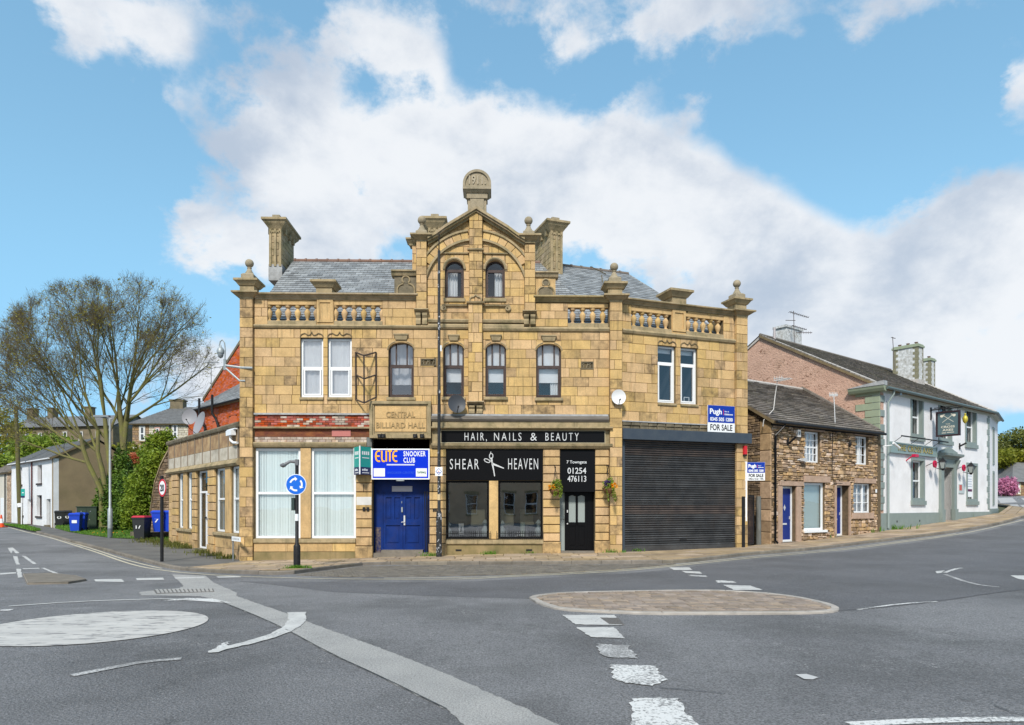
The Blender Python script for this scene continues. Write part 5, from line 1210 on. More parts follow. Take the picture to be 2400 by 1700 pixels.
while z < zbx0 + .02:
    m = MB(); mould(m, WF, ua, ub, [(-.03, z), (.004, z), (.028, z + pit * .10), (.040, z + pit * .28), (.038, z + pit * .45), (.016, z + pit * .68), (-.012, z + pit * .84), (-.03, z + pit * .86)]); kk = int((z - zS0) / pit); m.a = [rv()] * len(m.v); m.build('slat', SHUTR if 15 < kk < 20 or kk > 41 or random.random() < .06 else SHUT, sh_); z += pit
m = MB(); box(m, WF, wu(1592), wu(1608), zS0 + .36, zS0 + .42, .03, .05); m.build('lock_slot', BLACKM, sh_)
m = MB(); box(m, WF, wu(1736), wu(1742.5), WF.uz(1739, 1066)[1], WF.uz(1739, 1046)[1], .10, .22); o = part(m, 'alarm_box', REDP)
m = MB(); box(m, WF, wu(1736), wu(1742.5), WF.uz(1739, 1070)[1], WF.uz(1739, 1066)[1], .10, .22); m.build('alarm_base', BLACKM, o)
m = MB(); box(m, WF, wu(1733.5), wu(1740), zS1 - .1, WF.uz(1737, 1164)[1], .02, .16); part(m, 'meter_cupboard', BLACKM)
part(core, 'wall', MORTAR)
stones.flush('stone_block', STONE, B, 298, 'small_stone_blocks')

# --- roofs
zE, zRf = 8.28, 12.45
def isect(f1, d1, f2, d2):
    p = Vector(f1.p(0, 0, d1)[:2]); q = Vector(f2.p(0, 0, d2)[:2]); u = Vector((f1.ux, f1.uy)); v = Vector((f2.ux, f2.uy)); r = q - p
    t = (r.x * v.y - r.y * v.x) / (u.x * v.y - u.y * v.x); return p + u * t
ce = isect(FF, -.5, WF, -.5); cr = isect(FF, -6.0, WF, -6.35)
rF = RP(FF.p(0, zE, -.5), (FF.ux, FF.uy, 0), Vector(FF.p(0, zRf, -6.0)) - Vector(FF.p(0, zE, -.5)))
slates(B, rF, [FF.p(.05, zE, -.5), (ce.x, ce.y, zE), (cr.x, cr.y, zRf), FF.p(.05, zRf, -6.0)], .235, .30, SLATE, MORTAR)
rW = RP((ce.x, ce.y, zE), (WF.ux, WF.uy, 0), Vector(WF.p(0, zRf, -6.35)) - Vector(WF.p(0, zE, -.5)))
we = WF.p(5.15, zE, -.5); wr = WF.p(4.1, zRf, -6.35)
slates(B, rW, [(ce.x, ce.y, zE), we, wr, (cr.x, cr.y, zRf)], .235, .30, SLATE, MORTAR)
wbk = WF.p(5.15, zE, -12); rE = RP(we, Vector(wbk) - Vector(we), Vector(wr) - Vector(we)); rE.N = rE.N if rE.N.z > 0 else -rE.N
slates(B, rE, [we, wbk, wr], .235, .30, SLATE, MORTAR, cap=60)
m = MB(); v = [FF.p(.05, zRf, -6.0), (cr.x, cr.y, zRf), wr, wbk, FF.p(0, zE, -11.6)]; m.add(v, [(0, 4, 3, 2, 1)]); part(m, 'rear_roof', SLATE)
# ridge tiles with little rolls
def ridge(p, q, name='ridge_tile', mat=RIDGE, L=.46, bump=True, r=.11, parent=B):
    p, q = Vector(p), Vector(q); n = max(1, int((q - p).length / L)); u = (q - p) / n
    for i in range(n):
        a = p + u * i + u * .01; b = p + u * (i + 1) - u * .01; m = MB(); tube(m, [a, b], r, 8, 0, rv())
        if bump: tube(m, [a, a + u * .15], r + .025, 8)
        m.build(name, mat, parent)
ridge(FF.p(.1, zRf - .02, -6.0), (cr.x, cr.y, zRf - .02)); ridge((cr.x, cr.y, zRf - .02), Vector(wr) - Vector((0, 0, .02)), mat=M('grey_ridge', (.16, .13, .11), rough=.85)); ridge(Vector(wr) + Vector((0, 0, -.03)), Vector(we), mat=SLATE, bump=False, r=.05)
# roof behind the gable
gr = MB(); zg = Z(510); c0, c1 = U(980), U(1250); zgs = Z(580)
for a, b in (((c0, zgs), ((c0 + c1) / 2, zg)), ((c1, zgs), ((c0 + c1) / 2, zg))):
    v = [FF.p(a[0], a[1], -.4), FF.p(b[0], b[1], -.4), FF.p(b[0], b[1], -6), FF.p(a[0], a[1], -6)]; gr.add(v, [(0, 1, 2, 3)])
part(gr, 'gable_roof', SLATE)
m = MB()
for uu in (c0 + .02, c1 - .02): v = [FF.p(uu, 8, -.4), FF.p(uu, 8, -5), FF.p(uu, zgs, -5), FF.p(uu, zgs, -.4)]; m.add(v, [(0, 1, 2, 3)])
part(m, 'gable_cheek', SLATE)
# chimneys
def chimney(fr, u0, u1, d1, dep, z0, z1, name='chimney'):
    w = u1 - u0; m = MB(); box(m, fr, u0, u1, z0, z1 - .45, d1 - dep, d1)
    c = part(m, name, MORTAR); pile_ = Pile()
    ashlar(pile_, fr, u0 + .0, u1, z0, z1 - .45, .30, w / 2, (), None, 0, .0, .012, .5); 
    for _, _, mm in pile_.q: mm.v = [(x + fr.nx * (d1 + .02), y + fr.ny * (d1 + .02), z) for x, y, z in mm.v]; mm.build('chimney_stone', TRIM, c)
    for sgn in (-1, 1):
        base_ = Vector(fr.p(u1 if sgn > 0 else u0, 0, d1)); e_ = Vector(fr.p(u1 if sgn > 0 else u0, 0, d1 - dep)); f2 = Fr(base_.x, base_.y, e_.x, e_.y) if sgn > 0 else Fr(e_.x, e_.y, base_.x, base_.y)
        pq = Pile(); ashlar(pq, f2, 0, dep, z0, z1 - .45, .22, .42, (), None, -.01, .02, .014, .5)
        for _, _, mm in pq.q: mm.build('chimney_stone', TRIM, c)
    r = MB()
    for k in (0, .5, 1): box(r, fr, u0 + k * (w - .10), u0 + k * (w - .10) + .10, z0 + .1, z1 - .42, d1, d1 + .06)
    for k in range(2): ring(r, fr, u0 + (w - .1) * (k + .5) / 2 + .05, z1 - .62, (w - .3) / 4, (w - .3) / 4 + .08, 0, 180, d1, d1 + .06, 6)
    r.build('chimney_rib', TRIM, c)
    t = MB(); P = [(0, 0), (.05, .08), (.10, .15), (.18, .25), (.20, .32), (.27, .36), (.27, .45)]
    for (a, ha), (b, hb) in zip(P, P[1:]): taper(t, fr, u0 - a, u1 + a, z1 - .45 + ha, d1 - dep - a, d1 + a, u0 - b, u1 + b, z1 - .45 + hb, d1 - dep - b, d1 + b)
    n = int(dep / .45)
    for k in range(n): 
        for uu in (u0 - .12, u1 + .0): box(t, fr, uu, uu + .12, z1 - .55, z1 - .30, d1 - (k + .5) * dep / n - .08, d1 - (k + .5) * dep / n + .08)
    t.build('chimney_cap', TRIM, c)
    t = MB(); box(t, fr, u0 + .1, u1 - .1, z1, z1 + .22, d1 - dep + .3, d1 - .05); t.build('chimney_top_block', FINIAL, c)
    f = MB(); box(f, fr, u0 - .03, u1 + .03, z0 - .5, z0 + .18, d1 - dep - .03, d1 + .03); f.build('lead_flashing', LEAD, c)
f0 = FF.off(-5.0)
chimney(f0, f0.U(631.5), f0.U(660), 0, 1.7, 11.75, 13.85)
chimney(f0, f0.U(1004), f0.U(1033), 0, 2.1, 11.75, 13.95)
f1 = WF.off(-5.2); chimney(f1, f1.U(1290), f1.U(1317.5), 0, 2.2, 11.2, 13.85)
# ================================================================ single storey wing on the left street
def rubble(pile, fr, u0, u1, z0, z1, holes=(), shape=None, hr=(.10, .20), wr=(.16, .48), d0=-.04, prot=(0, .035), joint=.014, stp=.15, mi=0, ch=.022, pale=0, jit_=.005):
    z = z0
    while z < z1 - .03:
        h = random.uniform(*hr); h = min(h, z1 - z); u = u0 - random.uniform(0, .2)
        while u < u1:
            w = random.uniform(*wr); a, b = max(u, u0), min(u + w, u1)
            split = random.random() < .22 and h > .13
            zs_ = [(z, z + h)] if not split else [(z, z + h * .5), (z + h * .5, z + h)]
            for za, zb2 in zs_:
                for q in rsub([(a, b, za, zb2)], holes):
                    if q[1] - q[0] < .05 or q[3] - q[2] < .035: continue
                    j = joint / 2; c = min(.035, (q[1] - q[0]) * .22, (q[3] - q[2]) * .3); r = lambda: random.uniform(.2, 1.3) * c
                    poly = [(q[0] + j + r(), q[2] + j), (q[1] - j - r(), q[2] + j), (q[1] - j, q[2] + j + r()), (q[1] - j, q[3] - j - r()), (q[1] - j - r(), q[3] - j), (q[0] + j + r(), q[3] - j), (q[0] + j, q[3] - j - r()), (q[0] + j, q[2] + j + r())]
                    if shape: poly = clip(poly, shape)
                    if len(poly) < 3 or parea(poly) < .002: continue
                    poly = [(a_ + random.gauss(0, jit_), b_ + random.gauss(0, jit_)) for a_, b_ in poly]; m = MB(); chip(m, fr, poly, d0, random.uniform(*prot), ch, (1 if pale and random.random() < pale else mi), rv(random.uniform(.4, 1) if random.random() < stp else 0)); pile.add(m, parea(poly) / (fr.oy + q[0] * fr.uy) ** 2)
            u += w
        z += h
LF = Fr(-16.09, 32.0, -9.60, 24.20); LU = LF.U
A = thing('shop_wing', (-13, 28.2, -.15), 'single storey sandstone shop wing with a battened fascia on the left side street', 'building')
core = MB(); stones = Pile()
zt = 4.66; wz = (.70, 3.12)
wins = [(417, 430), (438, 452), (504, 528), (541, 560)]; dr = (461, 489)
hs = [(LU(a), LU(b), wz[0], wz[1]) for a, b in wins] + [(LU(dr[0]), LU(dr[1]), -1, 3.12)]
for q in rsub([(0, LF.L - .15, -.8, zt)], hs): box(core, LF, q[0], q[1], q[2], q[3], -.30, -.03)
wallbox(core, -14.3, 33.6, -16.09, 32.0, -.8, zt, .3)
m = MB(); v = [LF.p(0, zt - .06, -.28), LF.p(LF.L, zt - .06, -.28), (-9.4, 33, zt - .06), (-14.3, 33.6, zt - .06)]; m.add(v, [(0, 1, 2, 3)]); m.build('flat_roof', LEAD, A)
part(core, 'wall', MORTAR, A)
# piers between openings
def lpier(x0, x1, rust=True):
    u0, u1 = LU(x0), LU(x1); g = H(*LF.p((u0 + u1) / 2, 0, .2)[:2]) + .1
    n = 9; z0 = g + .35; h = (3.14 - z0) / n
    for i in range(n):
        m = MB(); chip(m, LF, [(u0, z0 + i * h + (.016 if rust else .006)), (u1, z0 + i * h + (.016 if rust else .006)), (u1, z0 + (i + 1) * h - .016), (u0, z0 + (i + 1) * h - .016)], -.03, .05 if rust else .02, .02 if rust else .008, 0, rv(.3 * random.random())); stones.add(m, 1)
    m = MB(); chip(m, LF, [(u0 - .01, -.8), (u1 + .01, -.8), (u1 + .01, z0 - .01), (u0 - .01, z0 - .01)], -.03, .08, .02, 0, (.4, .6, .5)); stones.add(m, 1)
lpier(404, 417); lpier(452.5, 461); lpier(489, 504)
ashlar(stones, LF, 0, LU(404), -.8, 3.14, .33, .6)
for a, b in ((430, 438), (528, 541)): m = MB(); chip(m, LF, [(LU(a) + .01, .68), (LU(b) - .01, .68), (LU(b) - .01, 3.14), (LU(a) + .01, 3.14)], -.25, .02, .015, 0, (.6, .1, .5)); stones.add(m, 1)
ashlar(stones, LF, LU(560) + .01, LF.L - .02, -.8, 3.14, .34, .5)
for a, b in ((417, 452.5), (504, 560)): ashlar(stones, LF, LU(a), LU(b), -.8, .55, .45, .9, stainp=.8); stone_sill(LF, LU(a) - .02, LU(b) + .02, .70, .15, .09, mat=TRIM).parent = A
for o in [o for o in B.children if o.name.startswith('sill') and o.parent == A]: pass
for o in [o for o in A.children if o.name.startswith('sill')]:
    o.location = Vector(o.location) + WL(B) - WL(A)
stones.flush('stone_block', STONE, A)
m = MB(); mould(m, LF, -.03, LF.L - .1, [(-.1, 3.14), (.10, 3.14), (.16, 3.22), (.12, 3.30), (.06, 3.38), (-.1, 3.38)]); part(m, 'shop_cornice', TRIM, A)
FASL = M('white_painted_fascia_stone', (.55, .50, .42), (.42, .37, .29), ns=4, rough=.9, grime=.5); FASU = M('bare_fascia_stone', (.46, .32, .17), (.24, .14, .08), ns=2.5, rough=.9, grime=.5, gcol=(.15, .09, .05))
n = 9; us = [0.12 + (LF.L - .35) * i / n for i in range(n + 1)]
for a, b in zip(us, us[1:]):
    m = MB(); chip(m, LF, [(a, 3.39), (b, 3.39), (b, 3.86), (a, 3.86)], -.03, .03, .006); m.build('painted_fascia_panel', FASL, A)
    m = MB(); chip(m, LF, [(a, 3.87), (b, 3.87), (b, 4.50), (a, 4.50)], -.03, .02, .006, 0, rv()); m.build('fascia_panel', FASU, A)
for a in us: m = MB(); box(m, LF, a - .018, a + .018, 3.39, 4.50, .0, .055); m.build('batten', M('weathered_batten', (.22, .18, .14), rough=.9), A)
m = MB(); mould(m, LF, -.05, LF.L - .05, [(-.3, 4.50), (.08, 4.50), (.10, 4.54), (.12, 4.62), (.08, 4.68), (-.3, 4.70)]); part(m, 'coping', DARKST, A)
for (a, b) in wins:
    u0, u1 = LU(a), LU(b); w = window(A, LF, u0, u1, wz[0], wz[1], .07, .10, WHITE, (1.95,), (), .07, GLASS, dep=1.0); vblind(LF, u0 + .04, u1 - .04, wz[0], wz[1], -.21, w)
u0, u1 = LU(dr[0]), LU(dr[1]); g = H(*LF.p(u0, 0, .2)[:2]) + .16
m = MB(); box(m, LF, u0 - .05, u1 + .05, g - .5, g, -.4, .15); part(m, 'door_step', DARKST, A)
w = window(A, LF, u0, u1, g, 3.12, .06, .12, WHITE, (2.25,), ((u0 + (u1 - u0) * .50, g, 2.22, .07),), .08, GLASS, dep=1.0, sashes=[(u0 + (u1 - u0) * .54, u1 - .08, g + .06, 2.2, .06)])
w.name = 'glazed_door'; m = MB(); box(m, LF, u0 + (u1 - u0) * .57, u0 + (u1 - u0) * .57 + .12, 1.18, 1.24, -.10, -.06); m.build('handle', BLACKM, w); vblind(LF, u0 + .1, u1 - .1, g, 3.0, -.4, w, mat=CURT)
# white hopper and pipe by the corner pier
m = MB(); h = LF.p(LU(548), 4.25, .16); f_ = LF
box(m, LF, LU(545), LU(557), 4.22, 4.40, .06, .24); tube(m, [LF.p(LU(549), 4.22, .14), LF.p(LU(550), 4.05, .14), LF.p(LU(556), 3.95, .14), LF.p(LU(563), 3.92, .10)], .045, 8); box(m, LF, LU(541), LU(560), 4.42, 4.46, .05, .15)
part(m, 'rainwater_hopper', WHITE, A)
# low sloping stone wall at the end of the wing
SW = Fr(-19.3, 35.9, -16.3, 33.7); q = lambda x, y: SW.uz(x, y)
w_ = thing('boundary_wall', (-17.4, 34, -.1), 'rough stone garden wall sloping down from the end of the shop wing', 'wall')
shape = [(.0, -.5), (SW.U(395), -.5), (SW.U(395), q(395, 1060)[1]), (SW.U(378), q(378, 1092)[1]), (SW.U(364), q(364, 1133)[1]), (SW.U(353), q(353, 1204)[1])]
m = MB(); prism(m, SW, [(SW.U(353), -.5)] + shape[1:], -.4, -.03); m.build('wall_core', RMORT, w_)
pl = Pile(); sc_ = [(SW.U(353), -.5)] + shape[1:]
rubble(pl, SW, SW.U(353), SW.U(395), -.3, 4.2, (), sc_, (.10, .2), (.2, .5), stp=.5); pl.flush('stone', RUBBLED, w_)
m = MB(); 
for a, b in zip(sc_[2:], sc_[3:]): prism(m, SW, [a, b, (b[0], b[1] + .10), (a[0], a[1] + .10)], -.45, .06)
m.build('coping', TRIM, w_)
m = MB(); box(m, SW, SW.U(352), SW.U(392), -.4, .36, -.02, 1.0); m.build('stone_step', DARKST, w_)

# ================================================================ red brick building behind
RF = Fr(-17.9, 37.68, -12.6, 32.51); RB = thing('brick_building', (-15, 36, 0), 'red brick building with grey slate roof and steep gable rising behind the shop wing', 'building')
zr = 6.80; u0, u1 = RF.U(454), RF.U(566)
def brickwall(fr, u0, u1, z0, z1, parent, holes=(), shape=None, mat=None, core_t=.2, bw=.235, bh=.085, name='brick'):
    m = MB()
    if shape: prism(m, fr, shape, -core_t, -.012)
    else:
        for q in rsub([(u0, u1, z0, z1)], holes): box(m, fr, q[0], q[1], q[2], q[3], -core_t, -.012)
    m.build('wall', M('brick_mortar', (.42, .24, .17), rough=.95), parent)
    acc = MB(); z = z0; r = 0
    while z < z1:
        u = u0 - (bw / 2 if r % 2 else 0)
        while u < u1:
            for q in rsub([(max(u, u0), min(u + bw - .01, u1), z, min(z + bh - .01, z1))], holes):
                poly = [(q[0], q[2]), (q[1], q[2]), (q[1], q[3]), (q[0], q[3])]
                if shape: poly = clip(poly, shape)
                if len(poly) > 2 and parea(poly) > .001: chip(acc, fr, poly, -.013, .0 + random.uniform(-.002, .003), .003, 0, rv())
            u += bw
        z += bh; r += 1
    acc.build(name + 's', mat or BRICKO, parent, kind='stuff')
arches = [(RF.U(498), RF.U(511), 5.0, 6.05), (RF.U(536), RF.U(555), 5.0, 6.15)]
brickwall(RF, u0, u1, 4.0, zr, RB, arches)
for a in arches:
    m = MB(); prism(m, RF, archpoly(a[0], a[1], a[2], a[3] - .2, a[3]), -.05, -.02); m.build('blind_arch', M('orange_infill_brick', (.55, .13, .05), (.45, .11, .05), ns=8, rough=.85), RB)
rr_ = RP(RF.p(u0 - .2, zr, .25), (RF.ux, RF.uy, 0), Vector(RF.p(0, zr + 1.85, -2.35)) - Vector(RF.p(0, zr, .25)))
slates(RB, rr_, [RF.p(u0 - .2, zr, .25), RF.p(u1 + .4, zr, .25), RF.p(u1 + .4, zr + 1.85, -2.35), RF.p(u0 + 1.3, zr + 1.85, -2.35)], .24, .32, SLATE, MORTAR, cap=0)
m = MB(); tube(m, [RF.p(u0 - .25, zr - .03, .30), RF.p(u1 + .3, zr - .03, .30)], .055, 6); m.build('gutter', BLACKM, RB)
for px_ in (487, 518):
    uu = RF.U(px_); m = MB(); tube(m, [RF.p(uu, 4.4, .14), RF.p(uu, 5.7, .14), RF.p(uu - .15, 6.1, .2), RF.p(uu - .25, 6.35, .34), RF.p(uu - .25, 7.15, .34), RF.p(uu - .25, 7.3, .34)], .065, 8); m.build('soil_pipe', BLACKM, RB)
R2 = RF.off(-2.4); a = (R2.U(487), R2.uz(487, 924)[1]); b = (R2.U(563), R2.uz(563, 806)[1]); c = (b[0] + 1.6, b[1] + 1.6 * (b[1] - a[1]) / (b[0] - a[0]))
brickwall(R2, a[0] - .6, c[0] + 2, 7.6, c[1], RB, (), [(a[0] - .6, 7.6), (c[0] + 2, 7.6), (c[0] + 2, c[1] - 1.5), c, (a[0] - .6, a[1] - .6 * (b[1] - a[1]) / (b[0] - a[0]))], BRICKO)
m = MB(); s_ = (b[1] - a[1]) / (b[0] - a[0]); prism(m, R2, [(a[0] - .7, a[1] - .7 * s_), (c[0], c[1]), (c[0], c[1] + .18), (a[0] - .7, a[1] - .7 * s_ + .18)], -.3, .05); m.build('gable_coping', DARKST, RB)
# a lower block at its far end
R3 = RF.off(-1.0); a0_, a1_ = R3.U(441), R3.U(500); brickwall(R3, a0_, a1_, 4.0, 7.15, RB)
r3 = RP(R3.p(a0_ - .2, 7.15, .25), (R3.ux, R3.uy, 0), Vector(R3.p(0, 8.55, -2.3)) - Vector(R3.p(0, 7.15, .25)))
slates(RB, r3, [R3.p(a0_ - .25, 7.15, .25), R3.p(a1_ + .4, 7.15, .25), R3.p(a1_ + .4, 8.55, -2.3), R3.p(a0_ + .9, 8.55, -2.3)], .24, .32, SLATE, MORTAR, cap=0)
# back walls
m = MB(); e0, e1 = RF.p(u0, 0, -.1), RF.p(u0, 0, -7); f_ = Fr(e1[0], e1[1], e0[0], e0[1]); box(m, f_, 0, f_.L, 0, zr, -.2, 0); box(m, RF, u0, u1, 0, zr, -7.2, -7); m.build('rear_wall', BRICKO, RB)

# ================================================================ houses further back
def simple_window(fr, x0, y0, x1, y1, parent, d=0.0, mat=None, glass=None, surround=None, deep=.12, bars=True):
    u0, u1, z0, z1 = fr.rect(x0, y0, x1, y1, d)
    if surround: m = MB(); frame_poly(m, fr, [(u0 - .12, z0 - .12), (u1 + .12, z0 - .12), (u1 + .12, z1 + .12), (u0 - .12, z1 + .12)], .12, d - .05, d + .04); m.build('window_surround', surround, parent)
    m = MB(); frame_poly(m, fr, [(u0, z0), (u1, z0), (u1, z1), (u0, z1)], .08, d - .04, d + .02)
    if bars: box(m, fr, u0, u1, (z0 + z1) / 2 - .05, (z0 + z1) / 2 + .05, d - .03, d + .015)
    w = m.build('window', mat or WHITE, parent); m = MB(); box(m, fr, u0 + .04, u1 - .04, z0 + .04, z1 - .04, d - .05, d - .0); m.build('pane', glass or M('dark_window_pane', (.06, .07, .08), rough=.1, spec=.8), w)
    m = MB(); box(m, fr, u0 - .08, u1 + .08, z0 - .14, z0, d - .02, d + .10); m.build('sill', TRIM, w)
    return w
HX = Fr(-44.5, 80, -36.2, 80.0); Hh = thing('semi_detached_house', (-40.5, 82, 5.5), 'house with brown stone left end and cream stone front on the hill behind the shrubs', 'house')
m = MB(); box(m, HX, 0, HX.L, 4.5, 11.25, -7, -.03); m.build('wall', MORTAR, Hh)
xs_ = HX.U(349)
for a, b, mt, nm in ((0, xs_, HOUSES, 'brown_stones'), (xs_, HX.L, HOUSEC, 'cream_stones')):
    pl = Pile(); ashlar(pl, HX, a, b, 5.0, 11.25, .26, .48, stainp=0, joint=.03, chf=.02); pl.flush('x', mt, Hh, 0, nm)
Hr = RP(HX.p(-.3, 11.25, .4), (1, 0, 0), (0, 4.2, 2.35))
rp0, rp1, rp2, rp3 = HX.p(-.3, 11.25, .4), HX.p(HX.L + .3, 11.25, .4), HX.p(HX.L + .3, 13.75, -4.2), HX.p(2.6, 13.75, -4.2)
slates(Hh, Hr, [rp0, rp1, rp2, rp3], .3, .4, FARSL, MORTAR, cap=0, th=.03)
m = MB(); m.add([rp0, rp3, HX.p(-.3, 11.25, -8)], [(0, 1, 2)]); m.add([rp3, rp2, HX.p(HX.L + .3, 11.25, -8), HX.p(-.3, 11.25, -8)], [(0, 1, 2, 3)]); m.build('rear_roof', FARSL, Hh)
m = MB(); f_ = HX.off(-4.2); box(m, f_, f_.U(403), f_.U(433), 13.2, f_.uz(418, 940)[1], -.5, .5); box(m, f_, f_.U(401), f_.U(435), f_.uz(418, 941)[1], f_.uz(418, 938)[1], -.6, .6); m.build('chimney', OLDST, Hh)
for r in ((328.5, 1001, 338, 1033), (365, 1004, 373, 1034), (406, 996, 415, 1030), (314, 1050, 319, 1070), (329.5, 1047, 337.5, 1069)): simple_window(HX, *r, Hh, .02, surround=M('pale_window_stone', (.6, .58, .54), rough=.8) if r[0] != 365 else M('pink_window_stone', (.5, .3, .26), rough=.8))
m = MB(); uu = HX.U(399); tube(m, [HX.p(uu, 6, .1), HX.p(uu, 11.2, .1)], .07, 6); m.build('downpipe', BLACKM, Hh)
# old terrace behind the tree
TX = Fr(-68.6, 93, -52.6, 90); T = thing('old_stone_terrace', (-59, 93, 5), 'dark old stone terrace with chimneys on the hill behind the bare tree', 'house')
m = MB(); box(m, TX, 0, TX.L, 3, 12.2, -8, 0); m.build('wall', OLDST, T)
m = MB(); e, rg = 12.2, 14.2; m.add([TX.p(-.3, e, .4), TX.p(TX.L + .3, e, .4), TX.p(TX.L + .3, rg, -4), TX.p(-.3, rg, -4)], [(0, 1, 2, 3)]); m.add([TX.p(-.3, e, -8.4), TX.p(TX.L + .3, e, -8.4), TX.p(TX.L + .3, rg, -4), TX.p(-.3, rg, -4)], [(3, 2, 1, 0)]); m.add([TX.p(0, e, 0), TX.p(0, e, -8), TX.p(0, rg, -4)], [(0, 1, 2)]); m.add([TX.p(TX.L, e, 0), TX.p(TX.L, e, -8), TX.p(TX.L, rg, -4)], [(2, 1, 0)]); m.build('roof', FARSL, T)
f_ = TX.off(-4)
for a, b in ((70, 84), (118, 130), (205, 217)): m = MB(); box(m, f_, f_.U(a), f_.U(b), 13.4, 15.3, -.5, .5); box(m, f_, f_.U(a) - .1, f_.U(b) + .1, 15.3, 15.45, -.6, .6); m.build('chimney', OLDST, T)
for r in ((60, 1015, 68, 1036), (90, 1015, 98, 1036), (148, 1012, 157, 1034), (185, 1012, 194, 1034), (225, 1012, 234, 1034), (250, 1012, 258, 1032)): simple_window(TX, *r, T, .02, surround=M('dull_window_stone', (.26, .23, .18), rough=.9))

# white cottages on the left street
CW = Fr(-42.6, 58.1, -33.6, 50.0)
Cc = thing('white_cottage', (-36, 54, .1), 'pair of white painted cottages with a tan rendered gable end behind the bins', 'house')
ez = 5.15; m = MB(); ops = [CW.rect(*r) for r in ((45, 1095, 52, 1136), (88, 1090, 98, 1133), (86, 1161, 98, 1210), (49, 1163, 55, 1208))] + [(CW.U(109), CW.U(118.5), -.5, CW.uz(114, 1170)[1]), (CW.U(64.6), CW.U(72), -.5, CW.uz(68, 1171)[1])]
for q in rsub([(0, CW.L, -.5, ez)], ops): box(m, CW, q[0], q[1], q[2], q[3], -.35, 0)
m.build('front_wall', WPAINT, Cc)
for i, q in enumerate(ops):
    if i < 4:
        w = window(Cc, CW, q[0], q[1], q[2], q[3], .07, .22, WHITE if i in (0, 3) else BROWNW, ((q[2] + q[3]) / 2,), (), .06, GLASS, dep=.8)
        m = MB(); box(m, CW, q[0] - .1, q[1] + .1, q[2] - .14, q[2], -.2, .10); m.build('sill', M('dark_painted_sill', (.06, .05, .05), rough=.7), w)
    else:
        m = MB(); g = H(*CW.p(q[0], 0, .3)[:2]) + .12; box(m, CW, q[0], q[1], g, q[3], -.30, -.2); d_ = m.build('door', GREYMET if i == 4 else WHITE, Cc); m = MB(); box(m, CW, q[0] - .05, q[1] + .05, g - .3, g, -.3, .15); m.build('door_step', DARKST, Cc)
GT = Fr(-33.6, 50.0, -33.6 + .668 * 5.5, 50.0 + .744 * 5.5)
m = MB(); prism(m, GT, [(0, -.5), (5.5, -.5), (5.5, ez - .1), (2.75, 6.75), (0, ez)], -.3, 0); m.build('gable_wall', TAN, Cc)
bkw = MB(); f_ = Fr(*GT.p(5.5, 0, 0)[:2], *(np.array(GT.p(5.5, 0, 0)[:2]) + np.array([-CW.ux, -CW.uy]) * CW.L)); box(bkw, f_, 0, f_.L, -.5, ez - .1, -.3, 0); bkw.build('rear_wall', TAN, Cc)
def pitched(fr, L, ez, rz, half, parent, mat, over=.25, e=.3, w=.45, e2=None):
    o = RP(fr.p(-.1, ez, over), (fr.ux, fr.uy, 0), Vector(fr.p(0, rz, -half)) - Vector(fr.p(0, ez, over)))
    slates(parent, o, [fr.p(-.1, ez, over), fr.p(L + .15, ez, over), fr.p(L + .15, rz, -half), fr.p(-.1, rz, -half)], e, w, mat, MORTAR, cap=0, th=.03)
    m = MB(); m.add([fr.p(-.1, rz, -half), fr.p(L + .15, rz, -half), fr.p(L + .15, (e2 or ez), -2 * half - over), fr.p(-.1, (e2 or ez), -2 * half - over)], [(0, 1, 2, 3), (3, 2, 1, 0)][:1]); m.build('rear_roof', mat, parent)
pitched(CW, CW.L, ez + .05, 6.85, 2.75, Cc, FARSL)
m = MB(); uu = CW.U(77); tube(m, [CW.p(uu, .2, .08), CW.p(uu, ez, .08)], .05, 6); m.build('downpipe', M('dark_red_downpipe', (.10, .03, .03), rough=.5), Cc)
m = MB(); tube(m, [CW.p(-.1, ez, .26), CW.p(CW.L, ez, .26)], .05, 6); m.build('gutter', WPAINT, Cc)
C2 = Fr(-52.0, 66.6, -42.65, 58.15); Cd = thing('cream_cottage', (-47, 63, .1), 'low cream cottage with a pebbly stone strip at the far left edge', 'house')
m = MB(); box(m, C2, 0, C2.L - 1.5, -.5, 4.55, -5, 0); m.build('front_wall', M('cream_render', (.60, .56, .48), (.52, .48, .41), ns=1, rough=.8), Cd)
m = MB(); box(m, C2, C2.L - 1.5, C2.L, -.5, 4.55, -5, -.02); m.build('wall', RMORT, Cd); pl = Pile(); rubble(pl, C2, C2.L - 1.5, C2.L, 0, 4.5, (), None, (.1, .16), (.14, .3), stp=.05); pl.flush('x', M('pale_pebble_stone', (.48, .36, .27), (.36, .26, .18), ns=7, rough=.9, var=.3), Cd, 0, 'pebble_stones')
pitched(C2, C2.L, 4.55, 6.3, 2.6, Cd, STSLATE)
g = H(*C2.p(C2.U(8), 0, .3)[:2]) + .1; m = MB(); box(m, C2, C2.U(2), C2.U(9.5), g, g + 2.1, -.02, .03); m.build('door', WHITE, Cd)
m = MB(); tube(m, [C2.p(C2.U(15), 0, .1), C2.p(C2.U(15), 4.5, .1)], .05, 6); m.build('downpipe', BLACKM, Cd)
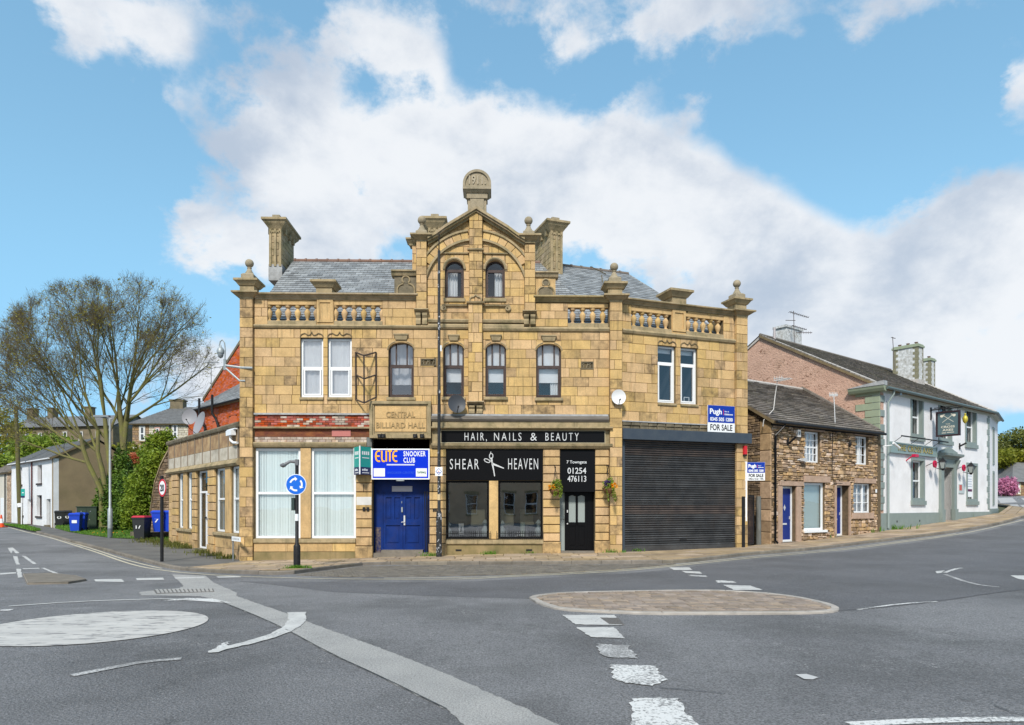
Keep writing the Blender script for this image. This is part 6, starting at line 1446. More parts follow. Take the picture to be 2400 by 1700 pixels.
# distant house on the right, past the pub
Dn = Fr(54.0, 76.0, 62, 75.0); Dt = thing('distant_stone_house', (58, 77, 2.9), 'low stone house at the far right edge beyond the pink blossom tree', 'house')
m = MB(); zt_ = Dn.uz(2390, 1130)[1]; a_, b_ = Dn.U(2376), Dn.U(2420); box(m, Dn, a_, b_ + 6, 1, zt_, -7, -.02); m.build('wall', RMORT, Dt)
pl = Pile(); ashlar(pl, Dn, a_, b_ + 6, 2.6, zt_, .3, .55, joint=.03, chf=.02); pl.flush('x', HOUSES, Dt, 0, 'wall_stones')
for r in ((2379, 1136, 2382, 1158), (2386, 1135, 2389.5, 1158)): simple_window(Dn, *r, Dt, .03, surround=M('cream_window_stone', (.5, .5, .34), rough=.8))
e0, e1 = Dn.p(a_ - .4, zt_, .4), Dn.p(b_ + 6, zt_, .4)
m = MB(); m.add([e0, e1, Dn.p(b_ + 6, zt_ + 2.4, -4), Dn.p(a_ + 2.2, zt_ + 2.4, -4)], [(0, 1, 2, 3)]); m.add([e0, Dn.p(a_ + 2.2, zt_ + 2.4, -4), Dn.p(a_ - .4, zt_, -8)], [(0, 1, 2)]); m.build('roof', FARSL, Dt)

# the houses across the road, behind the viewer: they show as reflections in the shop glass
OP = Fr(9.0, -13.0, -13.0, -14.5); Ob = thing('opposite_building', (-2, -14, 0), 'stone building across the road, seen only as a reflection in the salon windows', 'building')
m = MB(); wo_ = [(x_, x_ + 1.0, z_, z_ + 1.9) for x_ in (2.0, 5.0, 7.0, 10.5, 13.0, 16.0, 19.0) for z_ in (.9, 4.4)]
for q in rsub([(0, OP.L, -.3, 7.4)], wo_): box(m, OP, q[0], q[1], q[2], q[3], -.3, 0)
m.build('front_wall', M('reflected_brown_stone', (.66, .46, .30), (.54, .37, .24), ns=.8, rough=.9), Ob)
for q in wo_:
    w = window(Ob, OP, q[0], q[1], q[2], q[3], .07, .12, WHITE, ((q[2] + q[3]) / 2,), (), .06, GLASS, dep=.6)
    m = MB(); box(m, OP, q[0] - .12, q[1] + .12, q[3], q[3] + .2, -.1, .05); box(m, OP, q[0] - .12, q[1] + .12, q[2] - .16, q[2], -.1, .08); m.build('lintel_and_sill', TRIM, w)
m = MB(); m.add([OP.p(-.2, 7.4, .3), OP.p(OP.L + .2, 7.4, .3), OP.p(OP.L + .2, 10.2, -4.2), OP.p(-.2, 10.2, -4.2)], [(0, 1, 2, 3)]); m.add([OP.p(-.2, 10.2, -4.2), OP.p(OP.L + .2, 10.2, -4.2), OP.p(OP.L + .2, 7.4, -8.5), OP.p(-.2, 7.4, -8.5)], [(0, 1, 2, 3)]); m.build('roof', FARSL, Ob)
m = MB(); 
for uu in (0, OP.L): f_ = Fr(*OP.p(uu, 0, 0)[:2], *OP.p(uu, 0, -8.2)[:2]); prism(m, f_, [(0, -.3), (8.2, -.3), (8.2, 7.4), (4.2, 10.1), (0, 7.4)], -.02, .02)
m.build('gable_wall', MATS['reflected_brown_stone'], Ob)
# ================================================================ rubble cottage on the right
CF = Fr(10.7, 28.2, 17.5, 32.7); cu = CF.U
C = thing('rubble_cottage', (14, 30.5, .1), 'low two storey rubble stone cottage with two blue doors and a stone slate roof', 'house')
bx, by = 10.7 - .552 * 6.2, 28.2 + .834 * 6.2; CS = Fr(bx, by, 10.7, 28.2)
ezc = 5.15
def cz(x, y): return CF.uz(x, y)[1]
cw = {'up1': (1887, 1012, 1923, 1084), 'up2': (2006.5, 1023, 2036, 1089), 'shop': (1885, 1132, 1934, 1243), 'low': (2001, 1134, 2043, 1202)}
hc = {k: CF.rect(*r) for k, r in cw.items()}
d1 = (cu(1833), cu(1866), -.5, cz(1850, 1140)); d2 = (cu(1960), cu(1990), -.5, cz(1975, 1138)); holes = list(hc.values()) + [d1, d2]
lint = [CF.rect(1826, 1128.5, 1883, 1139), CF.rect(1884, 1116, 1945, 1131), CF.rect(1960, 1129, 1991, 1138), CF.rect(2002, 1122, 2052, 1133), CF.rect(1886, 1003, 1932, 1011), CF.rect(2001, 1014, 2044, 1022)]
jambs = [(d1[0] - .30, d1[0], -.3, d1[3]), (d1[1], d1[1] + .34, -.3, d1[3]), (d2[0] - .14, d2[0], -.3, d2[3]), (d2[1], d2[1] + .12, -.3, d2[3])]
core = MB()
for q in rsub([(0, CF.L, -.5, ezc)], holes): box(core, CF, q[0], q[1], q[2], q[3], -.42, -.035)
prism(core, CS, [(0, -.5), (CS.L, -.5), (CS.L, ezc), (2.2, ezc + 2.6), (0, ezc + 1.2)], -.4, -.035)
rx = Fr(17.5, 32.7, 17.5 - .552 * 6, 32.7 + .834 * 6); prism(core, rx, [(0, -.5), (6, -.5), (6, 6.4), (4, 7.7), (0, ezc)], 0, .3)
part(core, 'wall', RMORT, C)
pl = Pile(); rubble(pl, CF, 0.02, CF.L, -.2, ezc, holes + lint + jambs, None, (.07, .19), (.12, .42), prot=(-.015, .045), stp=.25, pale=.13, jit_=.009, joint=.02); pl.flush('stone', [RUBBLE, M('pale_rubble_stone', (.66, .52, .40), (.50, .36, .25), ns=9, rough=.9, bump=.6, var=.2)], C)
pl = Pile(); rubble(pl, CS, 3.4, CS.L - .55, -.2, 7.2, (), [(0, -.5), (CS.L, -.5), (CS.L, ezc), (2.2, ezc + 2.6), (0, ezc + 1.2)], (.07, .14), (.22, .6), stp=.4); pl.flush('side_stone', RUBBLED, C, 200)
z = -.2
while z < ezc - .3: h = random.uniform(.45, .8); m = MB(); chip(m, CS, [(CS.L - .54, z + .01), (CS.L - .0, z + .01), (CS.L - .0, z + h - .01), (CS.L - .54, z + h - .01)], -.03, .015, .02, 0, rv(.5)); m.build('corner_stone', RUBBLE, C); z += h
for q in lint: m = MB(); chip(m, CF, [(q[0], q[2]), (q[1], q[2]), (q[1], q[3]), (q[0], q[3])], -.2, .05, .02); m.build('lintel', PINKST, C)
for q in jambs: m = MB(); chip(m, CF, [(q[0] + .01, q[2]), (q[1], q[2]), (q[1], q[3]), (q[0] + .01, q[3])], -.4, .03, .015); m.build('door_jamb', PINKST, C)
q = hc['low']; m = MB(); chip(m, CF, [(q[0] - .2, q[2] - .28), (q[1] + .15, q[2] - .28), (q[1] + .15, q[2]), (q[0] - .2, q[2])], -.3, .06, .02); m.build('sill', PINKST, C)
def gw(key, cols, rows, mid=False, fw=.07, rec=.14, back='net'):
    q = hc[key]; u0, u1, z0, z1 = q; w = window(C, CF, u0, u1, z0, z1, fw, rec, WHITE, (), (), .05, GLASS, dep=.7)
    m = MB(); iw, ih = u1 - u0 - 2 * fw, z1 - z0 - 2 * fw
    for i in range(1, cols): box(m, CF, u0 + fw + iw * i / cols - .014, u0 + fw + iw * i / cols + .014, z0 + fw, z1 - fw, -rec - .04, -rec - .005)
    for i in range(1, rows): t = .035 if (mid and i == rows // 2) else .014; box(m, CF, u0 + fw, u1 - fw, z0 + fw + ih * i / rows - t, z0 + fw + ih * i / rows + t, -rec - .038, -rec - .008)
    if cols > 1 or rows > 1: m.build('glazing_bars', WHITE, w)
    if back == 'net': curtain(CF, u0, u1, z0, z1, -rec - .16, w, CURT, 5)
    elif back == 'blind':
        m = MB(); n = 22
        for i in range(n): zz = z0 + (z1 - z0) * i / n; m.add([CF.p(u0, zz, -rec - .12), CF.p(u1, zz, -rec - .12), CF.p(u1, zz + .05, -rec - .15), CF.p(u0, zz + .05, -rec - .15)], [(0, 1, 2, 3)])
        m.build('slatted_blind', CURT, w)
    return w
gw('up1', 4, 4, True); w = gw('up2', 3, 3, back='dark'); curtain(CF, hc['up2'][0], hc['up2'][1], hc['up2'][2], hc['up2'][3], -.4, w, M('dim_green_curtain', (.25, .32, .30), rough=.9), 5)
w = gw('shop', 1, 1, fw=.09, rec=.12, back=''); curtain(CF, hc['shop'][0], hc['shop'][1], hc['shop'][2], hc['shop'][3], -.28, w, M('mint_blind', (.62, .72, .70), rough=.8), 1, 'blind', .003)
m = MB(); q = hc['shop']; box(m, CF, q[0] - .03, q[1] + .10, q[2] - .10, q[2], -.2, .06); m.build('sill', WHITE, w)
gw('low', 3, 3, back='blind')
q = hc['up2']; m = MB(); box(m, CF, (q[0] * .55 + q[1] * .45) - .04, (q[0] * .55 + q[1] * .45) + .04, q[2], q[3], -.18, -.12); m.build('window_mullion', WHITE, C)
q = hc['low']; m = MB(); box(m, CF, q[0] + (q[1] - q[0]) * .62 - .05, q[0] + (q[1] - q[0]) * .62 + .05, q[2], q[3], -.18, -.12); m.build('window_mullion', WHITE, C)
def cdoor(d, rec, diamond, nm='door'):
    g = H(*CF.p(d[0], 0, .3)[:2]) + .14
    m = MB(); frame_poly(m, CF, [(d[0], g), (d[1], g), (d[1], d[3]), (d[0], d[3])], .085, -rec - .08, -rec); m.build('door_frame', WHITE, C)
    m = MB(); box(m, CF, d[0] + .08, d[1] - .08, g + .08, d[3] - .08, -rec - .07, -rec - .03); dd = m.build(nm, BLUED2, C)
    c = (d[0] + d[1]) / 2; zz = g + 1.45
    if diamond:
        m = MB(); P = [(c - .0, zz - .22), (c + .13, zz), (c, zz + .22), (c - .13, zz)]; frame_poly(m, CF, [P[0], P[1], P[2], P[3]], .035, -rec - .035, -rec - .015); o = m.build('diamond_light', BLUED2, dd); pane(CF, P, -rec - .026, M('diamond_pane', (.5, .5, .52), rough=.15, spec=.8), dd)
    m = MB(); box(m, CF, c - .14, c + .14, g + .72, g + .79, -rec - .03, -rec - .01); m.build('letter_plate', SILVER, dd)
    m = MB(); box(m, CF, d[1] - .17, d[1] - .14, g + .95, g + 1.08, -rec - .03, -rec + .03); m.build('handle', SILVER, dd)
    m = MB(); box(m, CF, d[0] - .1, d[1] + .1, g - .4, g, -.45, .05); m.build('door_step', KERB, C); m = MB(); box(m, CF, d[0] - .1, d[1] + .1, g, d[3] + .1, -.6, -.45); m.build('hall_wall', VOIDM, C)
cdoor(d1, .20, True); cdoor(d2, .34, False)
hcz = ezc + .02; o = RP(CF.p(-.15, hcz, .28), (CF.ux, CF.uy, 0), Vector(CF.p(0, 7.80, -4.0)) - Vector(CF.p(0, hcz, .28)))
slates(C, o, [CF.p(-.15, hcz, .28), CF.p(CF.L + .12, hcz, .28), CF.p(CF.L + .12, 7.80, -4.0), CF.p(-.15, 7.80, -4.0)], .20, .50, STSLATE, MORTAR, th=.045, wj=1, randw=.35, rag=.012, name='stone_slate')
m = MB(); m.add([CF.p(-.15, 7.78, -4), CF.p(CF.L + .12, 7.78, -4), CF.p(CF.L + .12, 6.3, -6.4), CF.p(-.15, 6.3, -6.4)], [(0, 1, 2, 3)]); m.build('rear_roof', STSLATE, C)
ridge(CF.p(-.1, 7.83, -4.0), CF.p(CF.L, 7.83, -4.0), 'ridge_stone', FLASH, .55, False, .09, C)
m = MB(); prism(m, rx, [(0.0, ezc + .12), (4.0, 7.85), (4.0, 7.98), (0.0, ezc + .25)], -.02, .2); m.build('mortar_fillet', STSLATE, C)
m = MB(); tube(m, [CF.p(-.1, ezc - .04, .34), CF.p(CF.L + .1, ezc - .06, .34)], .06, 8); box(m, CF, 0, CF.L, ezc - .14, ezc - .01, 0, .06); m.build('gutter', BLACKM, C)
uu = cu(1812); gz = H(*CF.p(uu, 0, .3)[:2]) + .1; m = MB(); tube(m, [CF.p(uu + .35, ezc - .08, .33), CF.p(uu + .3, ezc - .2, .30), CF.p(uu, ezc - .55, .11), CF.p(uu, gz + .15, .11), CF.p(uu + .05, gz + .03, .2)], .045, 8)
for zz in (1.2, 2.6, 4.0): box(m, CF, uu - .07, uu + .07, zz, zz + .05, .0, .13)
m.build('downpipe', BLACK, C)
for u_, mt, nm, bz_ in ((cu(1869), M('alarm_box_white', (.62, .60, .58), rough=.5), 'alarm_box', (1869, 1007, 1025)),): m = MB(); box(m, CF, u_ - .12, u_ + .10, cz(1869, 1025), cz(1869, 1008), 0, .10); o = m.build(nm, mt, C); m = MB(); box(m, CF, u_ - .02, u_ + .02, cz(1869, 1020), cz(1869, 1013), .1, .104); m.build('alarm_mark', SIGNK, o)
m = MB(); a = CF.p(cu(1845), cz(1845, 1042), .02); tube(m, [a, CF.p(cu(1845), cz(1845, 1026), .02)], .06, 4); tube(m, [a, CF.p(cu(1845), cz(1845, 1026), .42)], .05, 4); m.build('sign_bracket', BLACKM, C)
m = MB(); box(m, CF, cu(1872), cu(1882), cz(1877, 1082), cz(1877, 1075), .06, .22); tube(m, [CF.p(cu(1868), cz(1868, 1078), 0), CF.p(cu(1873), cz(1870, 1078), .12)], .03, 5); m.build('floodlight', M('pale_lamp_housing', (.5, .5, .5), rough=.4), C)
m = MB(); lathe(m, CF.p(cu(1986), cz(1986, 1048), .12), [(.02, 0), (.06, .05), (.07, .14), (.03, .2), (.03, .3)], 10); m.build('wall_lamp', BLACKM, C)
m = MB(); box(m, CF, cu(2050) - .0, cu(2050) + .12, cz(2050, 1155), cz(2050, 1147), .03, .05); m.build('number_plate', WHITE, C)
m = MB(); tube(m, [CF.p(cu(1948), cz(1948, 1015), .08), CF.p(cu(1948), cz(1948, 1105), .05), CF.p(cu(1952), cz(1950, 1132), .05), CF.p(cu(1972), cz(1972, 1134), .05)], .012, 4); tube(m, [CF.p(cu(1944), cz(1944, 1015), .3), CF.p(cu(1957), cz(1957, 1014), .3)], .02, 4); tube(m, [CF.p(cu(1943), cz(1944, 1032), .06), CF.p(cu(1943), cz(1944, 1018), .06)], .02, 4); m.build('cable', BLACKM, C)
# two roof aerials
def yagi(base, top, parent_lab, elems, name='tv_aerial', boom=None, mast_r=.02, mat=GREYMET):
    t = thing(name, base, *parent_lab); m = MB(); tube(m, top, mast_r, 6); m.build('mast', mat, t)
    for (c, dirv, L, n, el_) in elems:
        m = MB(); c = Vector(c); dv = Vector(dirv).normalized(); tube(m, [c, c + dv * L], .020, 4); sd_ = dv.cross(Vector((0, 0, 1))).normalized() if el_[1] == 'h' else Vector((0, 0, 1))
        for i in range(n): p = c + dv * L * (i + .3) / n; tube(m, [p - sd_ * el_[0], p + sd_ * el_[0]], .012, 3, cap=False)
        m.build('antenna', mat, t)
    return t
p0 = Vector(CF.p(cu(1792, .1) if False else .0, 4.55, -.15)); rp_ = lambda px, py, Y: ((px - CX) / FOC * Y, Y, CAMH + (HZ - py) * Y / FOC)
yagi(rp_(1788, 1003, 28.4), [rp_(1788, 1000, 28.3), rp_(1790, 985, 28.3), rp_(1813, 960, 28.6), rp_(1817, 925, 28.8), rp_(1822, 893, 28.8)], ('bent pale pole television aerial rising past the left end of the cottage roof', 'aerial'), [(rp_(1813, 888, 28.8), (1, .15, .12), .45, 4, (.10, 'v')), (rp_(1820, 893, 28.8), (.5, -1, 0), .7, 9, (.2, 'h'))], mat=M('pale_aerial_pole', (.5, .48, .46), rough=.5))
yagi(rp_(1957, 1015, 30.9), [rp_(1958, 1014, 31.0), rp_(1956, 960, 31.0), rp_(1954, 926, 31.0)], ('straight grey pole aerial with a white grid panel in the middle of the cottage roof', 'aerial'), [(rp_(1943, 925, 31.0), (1, 0, 0), .40, 6, (.10, 'v')), (rp_(1944, 927.5, 31.0), (1, 0, 0), .38, 2, (.02, 'v'))], mat=M('white_aerial_grid', (.6, .6, .6), rough=.5))
# gate and timber post between the corner building and the cottage
o = MB(); p = G(1778, 1277, .1); gz = H(*p) + .08; tube(o, [(p[0], p[1], gz - .2), (p[0], p[1], gz + 1.05), (p[0], p[1], gz + 2.0)], [.105, .10, .095], 10); tag(o.build('timber_post', WOODP, smooth=True), 'weathered grey round timber post in the gap beside the cottage', 'post')
GA = Fr(8.85, 26.35, 9.75, 27.4); g_ = thing('metal_gate', (9.2, 26.8, .1), 'dark narrow gate closing the gap between shop shutter and cottage', 'gate'); m = MB(); frame_poly(m, GA, [(0, .15), (1.3, .15), (1.3, 2.1), (0, 2.1)], .05, -.03, .0); m.build('gate_frame', BLACKM, g_)
for i in range(9): m = MB(); box(m, GA, .08 + i * .135, .10 + i * .135 + .04, .2, 2.05, -.02, -.005); m.build('upright', M('dark_purple_brown_slat', (.03, .02, .022), rough=.7), g_)

# ================================================================ the pub
PF = Fr(17.8, 33.0, 29.3, 41.9); pu = PF.U
Pb = thing('pub_building', (23, 38, .6), 'white painted public house with grey green quoins and window surrounds at right', 'building')
ZP = 7.50
prc = lambda *r: PF.rect(*r)
def pz_(x, y): return PF.uz(x, y)[1]
upz = (pz_(2148, 1024), pz_(2148, 930)); loz = (pz_(2150, 1174), pz_(2150, 1080))
W_up = [(pu(2137) - .0, pu(2163) - .12), (pu(2202), pu(2230) - .12), (pu(2264), pu(2288) - .12)]; W_lo = [(pu(2138), pu(2166) - .12), (pu(2267), pu(2290) - .12)]
dpu = (pu(2207), pu(2230), 0, pz_(2218, 1096))
hp = [(a, b, upz[0], upz[1]) for a, b in W_up] + [(a, b, loz[0], loz[1]) for a, b in W_lo] + [dpu]
core = MB()
for q in rsub([(0, PF.L, -.3, ZP)], hp): box(core, PF, q[0], q[1], q[2], q[3], -.4, 0)
EW = Fr(29.3, 41.9, 29.3 + .64 * 5.5, 41.9 + .768 * 5.5); box(core, EW, 0, EW.L, 0, ZP, -.3, 0)
part(core, 'wall', PUBW, Pb)
gb = Fr(17.8 - .61 * 7.3, 33 + .79 * 7.3, 17.8, 33.0); m = MB(); prism(m, gb, [(0, -.3), (gb.L, -.3), (gb.L, 7.5), (.93, 11.05), (0, 10.5)], -.35, 0); part(m, 'gable_wall', PINK, Pb)
bl_ = Fr(gb.ox + .61 * 0, gb.oy, gb.ox - .5, gb.oy + 6); m = MB(); p_ = (gb.ox, gb.oy); f_ = Fr(p_[0] + PF.ux * 17, p_[1] + PF.uy * 17, p_[0], p_[1]); box(m, f_, 0, 17, 0, 10.4, -.3, 0); part(m, 'rear_wall', PINK, Pb)
# roof
def prf(u, d, z): return PF.p(u, z, d)
ov = .32; slope = (11.15 - ZP) / 6.4; e = ZP - ov * slope + .05
rPr = RP(prf(-.12, ov, e), (PF.ux, PF.uy, 0), Vector(prf(0, -6.4, 11.2)) - Vector(prf(0, ov, e))); ee2 = EW.p(5.5, e, ov)
slates(Pb, rPr, [prf(-.12, ov, e), prf(PF.L + .15, ov, e), prf(16.0, -6.4, 11.2), prf(-.12, -6.4, 11.2)], .24, .40, PSLATE, MORTAR, th=.035, wj=1, randw=.3, rag=.01)
m = MB(); m.add([prf(PF.L + .15, ov, e), EW.p(5.6, e, ov), EW.p(5.6, 10.6, -5), prf(16.0, -6.4, 11.2)], [(0, 1, 2, 3)]); m.add([prf(-.12, -6.4, 11.2), prf(16, -6.4, 11.2), prf(16, -10, 9.2), prf(-.12, -7.5, 10.5)], [(0, 1, 2, 3)]); m.build('rear_roof', PSLATE, Pb)
ridge(prf(-.1, -6.4, 11.2), prf(16, -6.4, 11.2), 'ridge_tile', M('pub_ridge', (.17, .15, .13), rough=.9), .6, False, .09, Pb); ridge(prf(16, -6.4, 11.2), prf(PF.L + .15, ov, e + .03), 'hip_tile', FLASH, .6, False, .07, Pb)
m = MB(); tube(m, [prf(-.1, ov + .05, e - .02), prf(PF.L + .2, ov + .05, e - .02), EW.p(5, e - .02, ov)], .075, 8); m.build('gutter', M('grey_green_gutter', (.10, .13, .125), rough=.4), Pb)
m = MB(); mould(m, PF, 0, PF.L + .1, [(0, ZP - .32), (.05, ZP - .32), (.08, ZP - .2), (.28, ZP - .15), (.28, ZP - .12), (0, ZP - .10)]); mould(m, EW, 0, 5, [(0, ZP - .32), (.05, ZP - .32), (.08, ZP - .2), (.28, ZP - .15), (.28, ZP - .12), (0, ZP - .10)]); part(m, 'eaves_cornice', M('pale_green_eaves', (.45, .48, .42), rough=.6), Pb)
# gable cornice return with lead top
ua = gb.U(1994); m = MB(); mould(m, gb, ua, gb.L + .3, [(0, 7.18), (.22, 7.22), (.30, 7.34), (.34, 7.46), (0, 7.46)]); part(m, 'cornice_return', PUBG2, Pb); m = MB(); prism(m, gb, [(ua - .05, 7.47), (gb.L + .32, 7.47), (gb.L + .32, 7.68), (ua + .9, 7.60)], -.02, .36); part(m, 'lead_cap', LEAD, Pb)
m = MB(); s_ = (11.05 - 7.5) / (gb.L - .93)
prism(m, gb, [(.93, 11.05), (gb.L - .3, 7.5 + .3 * s_), (gb.L - .3, 7.62 + .3 * s_), (.93, 11.2)], -.3, .07); prism(m, gb, [(-.1, 10.42), (.93, 11.05), (.93, 11.2), (-.1, 10.55)], -.3, .07); part(m, 'verge', FLASH, Pb)
# quoins
zq = 1.45; k = 0
while zq < 7.1:
    lw = 1.18 if k % 2 == 0 else .72; fw_ = .30 if k % 2 else .16
    if zq > 4.9 - .2: m = MB(); chip(m, gb, [(gb.L - lw, zq + .01), (gb.L - .0, zq + .01), (gb.L, zq + .335), (gb.L - lw, zq + .335)], -.02, .04, .015); part(m, 'quoin', PUBG2, Pb)
    if k % 2 or zq < 5.0: m = MB(); chip(m, PF, [(.0, zq + .01), (fw_ + .1, zq + .01), (fw_ + .1, zq + .335), (.0, zq + .335)], -.02, .04, .015); part(m, 'quoin', PUBG, Pb)
    m = MB(); w2 = .32 if k % 2 else .16; chip(m, PF, [(PF.L - w2 - .12, zq + .01), (PF.L - .02, zq + .01), (PF.L - .02, zq + .335), (PF.L - w2 - .12, zq + .335)], -.02, .035, .015); part(m, 'quoin', PUBG, Pb)
    zq += .35; k += 1
m = MB(); 
for q in rsub([(-.0, PF.L, -.3, 1.32)], [(dpu[0] - .25, dpu[1] + .25, -1, 3)]): box(m, PF, q[0], q[1], q[2], q[3], -.05, .05)
box(m, EW, 0, 5.4, 0, 1.5, -.05, .05); part(m, 'plinth', PUBG, Pb)
for x in (2100, 2153): m = MB(); box(m, PF, pu(x) - .05, pu(x) + .05, .85, .95, .04, .056); part(m, 'air_vent', BLACKM, Pb)
def pubwin(a, b, z0, z1, banner=None, bil=True):
    m = MB(); s = .16
    frame_poly(m, PF, [(a - s, z0 - .02), (b + s, z0 - .02), (b + s, z1 + s), (a - s, z1 + s)], s, -.02, .035); m.build('window_surround', PUBG, Pb)
    m = MB(); box(m, PF, a - s - .04, b + s + .04, z0 - .22, z0, -.1, .10); m.build('sill', PUBG, Pb)
    for q in ((a - .001, a + .012), (b - .012, b + .001)): m = MB(); box(m, PF, q[0], q[1], z0, z1, -.30, -.0); m.build('window_reveal', PUBG, Pb)
    zm = (z0 + z1) / 2; w = window(Pb, PF, a + .01, b - .01, z0, z1, .08, .16, WHITE, (zm,), (), .08, GLASS, dep=.9); curtain(PF, a, a + (b - a) * .55, z0, z1, -.42, w, M('pale_green_curtain', (.50, .56, .42), rough=.9), 3)
for a, b in W_up: pubwin(a, b, *upz)
for a, b in W_lo: pubwin(a, b, *loz)
# door case
a, b, _, zt_ = dpu; g = H(*PF.p(a, 0, .3)[:2]) + .12
m = MB(); box(m, PF, a - .40, a - .02, g - .4, zt_ + .25, -.05, .14); box(m, PF, b + .02, b + .40, g - .4, zt_ + .25, -.05, .14); box(m, PF, a - .44, a, g - .4, 1.5, -.05, .20); box(m, PF, b, b + .44, g - .4, 1.5, -.05, .20); box(m, PF, a - .40, b + .40, zt_, zt_ + .45, -.05, .12); part(m, 'door_case', PUBG, Pb)
m = MB(); mould(m, PF, a - .62, b + .62, [(-.02, zt_ + .45), (.16, zt_ + .45), (.22, zt_ + .55), (.42, zt_ + .62), (.44, zt_ + .74), (-.02, zt_ + .76)]); prism(m, PF, [(a - .45, zt_ + .76), (b + .45, zt_ + .76), (b + .45, zt_ + .86), ((a + b) / 2, zt_ + 1.12), (a - .45, zt_ + .86)], -.02, .16); part(m, 'door_hood', PUBG, Pb)
for uu in (a - .30, b + .30): m = MB(); mould(m, PF, uu - .1, uu + .1, [(.0, zt_ - .15), (.16, zt_ - .1), (.2, zt_ + .1), (.34, zt_ + .42), (0, zt_ + .45)]); part(m, 'hood_bracket', PUBG, Pb)
m = MB(); box(m, PF, a - .02, b + .02, g, zt_, -.55, -.45); dd = part(m, 'door', BLACKM, Pb); m = MB(); box(m, PF, a - .02, a, g, zt_, -.5, 0); box(m, PF, b, b + .02, g, zt_, -.5, 0); part(m, 'door_reveal', PUBG, Pb); m = MB(); box(m, PF, a - .1, b + .1, g - .5, g, -.5, .12); box(m, PF, a - .1, b + .1, g - .5, g - .12, .1, .35); part(m, 'door_step', PINKST, Pb)
for z0, z1 in ((4.3, 6.7), (1.7, 3.9)):
    m = MB(); frame_poly(m, EW, [(1.9, z0), (2.9, z0), (2.9, z1), (1.9, z1)], .15, -.02, .04); o = m.build('window_surround', PUBG, Pb); m = MB(); box(m, EW, 2.05, 2.75, z0 + .15, z1 - .15, -.04, .01); m.build('pane', M('dark_window_pane', (.06, .07, .08)) if False else MATS['dark_window_pane'], o)
m = MB(); uu = pu(2077); tube(m, [PF.p(uu + .1, e - .05, ov), PF.p(uu + .1, e - .25, ov - .02), PF.p(uu, e - .65, .1), PF.p(uu, .6, .1)], .055, 8); m.build('downpipe', M('grey_green_pipe', (.26, .31, .30), rough=.45), Pb)
# chimneys: patchy white render with green brick corners
PCH = M('patchy_white_chimney_render', (.66, .67, .68), (.38, .38, .36), ns=7, rough=.9, bump=.8, bs=14, grime=.5, gcol=(.22, .18, .12), gs=2.5); GBR = M('green_brick_quoin', (.24, .225, .15), (.19, .18, .12), ns=8, rough=.9)
def pubchim(u0, u1, d0, d1, z0, z1, pots=3):
    m = MB(); box(m, PF, u0, u1, z0, z1, d0, d1); c = part(m, 'chimney', PCH, Pb); m = MB(); zz = z0; k = 0
    while zz < z1 - .1:
        ln = .30 if k % 2 else .18
        for (ua, ub, da, db) in ((u0 - .012, u0 + ln * .6, d1 - ln, d1 + .012), (u0 - .012, u0 + ln * .5, d0 - .012, d0 + ln), (u1 - ln * .5, u1 + .012, d1 - ln, d1 + .012)): box(m, PF, ua, ub, zz, zz + .17, da, db)
        zz += .18; k += 1
    m.build('corner_bricks', GBR, c); m = MB(); box(m, PF, u0 - .07, u1 + .07, z1 - .12, z1, d0 - .07, d1 + .07); box(m, PF, u0 - .02, u1 + .02, z1, z1 + .08, d0 - .02, d1 + .02); m.build('chimney_cap', PUBG2, c)
    for i in range(pots): m = MB(); lathe(m, PF.p((u0 + u1) / 2, z1 + .08, d0 + (d1 - d0) * (i + .5) / pots), [(.10, 0), (.08, .12), (.11, .14), (.11, .17)], 10); m.build('chimney_pot', RIDGE, c)
    m = MB(); box(m, PF, u0 - .1, u1 + .1, z0, z0 + .75, d0 - .1, d1 + .06); m.build('mortar_flaunching', FLASH, c)
pubchim(12.75, 13.55, -4.85, -3.35, 9.0, 11.95); pubchim(18.0, 18.75, -5.6, -4.6, 8.8, 11.95, 2)
m = MB(); tube(m, [rp_(1815, 800, 38.5), rp_(1815, 782, 38.5)], .09, 8); tube(m, [rp_(1815, 784, 38.5), rp_(1815, 768, 38.5)], .075, 8); m.build('flue_pipe', M('pale_flue', (.42, .38, .38), rough=.5, metal=.2), Pb)
mch = MB(); f_ = PF.off(-7.3); box(mch, f_, f_.U(1832), f_.U(1868), 10.2, f_.uz(1850, 772)[1], -.5, .3); box(mch, f_, f_.U(1830), f_.U(1870), f_.uz(1850, 774)[1], f_.uz(1850, 769)[1], -.56, .36); part(mch, 'rear_chimney', PCH, Pb)
Y_ = 40.5
yagi(rp_(1862, 803, Y_), [rp_(1862, 806, Y_), rp_(1861, 770, Y_), rp_(1860, 729, Y_)], ('tall rusty mast with several toothed aerials on the chimney above the pink gable', 'aerial'),
     [(rp_(1850, 731, Y_), (1, .3, -.18), 1.4, 10, (.16, 'h')), (rp_(1841, 751, Y_), (1, -.3, -.1), .55, 3, (.05, 'h')), (rp_(1856, 763, Y_), (1, .2, -.22), 1.0, 8, (.14, 'h')), (rp_(1866, 780, Y_), (1, 0, 0), .95, 7, (.08, 'v'))], mat=M('rusty_aerial', (.12, .10, .10), rough=.7))
Y_ = 42.5; yagi(rp_(2094, 864, Y_), [rp_(2096, 864, Y_), rp_(2094, 822, Y_), rp_(2092, 790, Y_)], ('thin single aerial mast left of the pub chimneys', 'aerial'), [(rp_(2089, 791, Y_), (1, .2, -.2), .3, 3, (.07, 'h'))], mat=MATS['rusty_aerial'])
